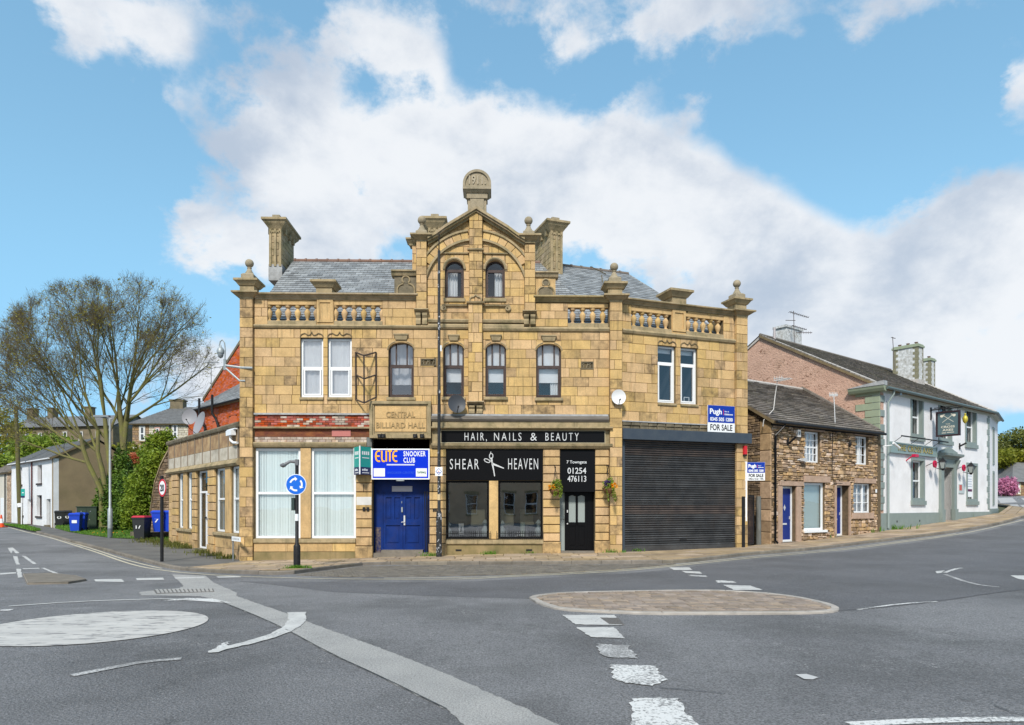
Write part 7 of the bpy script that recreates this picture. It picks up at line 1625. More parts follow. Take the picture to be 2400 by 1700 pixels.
# pub signs and lights (each hangs on the wall: things of their own)
fs = thing('fascia_sign', PF.p(pu(2135), 4.3, .1), 'long grey green pub fascia board with gold lettering', 'sign'); a, b = pu(2082), pu(2191)
m = MB(); box(m, PF, a, b, 4.30, 4.84, .03, .10); frame_poly(m, PF, [(a, 4.30), (b, 4.30), (b, 4.84), (a, 4.84)], .06, .10, .13); m.build('board', M('grey_green_board', (.22, .29, .28), rough=.4), fs)
text(PF, 'THE CROSS AXES', (a + b) / 2 + .10, 4.435, .30, .115, SIGNK, fs, 'lettering_shadow', w=(b - a) * .76, bold=.004, sp=1.15); text(PF, 'THE CROSS AXES', (a + b) / 2 + .08, 4.445, .30, .125, GOLD, fs, 'lettering', w=(b - a) * .76, bold=.0, sp=1.15)
m = MB(); tube(m, [PF.p(pu(2092), 5.12, .42), PF.p(pu(2202), 5.12, .42)], .035, 6)
for x in (2093, 2132, 2164, 2184): tube(m, [PF.p(pu(x), 4.84, .05), PF.p(pu(x), 5.1, .42)], .014, 4)
m.build('light_bar', BLACKM, fs)
u_ = pu(2181); w0 = PF.p(u_, 0, 0); w1 = PF.p(u_, 0, 1); SF = Fr(w0[0], w0[1], w1[0], w1[1]); zb1 = SF.uz(2220, 1022)[1]; zb2 = SF.uz(2220, 965)[1]; ub0, ub1 = SF.U(2195), SF.U(2250)
hsn = thing('hanging_sign', PF.p(u_, zb1, .5), 'square grey pub sign with two crossed axes hanging from a wall bracket', 'sign')
m = MB(); box(m, SF, ub0, ub1, zb1, zb2, -.03, .03); frame_poly(m, SF, [(ub0 - .02, zb1 - .02), (ub1 + .02, zb1 - .02), (ub1 + .02, zb2 + .02), (ub0 - .02, zb2 + .02)], .085, -.06, .06); m.build('frame', M('dark_maroon_frame', (.035, .02, .025), rough=.4), hsn)
m = MB(); box(m, SF, ub0 + .07, ub1 - .07, zb1 + .07, zb2 - .07, .031, .036); m.build('board', M('slate_blue_board', (.09, .14, .155), rough=.45), hsn)
cx_, wS = (ub0 + ub1) / 2, ub1 - ub0; hS_ = zb2 - zb1; CRM = M('cream_print', (.66, .62, .52), rough=.5)
m = MB()
for sg in (-1, 1):
    p0_ = (cx_ - sg * wS * .24, zb1 + hS_ * .56); p1_ = (cx_ + sg * wS * .22, zb1 + hS_ * .86); L_ = math.hypot(p1_[0] - p0_[0], p1_[1] - p0_[1]); nx_, nz_ = -(p1_[1] - p0_[1]) / L_ * .011, (p1_[0] - p0_[0]) / L_ * .011
    prism(m, SF, [(p0_[0] - nx_, p0_[1] - nz_), (p1_[0] - nx_, p1_[1] - nz_), (p1_[0] + nx_, p1_[1] + nz_), (p0_[0] + nx_, p0_[1] + nz_)], .036, .041)
    x, y = p1_; prism(m, SF, [(x - sg * .10, y + .01), (x - sg * .04, y - .05), (x + sg * .03, y - .12), (x + sg * .10, y - .10), (x + sg * .13, y - .03), (x + sg * .10, y + .02), (x + sg * .01, y + .03)], .036, .042); prism(m, SF, [(x - sg * .05, y + .06), (x - sg * .01, y + .01), (x - sg * .07, y + .0), (x - sg * .12, y + .05)], .036, .042)
m.build('crossed_axes_emblem', CRM, hsn)
text(SF, 'THE', cx_, zb1 + hS_ * .46, .06, .04, CRM, hsn, 'lettering', w=wS * .2); text(SF, 'CROSS', cx_, zb1 + hS_ * .33, .11, .04, CRM, hsn, 'lettering', w=wS * .58, bold=.003); text(SF, 'AXES', cx_, zb1 + hS_ * .20, .11, .04, CRM, hsn, 'lettering', w=wS * .46, bold=.003); m = MB(); box(m, SF, cx_ - wS * .26, cx_ - wS * .08, zb1 + hS_ * .115, zb1 + hS_ * .14, .036, .04); box(m, SF, cx_ - wS * .04, cx_ + wS * .26, zb1 + hS_ * .125, zb1 + hS_ * .15, .036, .04); m.build('small_print_line', CRM, hsn)
m = MB(); tube(m, [SF.p(0, zb2 + .16, 0), SF.p(ub1 + .12, zb2 + .16, 0)], .035, 6); box(m, SF, -.02, .05, zb2 - .35, zb2 + .3, -.05, .05); tube(m, [SF.p(ub0 + .1, zb2, 0), SF.p(ub0 + .1, zb2 + .16, 0)], .015, 4); tube(m, [SF.p(ub1 - .1, zb2, 0), SF.p(ub1 - .1, zb2 + .16, 0)], .015, 4); tube(m, [SF.p(ub0, zb2 + .2, .3), SF.p(ub1, zb2 + .22, .3)], .025, 5); tube(m, [SF.p(ub0 + .2, zb2 + .16, 0), SF.p(ub0 + .2, zb2 + .2, .3)], .012, 4); m.build('bracket', BLACKM, hsn)
gd = MB(); q_ = SF.off(-.35, SF.U(2256)); lathe(gd, q_.p(0, SF.uz(2255, 992)[1], 0), [(.02, 0), (.10, .10), (.13, .25), (.09, .38), (.04, .42), (.06, .50), (.01, .55)], 10); tag(gd.build('gilt_ornament', M('gilt', (.55, .45, .06), rough=.4, metal=.3), smooth=True), 'small gilt urn shaped ornament on the wall behind the hanging sign', 'ornament')
def lantern(x, y0, y1, lab):
    uu = pu(x, .55); q_ = PF.uz(x, y1, .55); zb_ = q_[1]; zt_ = PF.uz(x, y0, .55)[1]; h = zt_ - zb_; p = PF.p(q_[0], zb_, .55); t = thing('wall_lantern', p, lab, 'lantern', 'lanterns on the pub wall')
    m = MB(); lathe(m, p, [(.10, 0), (.20, h * .62)], 4); m.build('lantern_glass', FROST, t); m = MB(); lathe(m, p, [(.24, h * .62), (.20, h * .72), (.10, h * .82), (.09, h * .9), (.03, h * .92), (.03, h), (.001, h * 1.05)], 4); lathe(m, p, [(.03, -.10), (.11, 0), (.11, .02)], 4)
    for k in range(4): an = math.pi / 2 * k; tube(m, [(p[0] + .10 * math.cos(an), p[1] + .10 * math.sin(an), zb_), (p[0] + .20 * math.cos(an), p[1] + .20 * math.sin(an), zb_ + h * .62)], .014, 4)
    m.build('lantern_cap', BLACKM, t); m = MB(); tube(m, [PF.p(q_[0] + .5, zb_ + .1, 0), PF.p(q_[0], zb_ - .08, .55)], .02, 5); tube(m, [PF.p(q_[0] + .5, zb_ + .35, 0), PF.p(q_[0], zb_ + h * .6, .5)], .02, 5); m.build('bracket', BLACKM, t)
lantern(2210, 1073, 1099, 'black framed lantern beside the pub door'); lantern(2276, 1083, 1109, 'black framed lantern in front of the right hand lower window')
def redlamp(x, y, lab):
    q_ = PF.uz(x, y, .35); p = Vector(PF.p(q_[0], q_[1], .35)); t = thing('floodlight', p, lab, 'floodlight', 'red floodlights on the pub wall'); m = MB(); f2 = PF.off(.35); ring(m, f2, q_[0], q_[1], .001, .19, 0, 360, -.04, .04, 12); m.build('lamp_head', CRIM, t); m = MB(); tube(m, [PF.p(q_[0] - .22, q_[1] - .1, 0), PF.p(q_[0] - .22, q_[1] + .05, .32), PF.p(q_[0], q_[1], .3)], .018, 4); ring(m, PF.off(.40), q_[0], q_[1], .001, .04, 0, 360, -.01, .01, 8); m.build('bracket', BLACKM, t)
redlamp(2191, 1088, 'round red floodlight left of the pub door lantern'); redlamp(2259, 1097, 'round red floodlight right of the pub door'); 
m = MB(); f2 = PF.off(.35); q_ = PF.uz(2143, 1068, .35); box(m, PF, q_[0] - .05, q_[0] + .35, q_[1] - .07, q_[1] + .07, .25, .42); tube(m, [PF.p(q_[0] - .1, q_[1] - .25, 0), PF.p(q_[0] - .05, q_[1], .3)], .03, 5); tag(m.build('floodlight', CRIM), 'red bar floodlight under the left end of the pub fascia sign', 'floodlight', 'red floodlights on the pub wall')
m = MB(); a, b = pu(2246), pu(2259); box(m, PF, a, b, pz_(2252, 1157), pz_(2252, 1135), .0, .04); ns = m.build('notice_board', M('pale_notice_board', (.45, .50, .50), rough=.4)); tag(ns, 'small framed notice board on the wall right of the pub door', 'notice board')
m = MB(); box(m, PF, a + .04, (a + b) / 2, pz_(2252, 1150), pz_(2252, 1137), .04, .045); m.build('poster', M('red_poster', (.5, .10, .08), rough=.5), ns)
m = MB(); a, b = pu(2267.5), pu(2279); z0, z1 = pz_(2273, 1165), pz_(2273, 1108); box(m, PF, a, b, z0, z1, -.02, -.012); bn = m.build('banner', SIGNW); tag(bn, 'tall white banner with small print hung in the right lower pub window', 'banner')
m = MB(); box(m, PF, a + .04, b - .03, z0 + (z1 - z0) * .22, z0 + (z1 - z0) * .32, -.013, -.006); m.build('printed_block', M('plum_print', (.10, .01, .06), rough=.5), bn)
for i, zz in enumerate((.85, .72, .62, .52, .42)): m = MB(); box(m, PF, a + .06, b - .05 - .02 * (i % 2), z0 + (z1 - z0) * zz, z0 + (z1 - z0) * zz + .03, -.013, -.008); m.build('print_line', M('grey_blue_print', (.30, .33, .45), rough=.5), bn)
m = MB(); q_ = PF.uz(2092, 1044, .4); tube(m, [PF.p(q_[0] - .15, q_[1] + .1, .5), PF.p(q_[0] + .4, q_[1] - .12, .55)], .06, 8); tube(m, [PF.p(q_[0] - .35, q_[1] - .05, .1), PF.p(q_[0] - .1, q_[1], .45)], .025, 5); tag(m.build('security_camera', WHITE), 'white bullet security camera at the left end of the pub fascia', 'camera')
m = MB(); q_ = PF.uz(2101, 922, .1); box(m, PF, q_[0] - .05, q_[0] + .15, q_[1] - .12, q_[1] + .02, .05, .3); tube(m, [PF.p(q_[0], q_[1], .1), PF.p(q_[0] + .8, q_[1] - .05, .3)], .02, 4); tag(m.build('wall_bracket', GREYMET), 'small lamp bracket high on the pub wall near the corner', 'bracket')
m = MB(); q_ = PF.uz(2252, 1045, .1); box(m, PF, q_[0], q_[0] + .08, q_[1] - .2, q_[1] + .15, 0, .06); tube(m, [PF.p(q_[0], q_[1] - .05, .0), PF.p(q_[0] + .1, q_[1] + .15, .35)], .05, 5); tag(m.build('wall_bracket', BLACKM), 'dark stub bracket on the pub wall below the right upper window', 'bracket')
# ================================================================ signs on the corner building (each fixed on, a thing of its own)
def board(name, fr, r, d0, d1, mat, label, cat='sign', frame=None, fw=.03, group=None):
    u0, u1, z0, z1 = r; t = thing(name, fr.p((u0 + u1) / 2, z0, d1), label, cat, group)
    m = MB(); box(m, fr, u0, u1, z0, z1, d0, d1); m.build('board', mat, t)
    if frame: m = MB(); frame_poly(m, fr, [(u0 - .005, z0 - .005), (u1 + .005, z0 - .005), (u1 + .005, z1 + .005), (u0 - .005, z1 + .005)], fw, d0 - .002, d1 + .012); m.build('frame', frame, t)
    return t
# ELITE SNOOKER CLUB
r = FF.rect(872.5, 1053, 1007.5, 1124); E_ = board('club_sign', FF, r, .06, .13, BLUESG, 'bright blue snooker club sign over the double door', frame=SIGNW, fw=.045)
w, h = r[1] - r[0], r[3] - r[2]; uz_ = lambda a, b: (r[0] + w * a, r[2] + h * b)
def stroke_letters(fr, strokes, u, z, s, wd, d, mat, parent, name):
    m = MB()
    for st_ in strokes:
        for a, b in zip(st_, st_[1:]):
            dx, dz = b[0] - a[0], b[1] - a[1]; L = math.hypot(dx, dz) + 1e-6; nx_, nz_ = -dz / L * wd / 2, dx / L * wd / 2
            prism(m, fr, [(u + a[0] * s[0] - nx_, z + a[1] * s[1] - nz_), (u + b[0] * s[0] - nx_, z + b[1] * s[1] - nz_), (u + b[0] * s[0] + nx_, z + b[1] * s[1] + nz_), (u + a[0] * s[0] + nx_, z + a[1] * s[1] + nz_)], d, d + .006 + random.uniform(0, .001))
    return m.build(name, mat, parent)
E1 = [[(1, .97), (.55, .97), (.2, .85), (.05, .5), (.2, .15), (.55, .03), (1, .03)], [(.1, .5), (.9, .5)]]
LT = [[(.15, 1), (.15, .25), (.35, .03), (.95, .03)]]; IT = [[(.5, 1), (.5, 0)]]; TT = [[(.02, .97), (.98, .97)], [(.5, .97), (.5, 0)]]
u, z = uz_(.065, .58); lw = w * .082
for g_, k, ww in ((E1, 0, 1), (LT, 1.18, .8), (IT, 1.95, .5), (TT, 2.45, .95), (E1, 3.45, 1)): stroke_letters(FF, g_, u + k * lw * 1.05, z, (lw * ww, h * .36), .055, .13, ORANGE, E_, 'orange_letter')
text(FF, 'SNOOKER', uz_(.55, 0)[0], uz_(0, .76)[1], h * .16, .132, SIGNW, E_, 'lettering', w=w * .385, bold=.006, align='LEFT', sp=1.12); text(FF, 'CLUB', uz_(.55, 0)[0], uz_(0, .55)[1], h * .16, .132, SIGNW, E_, 'lettering', w=w * .20, bold=.006, align='LEFT', sp=1.12)
m = MB(); a, b = uz_(.26, .455), uz_(.74, .50); box(m, FF, a[0], b[0], a[1], b[1], .13, .134); m.build('small_print_strip', M('pale_small_print', (.55, .58, .70), rough=.5), E_)
m = MB(); a, b = uz_(.035, .09), uz_(.23, .36); box(m, FF, a[0], b[0], a[1], b[1], .13, .136); m.build('blank_panel', SIGNW, E_)
m = MB(); a, b = uz_(.765, .09), uz_(.955, .36); box(m, FF, a[0], b[0], a[1], b[1], .13, .136); m.build('blank_panel', SIGNW, E_); text(FF, 'Carlsberg', (a[0] + b[0]) / 2, a[1] + h * .11, h * .08, .138, M('green_print', (.01, .12, .06), rough=.5), E_, 'brand_lettering', w=w * .15, bold=.002)
text(FF, 'SNOOKER CENTRE', uz_(.50, 0)[0], uz_(0, .18)[1], h * .075, .132, M('faded_blue_print', (.02, .09, .62), rough=.5), E_, 'faded_lettering', w=w * .46)
m = MB(); box(m, FF, U(930), U(948), Z(1128), Z(1124.5), .0, .12); tag(m.build('strip_light', GALV), 'tiny strip light under the blue club sign', 'light')
# floodlights over the porch
for i, x in enumerate((893, 901, 975, 991)):
    m = MB(); c = FF.p(U(x), Z(1025), .28); tube(m, [FF.p(U(x) + .05, Z(1018), .15), c], .015, 4); lathe(m, c, [(.02, .07), (.06, .05), (.075, -.03), (.07, -.05), (.001, -.05)], 10); box(m, FF, U(x) - .07, U(x) + .07, Z(1024), Z(1020), .22, .34)
    tag(m.build('spotlight', BLACKM), ('black spotlight at far left under the carved name panel', 'black spotlight second from left under the carved name panel', 'black spotlight third from left under the carved name panel', 'black spotlight at far right under the carved name panel')[i], 'spotlight', 'spotlights under the name panel')
# teal letting board, V shaped
tu = U(851.5); apx = FF.p(tu, 0, .62); La = FF.p(tu - .30, 0, .12); Ra = FF.p(tu + .30, 0, .12); VL = Fr(La[0], La[1], apx[0], apx[1]); VR = Fr(apx[0], apx[1], Ra[0], Ra[1]); z0, z1 = Z(1114), Z(1050)
V = thing('letting_board', FF.p(tu, z0, .3), 'teal and navy folded letting board on the pier left of the blue sign', 'sign')
for k, f_ in enumerate((VL, VR)):
    m = MB(); box(m, f_, .0, f_.L, z0 + .26, z1, -.01, .006); m.build('board', TEAL, V); m = MB(); box(m, f_, .0, f_.L, z0, z0 + .26, -.01, .006); m.build('lower_board', DNAVY, V); m = MB()
    e_ = f_.L if k == 0 else 0; box(m, f_, e_ - .02, e_ + .02, z0, z1 + .02, -.012, .016); q_ = 0 if k == 0 else f_.L; box(m, f_, q_ - .02, q_ + .02, z0, z1 - .02, -.012, .016); m.build('white_edge', SIGNW, V)
    m = MB(); [box(m, f_, f_.L * (.18 + .17 * k), f_.L * (.29 + .17 * k), z1 - .28, z1 - .16, .006, .010) for k in range(4)]; m.build('blurred_heading', SIGNW, V); m = MB(); [box(m, f_, f_.L * (.2 + .17 * k), f_.L * (.32 + .17 * k), z0 + .13, z0 + .19 + .02 * (k % 2), .006, .010) for k in range(3)]; m.build('blurred_logo', SIGNW, V)
    m = MB(); box(m, f_, f_.L * .2, f_.L * .8, z1 - .40, z1 - .37, .006, .01); m.build('print_line', SIGNW, V)
    m = MB(); box(m, f_, f_.L * .2, f_.L * .8, z0 + .05, z0 + .075, .006, .01); m.build('print_line', SIGNW, V)
# salon fascia
r = FF.rect(1033, 1009.5, 1418, 1039, .04); S1 = board('salon_fascia_sign', FF, r, .04, .07, BLACK, 'long black fascia board reading hair nails and beauty', frame=M('pale_gold_edge', (.42, .36, .24), rough=.6), fw=.022)
w, h = r[1] - r[0], r[3] - r[2]; zb_ = r[2] + h * .20
for s, x0, x1 in (('HAIR,', 1089, 1141), ('NAILS', 1158, 1222), ('&', 1243, 1258), ('BEAUTY', 1278, 1356)): text(FF, s, (U(x0) + U(x1)) / 2, zb_, h * .64, .073, SILVER, S1, 'lettering', w=U(x1) - U(x0), bold=-.002, sp=1.45)
r = FF.rect(1046, 1054, 1272, 1126, .03); S2 = board('salon_name_sign', FF, r, -.1, .03, BLACK, 'large black sign with silver scissors reading Shear Heaven'); w, h = r[1] - r[0], r[3] - r[2]; zb_ = Z(1100)
text(FF, 'SHEAR', (U(1053) + U(1124)) / 2, zb_, h * .34, .034, SILVER, S2, 'lettering', w=U(1121) - U(1053), bold=-.002, sp=1.3); text(FF, 'HEAVEN', (U(1191) + U(1261)) / 2, zb_, h * .36, .034, SILVER, S2, 'lettering', w=U(1261) - U(1191), bold=-.002, sp=1.3)
sp_ = lambda x, y: (U(1000 + x / 4.165), Z(950 + y / 4.165))
m = MB()
for P in ([(612, 520), (640, 560), (755, 612), (752, 620), (650, 585), (640, 580)], [(634, 540), (648, 560), (668, 690), (660, 697), (650, 640), (630, 560)], [(625, 512), (640, 512), (645, 548), (630, 548)]): prism(m, FF, [sp_(*p) for p in P], .03, .045)
for cx_, cy_, rx_, ry_, rot in ((590, 542, 30, 15, 25), (630, 497, 17, 26, 0)):
    pts = [sp_(cx_ + rx_ * math.cos(t * math.pi / 8) * math.cos(R(rot)) - ry_ * math.sin(t * math.pi / 8) * math.sin(R(rot)), cy_ + rx_ * math.cos(t * math.pi / 8) * math.sin(R(rot)) + ry_ * math.sin(t * math.pi / 8) * math.cos(R(rot))) for t in range(17)]
    tube(m, [FF.p(a, b, .04) for a, b in pts], .018, 5, cap=False)
tube(m, [FF.p(*sp_(628, 474), .04), FF.p(*sp_(622, 462), .04), FF.p(*sp_(630, 455), .04)], .013, 5); m.build('scissors_emblem', SILVER, S2)
r = FF.rect(1312.5, 1056, 1394.5, 1153, .02); S3 = board('salon_address_sign', FF, r, -.25, .0, BLACK, 'black address and telephone number panel above the salon door')
text(FF, '7 Towngate', (U(1328) + U(1375)) / 2, Z(1086), .105, .003, SILVER, S3, 'lettering', w=U(1375) - U(1328), bold=.002); text(FF, '01254', (U(1330) + U(1374)) / 2, Z(1110), .21, .003, SILVER, S3, 'lettering', w=U(1374) - U(1330), bold=.003); text(FF, '476113', (U(1330) + U(1374)) / 2, Z(1129), .21, .003, SILVER, S3, 'lettering', w=U(1374) - U(1330), bold=.003)
# for sale boards
def pugh(fr, r, d, label, over, post=None):
    u0, u1, z0, z1 = r; w, h = u1 - u0, z1 - z0; zm = z0 + h * (.37 if not over else .42); t = thing('for_sale_board', fr.p((u0 + u1) / 2, z0, d), label, 'sign', 'estate agent boards')
    m = MB(); box(m, fr, u0, u1, z0, z1, d - .03, d); m.build('board', SIGNW, t); m = MB(); box(m, fr, u0 + .005, u1 - .005, zm, z1 - .005, d, d + .004); m.build('blue_panel', NAVY, t)
    text(fr, 'Pugh', u0 + w * .07, zm + (z1 - zm) * .50, (z1 - zm) * .30, d + .005, SIGNW, t, 'lettering', w=w * .44, bold=.008, align='LEFT'); text(fr, 'Eddisons', u0 + w * .62, zm + (z1 - zm) * .46, (z1 - zm) * .09, d + .005, SIGNW, t, 'lettering', w=w * .30, bold=.002, align='LEFT'); text(fr, 'Part of', u0 + w * .62, zm + (z1 - zm) * .63, (z1 - zm) * .07, d + .005, SIGNW, t, 'lettering', w=w * .16, bold=.001, align='LEFT')
    text(fr, '0345 505 1200', (u0 + u1) / 2, zm + (z1 - zm) * .10, (z1 - zm) * .20, d + .005, SIGNW, t, 'lettering', w=w * .84, bold=.005)
    m = MB(); box(m, fr, u0 + w * .57, u0 + w * .585, zm + (z1 - zm) * .45, zm + (z1 - zm) * .78, d + .004, d + .007); m.build('red_bar', REDP, t)
    text(fr, 'FOR SALE', (u0 + u1) / 2, z0 + (zm - z0) * (.25 if not over else .45), (zm - z0) * (.58 if not over else .40), d + .001, SIGNK, t, 'lettering', w=w * .82, bold=.006)
    if over: text(fr, 'Offers Over 140k', (u0 + u1) / 2, z0 + (zm - z0) * .12, (zm - z0) * .20, d + .001, SIGNK, t, 'lettering', w=w * .84, bold=.002)
    if post: m = MB(); box(m, fr, u0 - .10, u0 + .0, post, z1 + .02, d - .06, d + .01); m.build('post', SIGNW, t)
    for a, b in ((.04, .88), (.5, .97), (.94, .88)): pass
    return t
r = WF.rect(1659, 951, 1722, 1015, .20); pugh(WF, r, .20, 'blue and white for sale board fixed high on the wall above the shutter', False)
q0 = WF.p(wu(1748), 0, .16); F2 = Fr(q0[0] - .02, q0[1], q0[0] + 1, q0[1] - .12); r = F2.rect(1750, 1083.5, 1793, 1126.5); pugh(F2, (F2.U(1751), r[1], r[2], r[3]), 0, 'smaller for sale board on a white post beside the cottage gap', True, post=F2.uz(1746, 1222)[1])
# folded black bracket frame on the wall
t = thing('sign_frame', FF.p(U(855), Z(940), .3), 'empty black folding sign frame on the wall between the first floor windows', 'sign frame'); m = MB()
ap_ = lambda x, y, d: FF.p(U(540 + x / 4.512, d), FF.uz(540 + x / 4.512, 600 + y / 4.512, d)[1], d)
A1, A2, A3 = ap_(1325, 1020, .03), ap_(1330, 1260, .03), ap_(1328, 1520, .03); B1, B2, B3 = ap_(1412, 1055, .5), ap_(1412, 1300, .5), ap_(1415, 1555, .5); C1, C2_, C3 = ap_(1540, 1020, .03), ap_(1538, 1260, .03), ap_(1540, 1495, .03)
for a, b in ((A1, A3), (C1, C3), (B1, B3), (A1, B1), (A2, B2), (A3, B3), (B1, C1), (B2, C2_), (B3, C3)): tube(m, [a, b], .028, 4)
m.build('frame', M('black_rusty_frame', (.035, .03, .028), (.07, .05, .04), ns=20, rough=.7), t)
# satellite dishes
def dish(fr, x, y, d, rad, mat, label, name='satellite_dish', tilt=(.25, .15), parent_m=GREYMET):
    q_ = fr.uz(x, y, d); c = Vector(fr.p(q_[0], q_[1], d)); t = thing(name, tuple(c), label, 'satellite dish', 'satellite dishes'); n = Vector((fr.nx, fr.ny, 0)) + Vector((fr.ux, fr.uy, 0)) * tilt[0] + Vector((0, 0, tilt[1])); n.normalize(); a = n.cross(Vector((0, 0, 1))).normalized(); b = a.cross(n); m = MB(); vs = [tuple(c - n * .05)]
    for i in range(1, 6):
        for k in range(24): an = k * math.pi / 12; rr_ = rad * i / 5; vs.append(tuple(c - n * .05 + n * .10 * (i / 5) ** 2 * rad / .4 + a * math.cos(an) * rr_ * .95 + b * math.sin(an) * rr_))
    fs = [(0, 1 + k, 1 + (k + 1) % 24) for k in range(24)]
    for i in range(4):
        for k in range(24): fs.append((1 + i * 24 + k, 1 + (i + 1) * 24 + k, 1 + (i + 1) * 24 + (k + 1) % 24, 1 + i * 24 + (k + 1) % 24))
    m.add(vs, fs); m.build('dish', mat, t, smooth=True); m = MB(); f_ = c + n * rad * 1.0 - b * rad * .55; tube(m, [c - b * rad * .95, f_], .014, 5); tube(m, [f_, f_ - n * .10], .03, 6); tube(m, [c - n * .06, c - n * (d - .0) * .9 - b * .1], .022, 6); m.build('arm', BLACKM, t); return t
dish(FF, 1070.5, 947, .35, .33, M('charcoal_dish', (.055, .06, .07), rough=.5), 'dark grey satellite dish above the salon fascia, left of the centre corbel')
dish(WF, 1450, 931, .32, .27, M('pale_dish', (.68, .68, .68), rough=.5), 'white satellite dish on the pier where the frontage bends', tilt=(-.3, .1))
DG = M('grey_dish', (.26, .26, .28), rough=.5)
R4 = LF.off(-1.4); dish(R4, 471, 994, .3, .58, DG, 'larger grey satellite dish standing on the shop wing roof', tilt=(.1, .3)); dish(RF, 445, 978, .5, .42, DG, 'smaller grey satellite dish seen side-on beside the red brick building', tilt=(1.0, .2))
# security camera on a bracket at the left corner
t = thing('street_camera', FF.p(U(566), Z(860), 0), 'grey dome security camera on a swan neck bracket off the left corner pier', 'camera'); m = MB(); Yc = 23.9
cc = lambda x, y, Y=23.9: rp_(x, y, Y)
tube(m, [cc(592, 863, 23.85), cc(564, 862), cc(527, 857)], .045, 6); tube(m, [cc(575, 893, 23.88), cc(562, 893), cc(527, 862)], .035, 6); tube(m, [cc(527, 868), cc(527, 842)], .05, 6); tube(m, [cc(527, 845), cc(528, 820), cc(526, 803), cc(521, 797), cc(516, 801), cc(514, 812)], .022, 6); m.build('bracket', GALV, t)
m = MB(); p = cc(517, 839); lathe(m, p, [(.01, -.02), (.07, .02), (.10, .10), (.10, .16)], 12); m.build('dome', GREYMET, t, smooth=True); m = MB(); lathe(m, p, [(.12, .16), (.125, .26), (.09, .34), (.04, .38), (.02, .45)], 12); m.build('housing', GALV, t, smooth=True)
# small aerial behind the camera
yagi(rp_(495, 912, 36), [rp_(495, 912, 36), rp_(495, 855, 36)], ('slim aerial above the red brick building roof', 'aerial'), [(rp_(476, 849, 36), (1, .2, .0), .8, 8, (.10, 'v'))], mat=GREYMET)

# ---------------------------------------------------------------- street furniture
def gz(px, py, dz=.1): p = G(px, py, dz); return (p[0], p[1], H(*p) + dz)
# roundabout sign
p = gz(696, 1331); t = thing('roundabout_sign', p, 'blue round mini roundabout sign on a black post with a small lamp', 'road sign'); x, y, z = p; hp_ = 3.02
m = MB(); lathe(m, p, [(.10, -.1), (.10, .62), (.085, .66), (.052, .70), (.052, hp_ - .05), (.001, hp_ - .05)], 12); m.build('post', BLACKM, t, smooth=True)
SFm = Fr(x - 1, y - .075, x + 1, y - .075); zc = SFm.uz(696, 1136)[1]; rr_ = .30
m = MB(); prism(m, SFm, [(1 + rr_ * math.cos(k * math.pi / 20), zc + rr_ * math.sin(k * math.pi / 20)) for k in range(40)], 0, .012); m.build('white_rim', SIGNW, t); m = MB(); prism(m, SFm, [(1 + (rr_ - .018) * math.cos(k * math.pi / 20), zc + (rr_ - .018) * math.sin(k * math.pi / 20)) for k in range(40)], .012, .016); m.build('disc', M('sign_blue', (.01, .13, .60), rough=.35), t)
for a0 in (100, 220, 340):
    m = MB(); n = 7; ri, ro = .145, .195
    pts = [(a0 + 62 - 62 * k / n) for k in range(n + 1)]
    Pn = [(1 + ro * math.cos(R(a)), zc + ro * math.sin(R(a))) for a in pts] + [(1 + .235 * math.cos(R(a0)), zc + .235 * math.sin(R(a0))), (1 + .165 * math.cos(R(a0 - 24)), zc + .165 * math.sin(R(a0 - 24))), (1 + .105 * math.cos(R(a0)), zc + .105 * math.sin(R(a0)))] + [(1 + ri * math.cos(R(a)), zc + ri * math.sin(R(a))) for a in reversed(pts)]
    prism(m, SFm, Pn, .016, .020); m.build('arrow', SIGNW, t)
m = MB(); tube(m, [(x, y, z + hp_ - .05), (x, y, z + hp_ + .12)], .065, 8); tube(m, [(x, y, z + hp_ + .05), (x - .18, y - .05, z + hp_ + .06), (x - .30, y - .1, z + hp_ - .02)], [.05, .04, .05], 8); lathe(m, (x - .36, y - .12, z + hp_ - .12), [(.02, 0), (.09, .04), (.10, .08), (.02, .13)], 10); m.build('lamp', M('dull_lamp_grey', (.16, .16, .17), rough=.5), t, smooth=True)
m = MB(); box(m, SFm, .86, .94, zc - .75, zc - .38, -.1, .0); m.build('control_box', M('dark_green_box', (.03, .05, .045), rough=.5), t); m = MB(); tube(m, [(x, y, zc - 1.05), (x, y, zc - .85)], .056, 10); m.build('white_sticker', SIGNW, t)
# lamp column in black and white flecked paint
p = gz(1029, 1305.5); x, y, z = p; t = thing('lamp_column', p, 'tall black tapering column with peeling paint in front of the salon', 'lamp post'); PEELB = M('peeling_black_paint', (.025, .026, .028), rough=.45, speck=(.60, .60, .62), sps=9, spt=.60, stretch=(1, 1, .8), bump=.2); zt1 = rp_(1029, 588, y)[2]; zt2 = rp_(1028, 548, y)[2]
m = MB(); lathe(m, p, [(.10, -.1), (.10, 1.35), (.09, 1.42)], 14); m.build('base_section', PEELB, t, smooth=True)
m = MB(); lathe(m, p, [(.095, 1.40), (.095, 1.50), (.055, 1.62), (.055, 5.6), (.06, 5.62), (.06, 5.72), (.052, 5.75), (.048, zt1 - z)], 14); m.build('shaft', PEELB, t, smooth=True); m = MB(); lathe(m, p, [(.048, zt1 - z), (.022, zt1 - z + .03), (.018, zt2 - z), (.001, zt2 - z)], 8); m.build('spike', BLACKM, t)
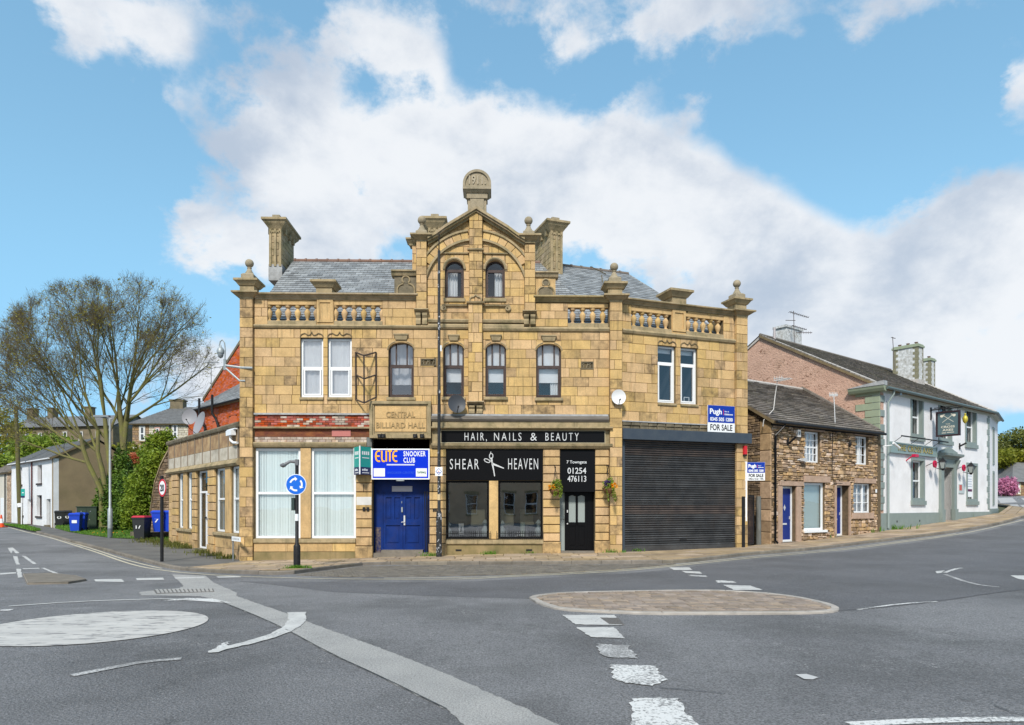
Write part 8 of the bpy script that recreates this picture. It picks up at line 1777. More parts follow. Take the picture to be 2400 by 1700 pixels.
F3 = Fr(x - 1, y - .07, x + 1, y - .07); z0, z1 = F3.uz(1029, 1116)[1], F3.uz(1029, 1095)[1]; m = MB(); box(m, F3, .875, 1.125, z0, z1, 0, .012); pb = m.build('plate', SIGNW, t); m = MB(); zc_ = (z0 + z1) / 2; frame_poly(m, F3, [(1, zc_ - .12), (1.105, zc_), (1, zc_ + .12), (.895, zc_)], .014, .012, .015); m.build('diamond_outline', NAVY, pb); m = MB(); box(m, F3, .99, 1.01, zc_ - .02, zc_ + .03, .012, .016); m.build('red_mark', REDP, pb); m = MB(); box(m, F3, .93, 1.07, zc_ - .05, zc_ - .03, .012, .016); m.build('print_line', NAVY, pb)
m = MB(); tube(m, [(x, y, z + 1.95), (x, y, z + 2.15)], .062, 10); m.build('label_band', M('buff_label', (.6, .45, .25), rough=.6), t); m = MB(); tube(m, [(x + .07, y - .03, z + 7.05), (x + .07, y - .03, z + 7.25)], .03, 6); m.build('cable_clip', SIGNW, t)
# 20 sign
p = gz(379.5, 1316); x, y, z = p; t = thing('speed_limit_sign', p, 'round red ringed twenty speed limit sign on a black post', 'road sign'); m = MB(); lathe(m, p, [(.055, -.1), (.055, 2.93), (.001, 2.94)], 12); m.build('post', BLACKM, t, smooth=True)
F4 = Fr(x - .2, y + .45, x + .23, y - .45); F4 = Fr(x + .115 - .24 - .02, y - .14 + .21, x + .115 + .24 - .02, y - .14 - .21); 
zc = rp_(385, 1144, y)[2]; uc_ = F4.L / 2; disc = lambda r0: [(uc_ + r0 * math.cos(k * math.pi / 18), zc + r0 * math.sin(k * math.pi / 18)) for k in range(36)]
m = MB(); prism(m, F4, disc(.30), .0, .012); m.build('red_ring', REDP, t); m = MB(); prism(m, F4, disc(.235), .012, .016); m.build('disc', SIGNW, t); text(F4, '20', uc_, zc - .11, .22, .018, SIGNK, t, 'lettering', w=.32, bold=.010); m = MB(); prism(m, F4, disc(.302), -.012, .0); m.build('grey_back', GREYMET, t)
# street light by the lawn
p = gz(258, 1259.5, .12); x, y, z = p; t = thing('street_light', p, 'grey steel street light standing on the edge of the lawn', 'lamp post'); zt_ = rp_(258, 982, y)[2] - z
m = MB(); lathe(m, p, [(.115, -.1), (.115, .45)], 12); m.build('base_sleeve', M('dark_grey_sleeve', (.12, .14, .15), rough=.5), t); m = MB(); lathe(m, p, [(.11, .45), (.11, 1.42), (.06, 1.50), (.052, zt_)], 12); m.build('column', GALV, t, smooth=True)
m = MB(); a_, b_ = rp_(262, 983, y), rp_(228, 976, y); tube(m, [a_, b_], .03, 6); box(m, Fr(b_[0], b_[1], a_[0], a_[1]), -.15, .62, b_[2] - .04, b_[2] + .05, -.1, .1); m.build('lamp_head', GREYMET, t)
# wheelie bins
def wbin(px, py, rot, body, lid, label, wheels=True, num=None, s=1.0, pos=None):
    p = pos or gz(px, py, .12); x, y, z = p; t = thing('wheelie_bin', p, label, 'wheelie bin', 'wheelie bins on the left')
    c_, s_ = math.cos(rot), math.sin(rot); f = Fr(x - c_, y - s_, x + c_, y + s_); H_ = 1.0 * s; wb, wt, db, dt = .22 * s, .28 * s, .25 * s, .34 * s
    m = MB(); taper(m, f, 1 - wb, 1 + wb, z + .04, -db, db, 1 - wt, 1 + wt, z + H_, -dt, dt)
    box(m, f, 1 - wt - .02, 1 + wt + .02, z + H_ - .06, z + H_, -dt - .02, dt + .02); m.build('body', body, t)
    m = MB(); taper(m, f, 1 - wt - .03, 1 + wt + .03, z + H_ + .002, -dt - .05, dt + .04, 1 - wt + .03, 1 + wt - .03, z + H_ + .085, -dt, dt - .06); m.build('lid', lid, t)
    m = MB(); tube(m, [f.p(1 - wt, z + H_ - .02, -dt - .07), f.p(1 + wt, z + H_ - .02, -dt - .07)], .02, 6); m.build('handle', lid, t)
    for sg in (-1, 1):
        c0 = f.p(1 + sg * (wb + .02), z + .10, -db + .0); c1 = f.p(1 + sg * (wb + .07), z + .10, -db + .0); m = MB(); tube(m, [c0, c1], .10, 12); m.build('wheel', BLACKM, t)
    if num: text(f, num, 1.0, z + .50 * s, .20, db + .055, SIGNW, t, 'painted_number', w=.26, bold=.004)
    return t
wbin(0, 0, .55, BINK, BINK, 'black wheelie bin at the far left against the tan gable', pos=gz(139, 1232.5, .12), num='0')
wbin(0, 0, .55, BINK, BINK, 'black wheelie bin second from left against the tan gable', pos=gz(158, 1231, .12), num='0')
wbin(0, 0, .6, BINK, BINK, 'black wheelie bin third from left, half hidden behind the blue bins', pos=gz(177, 1229, .12)); wbin(0, 0, .6, BINK, BINK, 'black wheelie bin beside the dark green cabinet', pos=gz(193, 1228.5, .12))
wbin(0, 0, .3, BINBL, BINBL, 'blue wheelie bin nearer the kerb, left one of the blue pair', pos=gz(178, 1246, .12), num='1'); wbin(0, 0, .3, BINBL, BINBL, 'blue wheelie bin, right one of the blue pair near the cabinet', pos=gz(191, 1244, .12))
wbin(0, 0, .0, BINK, M('faded_red_lid', (.45, .03, .05), rough=.5), 'black wheelie bin with red lid standing in front of the shrubs', pos=gz(333, 1264, .12), num='17', s=1.06)
wbin(0, 0, -.2, BINBL, BINBL, 'blue wheelie bin beside the sloping garden wall', pos=(-17.35, 33.75, .37), num='7'); wbin(0, 0, -.2, BINBL, BINBL, 'blue wheelie bin mostly hidden behind the speed sign post', pos=(-16.95, 33.95, .37))
# cabinet
x, y = -26.15, 42.0; z = H(x, y) + .12; p = (x, y, z); f = Fr(x - .8, y - .25, x + .8, y + .25); t = thing('telecom_cabinet', p, 'dark green roadside telecom cabinet on the lawn edge', 'cabinet'); m = MB(); box(m, f, .28, 1.35, z - .1, z + 1.38, -.5, 0); m.build('body', CABG, t); m = MB(); box(m, f, .24, 1.39, z + 1.38, z + 1.44, -.54, .04); m.build('top', CABG, t)
m = MB(); box(m, f, .80, .815, z + .05, z + 1.33, .0, .006); m.build('door_seam', BLACKM, t); m = MB(); f5 = Fr(*f.p(.28, 0, -.5)[:2], *f.p(.28, 0, 0)[:2]); box(m, f5, 0, .5, z, z + 1.36, .0, .02); m.build('side_panel', M('maroon_side_panel', (.16, .03, .04), (.3, .3, .3), ns=12, rough=.6), t)
for a, b in ((.5, 1.1), (1.0, 1.1), (.95, .6)): m = MB(); box(m, f, a, a + .05, z + b, z + b + .06, 0, .012); m.build('catch', GREYMET, t)
# low bench-like rail
p = gz(247, 1248, .12); x, y, z = p; t = thing('low_timber_rail', p, 'small broken timber rail standing in the grass by the street light', 'rail'); m = MB(); f = Fr(x - .3, y, x + .5, y + .05); box(m, f, -.05, .75, z + .30, z + .36, -.05, .05); m.build('rail', BROWNP, t)
for a in (0, .66): m = MB(); box(m, f, a, a + .05, z - .1, z + .30, -.03, .03); m.build('leg', BROWNP, t)
# telegraph pole with board
a_ = gz(48, 1229.5, .12); b_ = rp_(37, 955, a_[1] + .3); t = thing('telegraph_pole', a_, 'leaning mossy wooden telegraph pole in front of the white cottages', 'pole'); m = MB(); tube(m, [(a_[0], a_[1], a_[2] - .3), tuple((Vector(a_) + Vector(b_)) / 2), b_], [.19, .16, .13], 10); m.build('pole', BROWNP, t, smooth=True); m = MB(); tube(m, [tuple(Vector(a_) + Vector((-.0, 0, 1.35))), tuple(Vector(a_) + Vector((-.05, 0, 1.65)))], .195, 10); m.build('notice_band', SIGNW, t)
p = rp_(54, 1166, a_[1] - .3); f = Fr(p[0] - .5, p[1], p[0] + .5, p[1]); r = (f.U(49), f.U(58), f.uz(54, 1167)[1], f.uz(54, 1146)[1]); t = thing('estate_board', p, 'small teal estate agent board beside the telegraph pole', 'sign'); m = MB(); box(m, f, r[0], r[1], r[2] + .15, r[3], -.02, .0); m.build('board', TEAL, t); m = MB(); box(m, f, r[0], r[1], r[2], r[2] + .15, -.02, .001); m.build('lower_board', DNAVY, t); m = MB(); box(m, f, r[0], r[0] + .06, r[2] - 2.4, r[2], -.05, 0); m.build('post', SIGNW, t)
m = MB(); box(m, f, r[0] + .08, r[1] - .08, r[2] + .36, r[2] + .42, .0, .004); m.build('print_line', SIGNW, t)
# cone
p = gz(3, 1236, .02); t = thing('traffic_cone', p, 'orange and white traffic cone at the left edge of the road', 'cone'); m = MB(); x, y, z = p; box(m, Fr(x - .3, y, x + .3, y), .03, .57, z, z + .05, -.27, .27); lathe(m, (x, y, z), [(.20, .05), (.15, .3)], 14); m.build('base', M('orange_red_plastic', (.75, .09, .02), rough=.4), t); m = MB(); lathe(m, (x, y, z), [(.15, .3), (.09, .62)], 14); m.build('reflective_sleeve', SIGNW, t); m = MB(); lathe(m, (x, y, z), [(.09, .62), (.04, .9), (.001, .92)], 14); m.build('tip', MATS['orange_red_plastic'], t)
# street name plate at the corner
f = LF; t = thing('street_name_sign', LF.p(LU(552), 0, .4), 'low white street name plate on short posts at the corner', 'sign'); zb_ = LF.uz(552, 1269, .3)[1]; m = MB(); box(m, LF, LU(543, .3), LU(563, .3), zb_, zb_ + .16, .28, .30); m.build('plate', SIGNW, t); m = MB(); [box(m, LF, LU(543, .3) + .12 + .14 * k, LU(543, .3) + .18 + .14 * k, zb_ + .05, zb_ + .11, .30, .303) for k in range(5)]; m.build('worn_lettering', M('worn_grey_print', (.2, .2, .2)), t); m = MB(); box(m, LF, LU(543, .3), LU(543, .3) + .05, -.4, zb_ + .18, .24, .28); m.build('post', GREYMET, t)
# railings in front of the salon windows
for x0, x1, lab in ((1047, 1150, 'low black spiked railing under the left salon window'), (1164, 1272, 'low black spiked railing under the right salon window')):
    t = thing('low_railing', FF.p(U((x0 + x1) / 2), Z(1264), .12), lab, 'railing', 'railings under the salon windows'); m = MB()
    for zz in (Z(1262), Z(1251)): box(m, FF, U(x0), U(x1), zz, zz + .015, .11, .125)
    m.build('rail', BLACKM, t); u = U(x0); n = int((U(x1) - U(x0)) / .065)
    for i in range(n + 1): m = MB(); uu = U(x0) + (U(x1) - U(x0)) * i / n; box(m, FF, uu - .007, uu + .007, Z(1265), Z(1245), .112, .124); m.build('bar', BLACKM, t)
# things inside the salon windows
INT = lambda x, y, d: (FF.uz(x, y, d)[0], FF.uz(x, y, d)[1])
CRMM = M('cream_upholstery', (.42, .38, .26), rough=.8); CER = M('pale_ceramic', (.55, .62, .60), rough=.3)
def salon_chair(x, d, lab):
    uu = FF.U(x, d); g = .55; t = thing('salon_chair', FF.p(uu, g, d), lab, 'chair', 'cream chairs inside the salon'); m = MB(); box(m, FF, uu - .25, uu + .25, g + .42, g + .52, d - .25, d + .25); m.build('seat', CRMM, t); m = MB(); box(m, FF, uu - .25, uu + .25, g + .52, g + 1.0, d - .32, d - .24); m.build('backrest', CRMM, t); m = MB(); tube(m, [FF.p(uu, g - .4, d), FF.p(uu, g + .42, d)], .04, 8); m.build('pedestal', SILVER, t)
salon_chair(1120, -.9, 'cream salon chair behind the left shop window'); salon_chair(1188, -1.0, 'cream salon chair at the left of the right shop window'); salon_chair(1235, -1.4, 'cream salon chair towards the right of the right shop window')
def vase(x, y, d, s, lab): q_ = FF.uz(x, y, d); m = MB(); lathe(m, FF.p(q_[0], q_[1], d), [(.05 * s, 0), (.11 * s, .10 * s), (.12 * s, .25 * s), (.05 * s, .36 * s), (.06 * s, .42 * s), (.10 * s, .46 * s), (.04 * s, .55 * s), (.001, .58 * s)], 12); tag(m.build('ornament', CER, smooth=True), lab, 'ornament', 'ornaments in the salon window')
vase(1051, 1261, -.25, 1.0, 'pale lidded jar at the left end of the left salon window'); vase(1137, 1261, -.25, 1.15, 'pale lidded jar at the right end of the left salon window'); vase(1177, 1261, -.25, 1.1, 'pale lidded jar at the left end of the right salon window'); vase(1262, 1261, -.25, 1.15, 'pale lidded jar at the right end of the right salon window')
q_ = FF.uz(1225, 1261, -.3); m = MB(); lathe(m, FF.p(q_[0], q_[1], -.3), [(.09, 0), (.09, .55), (.001, .55)], 12); tag(m.build('cylinder_vase', M('pale_green_glassware', (.45, .52, .42), rough=.3), smooth=True), 'tall plain pale cylinder vase in the right salon window', 'vase')
q_ = FF.uz(1081, 1240, -.5); m = MB(); box(m, FF, q_[0] - .15, q_[0] + .15, q_[1] - .3, q_[1] + .28, -.52, -.5); o = m.build('framed_picture', BLACK); tag(o, 'small black framed picture standing in the left salon window', 'picture'); m = MB(); box(m, FF, q_[0] - .09, q_[0] + .09, q_[1] - .2, q_[1] + .2, -.5, -.495); m.build('picture', SIGNW, o); m = MB(); prism(m, FF, [(q_[0] - .05, q_[1] - .1), (q_[0] + .05, q_[1] - .1), (q_[0], q_[1] + .12)], -.495, -.49); m.build('picture_motif', SIGNK, o)
# alley things: hanging baskets
def leafcard(mb, c, r, s, n, up=0.0, flat=.0, vv=None):
    for _ in range(n):
        d = Vector((random.gauss(0, 1), random.gauss(0, 1), random.gauss(0, 1))).normalized(); p = Vector(c) + d * r * random.random() ** .4
        a = Vector((random.gauss(0, 1), random.gauss(0, 1), random.gauss(0, .6))).normalized(); b = a.orthogonal().normalized(); b.rotate(Matrix.Rotation(random.uniform(0, 6.28), 3, a)); l = s * random.uniform(.6, 1.4); w = l * .45
        v = vv or rv(); mb.add([tuple(p - a * l * .5), tuple(p + b * w * .5), tuple(p + a * l * .5), tuple(p - b * w * .5)], [(0, 1, 2, 3)], 0, v)
def basket(x, y, lab, purple):
    d = .42; q_ = FF.uz(x, y, d); c = FF.p(q_[0], q_[1], d); t = thing('hanging_basket', c, lab, 'flower basket', 'hanging baskets either side of the salon door')
    m = MB(); lathe(m, (c[0], c[1], c[2] - .12), [(.03, -.12), (.12, -.08), (.19, .02), (.21, .10)], 14); m.build('bowl', M('woven_basket', (.22, .11, .05), (.12, .06, .03), ns=30, rough=.9, bump=.8), t)
    m = MB(); zz = c[2] + .75; w_ = FF.p(q_[0], zz, 0); tube(m, [FF.p(q_[0], zz - .25, .03), FF.p(q_[0], zz + .1, .03)], .018, 5); tube(m, [FF.p(q_[0], zz - .22, .03), FF.p(q_[0], zz - .02, d)], .014, 5); tube(m, [FF.p(q_[0], zz + .05, .03), FF.p(q_[0], zz - .02, d), FF.p(q_[0], zz + .02, d + .06)], .016, 5)
    for k in range(3): an = k * 2.1; tube(m, [(c[0] + .19 * math.cos(an), c[1] + .19 * math.sin(an), c[2] - .04), (w_[0], FF.p(q_[0], zz, d)[1], zz - .02)], .006, 3)
    m.build('bracket_and_chain', BLACKM, t)
    m = MB(); leafcard(m, (c[0], c[1], c[2] + .05), .24, .09, 260); leafcard(m, (c[0] + (.05 if purple else .06), c[1] - .03, c[2] + .22), .15, .08, 120)
    for k in range(4):
        px_ = c[0] + random.uniform(-.18, .22); 
        for j in range(14): leafcard(m, (px_ + .02 * j * (.3 if purple else -.1), c[1] - .18, c[2] - .02 - j * (.035 if purple else .02)), .035, .055, 5)
    m.build('foliage', LAUREL, t)
    m = MB(); side = .17 if purple else -.14
    for k in range(14): leafcard(m, (c[0] + side + random.uniform(-.10, .10), c[1] - .16, c[2] + random.uniform(-.02, .14)), .035, .07, 12)
    m.build('orange_flowers', PETAL, t)
    if purple: m = MB(); [leafcard(m, (c[0] + random.uniform(-.14, .05), c[1] - .15, c[2] + .14 + random.uniform(-.05, .08)), .04, .07, 12) for k in range(9)]; m.build('purple_flowers', PURP, t)
basket(1302, 1146, 'hanging flower basket with trailing leaves left of the salon door', False); basket(1426, 1143, 'hanging basket with orange and purple flowers right of the salon door', True)
# ================================================================ vegetation
def reach(p, d, env, mx):
    t = .3
    while t < mx and env(p + d * t) < 1: t += .3
    return t
def limb(mb, tips, p, d, L, r, lev, env, maxlev, spread, nch, droop=.0):
    L = min(L, reach(p, d, env, L) * random.uniform(.86, 1.06))
    if L < .15: return
    seg = (7, 5, 4, 3, 2)[min(lev, 4)]; pts = [p]; rs = [r]; q = p.copy(); dd = d.copy(); nodes = []
    for i in range(seg):
        dd = (dd + Vector((random.gauss(0, .07), random.gauss(0, .07), random.gauss(0, .05) + .02))).normalized(); q = q + dd * L / seg; pts.append(q.copy()); rs.append(max(.0045, r * (1 - .8 * (i + 1) / seg))); nodes.append((q.copy(), dd.copy(), rs[-1]))
    tube(mb, pts, rs, 7 if lev == 0 else (5 if lev == 1 else 3), 0 if lev < 2 else 1, None, cap=False)
    if lev >= maxlev - 1:
        for n_ in nodes[(1 if lev < maxlev else 0):]: tips.append((n_[0], n_[1], lev))
    else: tips.append((nodes[-1][0], nodes[-1][1], lev))
    if lev >= maxlev: return
    k = nch[lev]
    for j in range(k):
        t = (.22 if lev == 0 else .12) + .85 * (j + random.random()) / k; i = min(seg - 1, int(t * seg)); q0, d0, r0 = nodes[i]; q0 = q0 - d0 * random.random() * L / seg * .9
        ax = d0.orthogonal().normalized(); ax.rotate(Matrix.Rotation(random.uniform(0, 6.283), 3, d0)); nd_ = d0.copy(); nd_.rotate(Matrix.Rotation(abs(random.gauss(spread[lev], .12)), 3, ax)); nd_.z += .06; nd_.normalize()
        LL = L * random.uniform(.48, .72) * (1.15 - .5 * t)
        limb(mb, tips, q0, nd_, LL, max(.005, min(r0 * .7, r * .45)), lev + 1, env, maxlev, spread, nch)
def bare_tree(name, stems, env, label, nch, spread, maxlev=4, leafn=3, bud=BUD, bs=.10, twigs=3, leafp=.6, twigl=.5):
    root = thing(name, stems[0][0], label, 'tree'); tr = MB(); tips = []; cr = MB()
    for pts, rs, grow in stems_iter(stems):
        tube(tr, pts, rs, 9)
        n = len(pts)
        for (i, L, lean) in grow:
            p = Vector(pts[i]); d = (Vector(pts[i]) - Vector(pts[i - 1])).normalized(); limb(cr, tips, p, (d + Vector(lean)).normalized(), L, rs[i] * .62, 0, env, maxlev, spread, nch)
    tr.build('trunk', BARK, root, smooth=True)
    tw = MB()
    for q, d, lev in tips:
        for _ in range(twigs):
            dv = (d + Vector((random.gauss(0, .5), random.gauss(0, .5), random.gauss(.12, .4)))).normalized(); e = q + dv * random.uniform(.4, 1.2) * twigl; o = dv.orthogonal().normalized() * .006; tw.add([tuple(q - o), tuple(q + o), tuple(e)], [(0, 1, 2)])
            m_ = (q + e) / 2 + o * 5; dv2 = (dv + Vector((random.gauss(0, .6), random.gauss(0, .6), .3))).normalized(); e2 = m_ + dv2 * twigl * .5; tw.add([tuple(m_ - o * .8), tuple(m_ + o * .8), tuple(e2)], [(0, 1, 2)])
    n = len(cr.v); cr.v += tw.v; cr.f += [tuple(i + n for i in f) for f in tw.f]; cr.m += [1] * len(tw.f); cr.a += tw.a
    cr.build('branches', [BARK, TWIG], root)
    lf = MB()
    for q, d, lev in tips:
        if random.random() < leafp:
            for _ in range(leafn): leafcard(lf, tuple(q + Vector((random.gauss(0, .18), random.gauss(0, .18), random.gauss(0, .15)))), .10, bs, 2)
    lf.build('buds', bud, root, kind='stuff'); return root, len(tips)
def stems_iter(st):
    for s in st: yield [tuple(p) for p in s[1]], s[2], s[3]
YT = 41.0
T_ = lambda x, y, dy=0: rp_(x, y, YT + dy)
def mkenv(cx, cy, rx, ry, rz, cz):
    return lambda e: math.sqrt(((e.x - cx) / rx) ** 2 + ((e.y - cy) / ry) ** 2 + ((e.z - cz) / rz) ** 2)
random.seed(5)
base = H(-23.7, 43) + .1
cA = rp_(235, 900, 42); envA = mkenv(-26.2, 43.0, 5.7, 4.4, 6.6, 8.9)
fan = lambda i, Ls: [(i, L, l) for L, l in Ls]
stA = [((-23.6, 42.5, base), [T_(240, 1235), T_(238, 1150), T_(222, 1118), T_(206, 1085), T_(196, 1055), T_(188, 1020)], [.17, .155, .14, .13, .12, .10], fan(5, [(9, (-.3, .1, .4)), (8, (-.9, .4, .0)), (8, (-.7, -.5, .1))]) + fan(4, [(8, (-1.2, .3, -.2)), (7, (-1.5, -.3, -.1))]) + fan(3, [(7, (-1.6, .1, -.3))])),
       ((0, 0, 0), [T_(244, 1225), T_(248, 1150, .3), T_(240, 1105, .5), T_(229, 1060, .7), T_(230, 1010, .9)], [.18, .165, .15, .13, .11], fan(4, [(10, (-.35, .2, .3)), (9, (-.75, .5, .2)), (9, (-.2, -.6, .3))]) + fan(3, [(8, (-1.2, -.3, .1)), (8, (-.6, .8, .2))])),
       ((0, 0, 0), [T_(250, 1225), T_(256, 1150, .8), T_(258, 1090, 1.0), T_(250, 1030, 1.2), T_(246, 980, 1.3)], [.20, .185, .16, .14, .12], fan(4, [(10, (-.1, .1, .6)), (9, (-.5, .3, .5)), (8, (.15, -.6, .5))]) + fan(3, [(8, (.3, .5, .4)), (8, (-.7, -.4, .3))]))]
ra, na = bare_tree('bare_tree', stA, envA, 'large multi stemmed bare tree leaning left with sparse yellow green buds', [8, 5, 4, 2], [.42, .50, .58, .62], 4, 1, twigs=1, leafp=.30, bs=.12, twigl=.5)
envB = mkenv(-23.7, 44.5, 4.35, 4.2, 7.3, 9.0)
stB = [((-24.2, 43.5, base), [T_(290, 1235, 2), T_(288, 1130, 2), T_(290, 1050, 2), T_(286, 1000, 2), T_(280, 960, 2), T_(278, 920, 2)], [.24, .22, .20, .17, .14, .12], fan(5, [(9, (-.1, 0, .8)), (9, (-.5, .3, .5)), (8, (.2, -.5, .6))]) + fan(3, [(9, (-.9, .2, .4)), (8, (.1, .8, .4))])),
       ((0, 0, 0), [T_(291, 1040, 2), T_(296, 990, 2), T_(302, 945, 2.1), T_(308, 900, 2.2)], [.17, .15, .13, .11], fan(3, [(9, (.15, .1, .8)), (8, (.5, .4, .5)), (8, (.7, -.4, .3))]) + fan(2, [(8, (.9, .1, .2)), (7, (1.3, -.3, .1))]) + fan(1, [(7, (1.4, .2, .0)), (6, (.6, -.9, .2))]))]
rb, nb_ = bare_tree('bare_tree', stB, envB, 'tall forked bare tree with ivy round its foot, right of the leaning tree', [8, 5, 4, 2], [.42, .50, .58, .62], 4, 1, twigs=1, leafp=.22, bs=.12, twigl=.5)
open('/tmp/tips.txt','w').write(str((na, nb_))) if False else None
# ivy shrubs and laurels
def shrub(name, blobs, mat, label, n, s, cat='shrub', dark=None, stemmat=TWIG, base_xy=None):
    c = blobs[0]; t = thing(name, (c[0], c[1], H(c[0], c[1]) + .1), label, cat); m = MB(); tot = sum(b[3] * b[4] * b[5] for b in blobs)
    for (x, y, z, rx, ry, rz) in blobs:
        k = int(n * (rx * ry * rz) / tot)
        for _ in range(k):
            d = Vector((random.gauss(0, 1), random.gauss(0, 1), random.gauss(0, 1))).normalized(); rr = random.uniform(.55, 1.08) * (1 + .18 * math.sin(d.x * 9 + d.z * 7) * math.cos(d.y * 8 + d.z * 5)); p = Vector((x + d.x * rx * rr, y + d.y * ry * rr, z + d.z * rz * rr))
            if p.z < H(p.x, p.y) + .05 and False: continue
            a = (Vector((random.gauss(0, 1), random.gauss(0, 1), random.gauss(0, .7))) + d * .3).normalized(); b = a.orthogonal().normalized(); b.rotate(Matrix.Rotation(random.uniform(0, 6.28), 3, a)); l = s * random.uniform(.6, 1.4); w = l * .5
            cl = .5 + .5 * math.sin(p.x * 3.1 + 1.7 * math.sin(p.z * 2.3)) * math.cos(p.z * 2.9 + p.y * 2); v = (min(1, max(0, .65 * cl + .35 * random.random())), 0, random.random())
            m.add([tuple(p - a * l * .5), tuple(p + b * w * .5), tuple(p + a * l * .5), tuple(p - b * w * .5)], [(0, 1, 2, 3)], 0, v)
    m.build('foliage', mat, t, kind='stuff')
    m = MB()
    for (x, y, z, rx, ry, rz) in blobs[:4]: g = H(x, y); tube(m, [(x, y, g), (x + random.uniform(-.1, .1), y, (g + z) / 2 + .1), (x + random.uniform(-.3, .3), y, z + rz * .4)], [.09, .06, .02], 6)
    m.build('stems', stemmat, t); return t
def bl(px, py, Y, rx, rz, ry=None): x, y, z = rp_(px, py, Y); return (x, y, z, rx, ry or rx, rz)
shrub('ivy_bush', [bl(244, 1190, 43, .60, .9), bl(254, 1212, 42.5, .5, .6), bl(247, 1150, 43, .45, .8)], IVY, 'dark ivy bush around the foot of the leaning tree', 11000, .17)
shrub('ivy_bush', [bl(283, 1175, 41.5, 1.0, 1.6), bl(288, 1110, 42.5, .65, 1.3), bl(272, 1215, 40.5, .8, .7), bl(285, 1075, 43, .4, .9)], IVY, 'tall ivy growing up the trunk behind the street light', 14000, .17)
shrub('laurel_hedge', [bl(340, 1180, 38.5, .95, 1.5), bl(320, 1200, 38, .8, 1.0), bl(352, 1120, 39, .8, 1.2), bl(365, 1085, 39.5, .7, .8), bl(330, 1140, 39.5, .8, .8)], LAUREL, 'tall bright yellow green laurel beside the garden wall', 17000, .19)
shrub('laurel_bush', [bl(372, 1045, 41, .75, .8), bl(388, 1035, 41, .6, .7), bl(355, 1065, 41, .7, .5)], LAUREL, 'green shrub rising above the end of the shop wing', 5000, .18)
shrub('dark_hedge', [bl(310, 1185, 40.5, 1.0, 1.6), bl(300, 1150, 42, .9, 1.0)], IVY, 'dark green hedge between the ivy and the laurel', 9000, .17)
shrub('orange_shrub', [bl(325, 1077, 46, .75, .45), bl(315, 1088, 46, .4, .4)], ORLEAF, 'orange red spring shrub in front of the hillside house', 2200, .16)
shrub('garden_bush', [bl(100, 1055, 75, 3.2, 1.6), bl(80, 1065, 74, 2.2, 1.2), bl(128, 1050, 76, 2.2, 1.5)], LAUREL, 'green garden trees behind the white cottage roofs', 6000, .40)
shrub('garden_bush', [bl(-20, 1085, 66, 3.0, .7), bl(15, 1084, 66, 1.7, .7)], LAUREL, 'clipped green hedge above the cream cottage roof', 3500, .3)
shrub('garden_bush', [bl(8, 1030, 85, 2.5, 3.2), bl(40, 1040, 85, 2.2, 2.6), bl(-40, 1010, 85, 3.5, 4)], FARLEAF, 'brownish green tree at the left edge of the hill', 5000, .4)
shrub('garden_bush', [bl(300, 1060, 62, 1.2, 1.0), bl(275, 1065, 62, 1.2, .9)], FARLEAF, 'small yellow green bush between the tan gable and the hillside house', 1800, .25)
# trees past the pub on the right
def leafy(name, px, py0, py1, Y, rx, label, mat, n, s, seedblobs=9):
    x, y, z1 = rp_(px, py0, Y); z0 = rp_(px, py1, Y)[2]; h = z1 - z0; t = thing(name, (x, y, z0), label, 'tree'); m = MB(); tube(m, [(x, y, z0 - 1.5), (x + .1, y, z0 + h * .3), (x, y, z0 + h * .55)], [.35, .28, .15], 8); 
    bls = []
    for k in range(seedblobs):
        an = random.uniform(0, 6.28); rr = random.uniform(.2, .75) * rx; bz_ = z0 + h * random.uniform(.38, .86); b = (x + rr * math.cos(an), y + rr * math.sin(an) * .7, bz_, rx * random.uniform(.3, .45), rx * .4, h * random.uniform(.10, .17)); bls.append(b); tube(m, [(x, y, z0 + h * random.uniform(.25, .5)), (b[0], b[1], b[2])], [.12, .03], 5)
    m.build('trunk', TWIG, t); m = MB(); tot = sum(b[3] * b[5] for b in bls)
    for b in bls:
        tone = random.random()
        for _ in range(int(n * b[3] * b[5] / tot)):
            d = Vector((random.gauss(0, 1), random.gauss(0, 1), random.gauss(0, 1))).normalized(); rr = random.random() ** .45 * 1.1; leafcard(m, (b[0] + d.x * b[3] * rr, b[1] + d.y * b[4] * rr, b[2] + d.z * b[5] * rr), .1, s, 1, vv=(min(1, max(0, tone * .6 + .4 * random.random())), 0, random.random()))
    m.build('crown', mat, t, kind='stuff'); return t
leafy('spring_tree', 2352, 1012, 1165, 88, 3.6, 'olive green spring tree immediately behind the end of the pub', M('x', (0, 0, 0)) and Mleaf('olive_leaves', (.10, .11, .03), (.22, .24, .05), .3), 7000, .38)
leafy('spring_tree', 2390, 1015, 1165, 80, 4.2, 'bright yellow green spring tree at the right edge', FARLEAF, 9000, .38); leafy('spring_tree', 2440, 1000, 1165, 86, 5.0, 'leafing tree cut off by the right picture edge', MATS['olive_leaves'], 6000, .4)
leafy('spring_tree', 2335, 1040, 1165, 96, 4.0, 'thin brownish tree half hidden by the pub end', MATS['olive_leaves'], 4500, .38)
shrub('blossom_tree', [bl(2362, 1140, 74, 1.0, 1.0), bl(2352, 1146, 74, .7, .7), bl(2368, 1150, 74, .8, .6)], PINKLEAF, 'pink blossom bush by the distant stone house', 2600, .24)
shrub('garden_bush', [bl(2345, 1152, 78, 1.6, .8)], IVY, 'dark low hedge left of the pink blossom bush', 1200, .25)
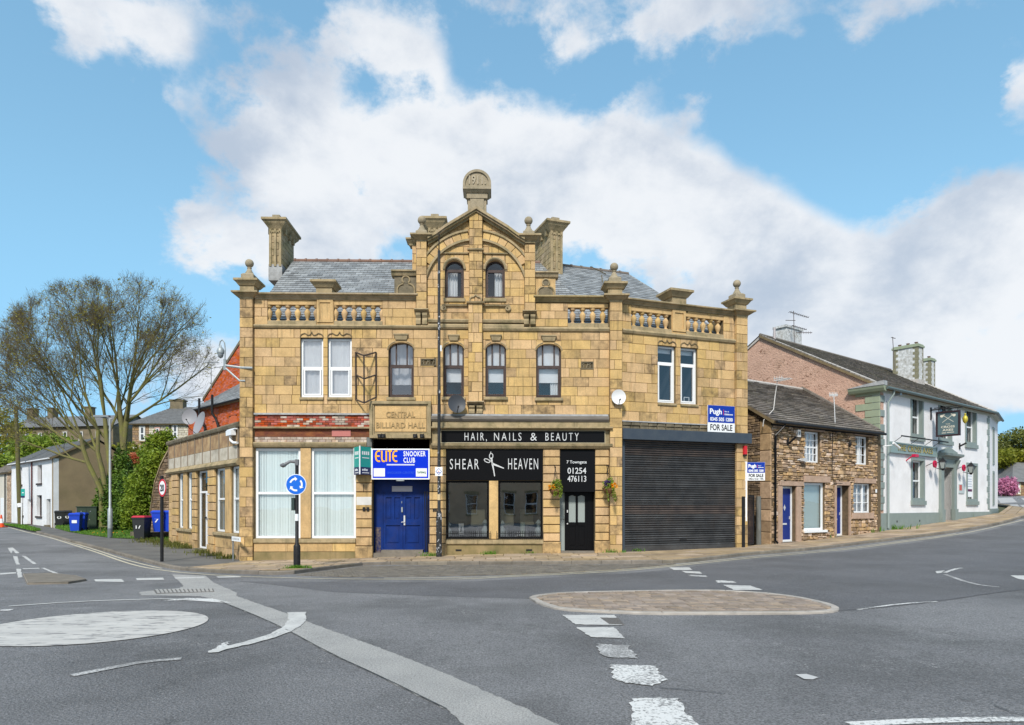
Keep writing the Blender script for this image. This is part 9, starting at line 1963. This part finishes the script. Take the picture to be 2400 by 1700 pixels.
# ivy low by pub corner & weeds along the wall feet
def tufts(name, label, spots, mat, h=(.06, .2)):
    m = MB()
    for (px, py, w, n) in spots:
        c = G(px, py, .1); P = [(c[0] + random.gauss(0, w), c[1] + abs(random.gauss(0, .05)) - .03) for _ in range(n)]; blades(m, P, .10, *h, .014)
        z = H(*c) + .1
        for _ in range(n // 3): leafcard(m, (c[0] + random.gauss(0, w * .8), c[1] - .02, z + random.uniform(.0, h[1] * .7)), .03, .05, 2)
    tag(m.build(name, mat, kind='stuff'), label, 'weeds')
tufts('weeds', 'green weeds growing along the foot of the shop fronts', [(615, 1313, .25, 160), (640, 1313, .2, 60), (700, 1311, .2, 40), (770, 1309, .5, 120), (820, 1308, .3, 170), (860, 1307, .25, 160), (987, 1303, .35, 120), (1008, 1304, .2, 80), (1065, 1301, .2, 90), (1145, 1300, .15, 60), (1240, 1298, .15, 60), (1440, 1296, .2, 60), (1495, 1293, .12, 30)], GRASS, (.05, .16))
tufts('weeds', 'clump of weeds round the foot of the roundabout sign post', [(697, 1333, .16, 260)], GRASS, (.04, .12))
tufts('weeds', 'weeds at the foot of the rubble cottage and pub', [(1850, 1269, .3, 120), (1895, 1261, .2, 60), (1925, 1262, .22, 200), (1948, 1259, .1, 90), (2018, 1250, .28, 330), (2047, 1247, .2, 230), (2090, 1242, .5, 180), (2245, 1214, .3, 60)], GRASS, (.06, .30))
tufts('weeds', 'rough grass and moss along the base of the shop wing', [(405, 1277, .5, 300), (425, 1282, .4, 300), (445, 1286, .4, 250), (495, 1297, .5, 260), (520, 1303, .4, 250), (550, 1310, .35, 350), (380, 1272, .7, 300), (365, 1268, .5, 200)], Mleaf('dry_grass', (.10, .12, .02), (.20, .20, .05), .3), (.06, .22))
# TV aerial twigs on the slate roof and a sprout on the pedestal cap
yagi(rp_(1412, 662, 29.5), [rp_(1412, 662, 29.5), rp_(1410, 645, 29.5)], ('broken aerial lying over the right hand slate roof', 'aerial'), [(rp_(1384, 625, 29.5), (1, .1, -.45), .75, 3, (.05, 'v'))], mat=TWIG)
m = MB(); c = FF.p(U(745), Z(658), -.15)
for _ in range(9): d = Vector((random.gauss(0, .4), random.gauss(0, .3), 1)).normalized(); tube(m, [c, tuple(Vector(c) + d * random.uniform(.1, .28))], [.006, .002], 3)
tag(m.build('dead_sprout', TWIG), 'dry sprout growing from the stone cap on the left parapet', 'plant')
# overhead wire
m = MB(); a_, b_ = rp_(562, 853, 26), rp_(300, 880, 60); tube(m, [a_, tuple((Vector(a_) + Vector(b_)) / 2 - Vector((0, 0, .3))), b_], .012, 3); tag(m.build('overhead_wire', BLACKM), 'thin overhead wire running left from the brick gable', 'wire')
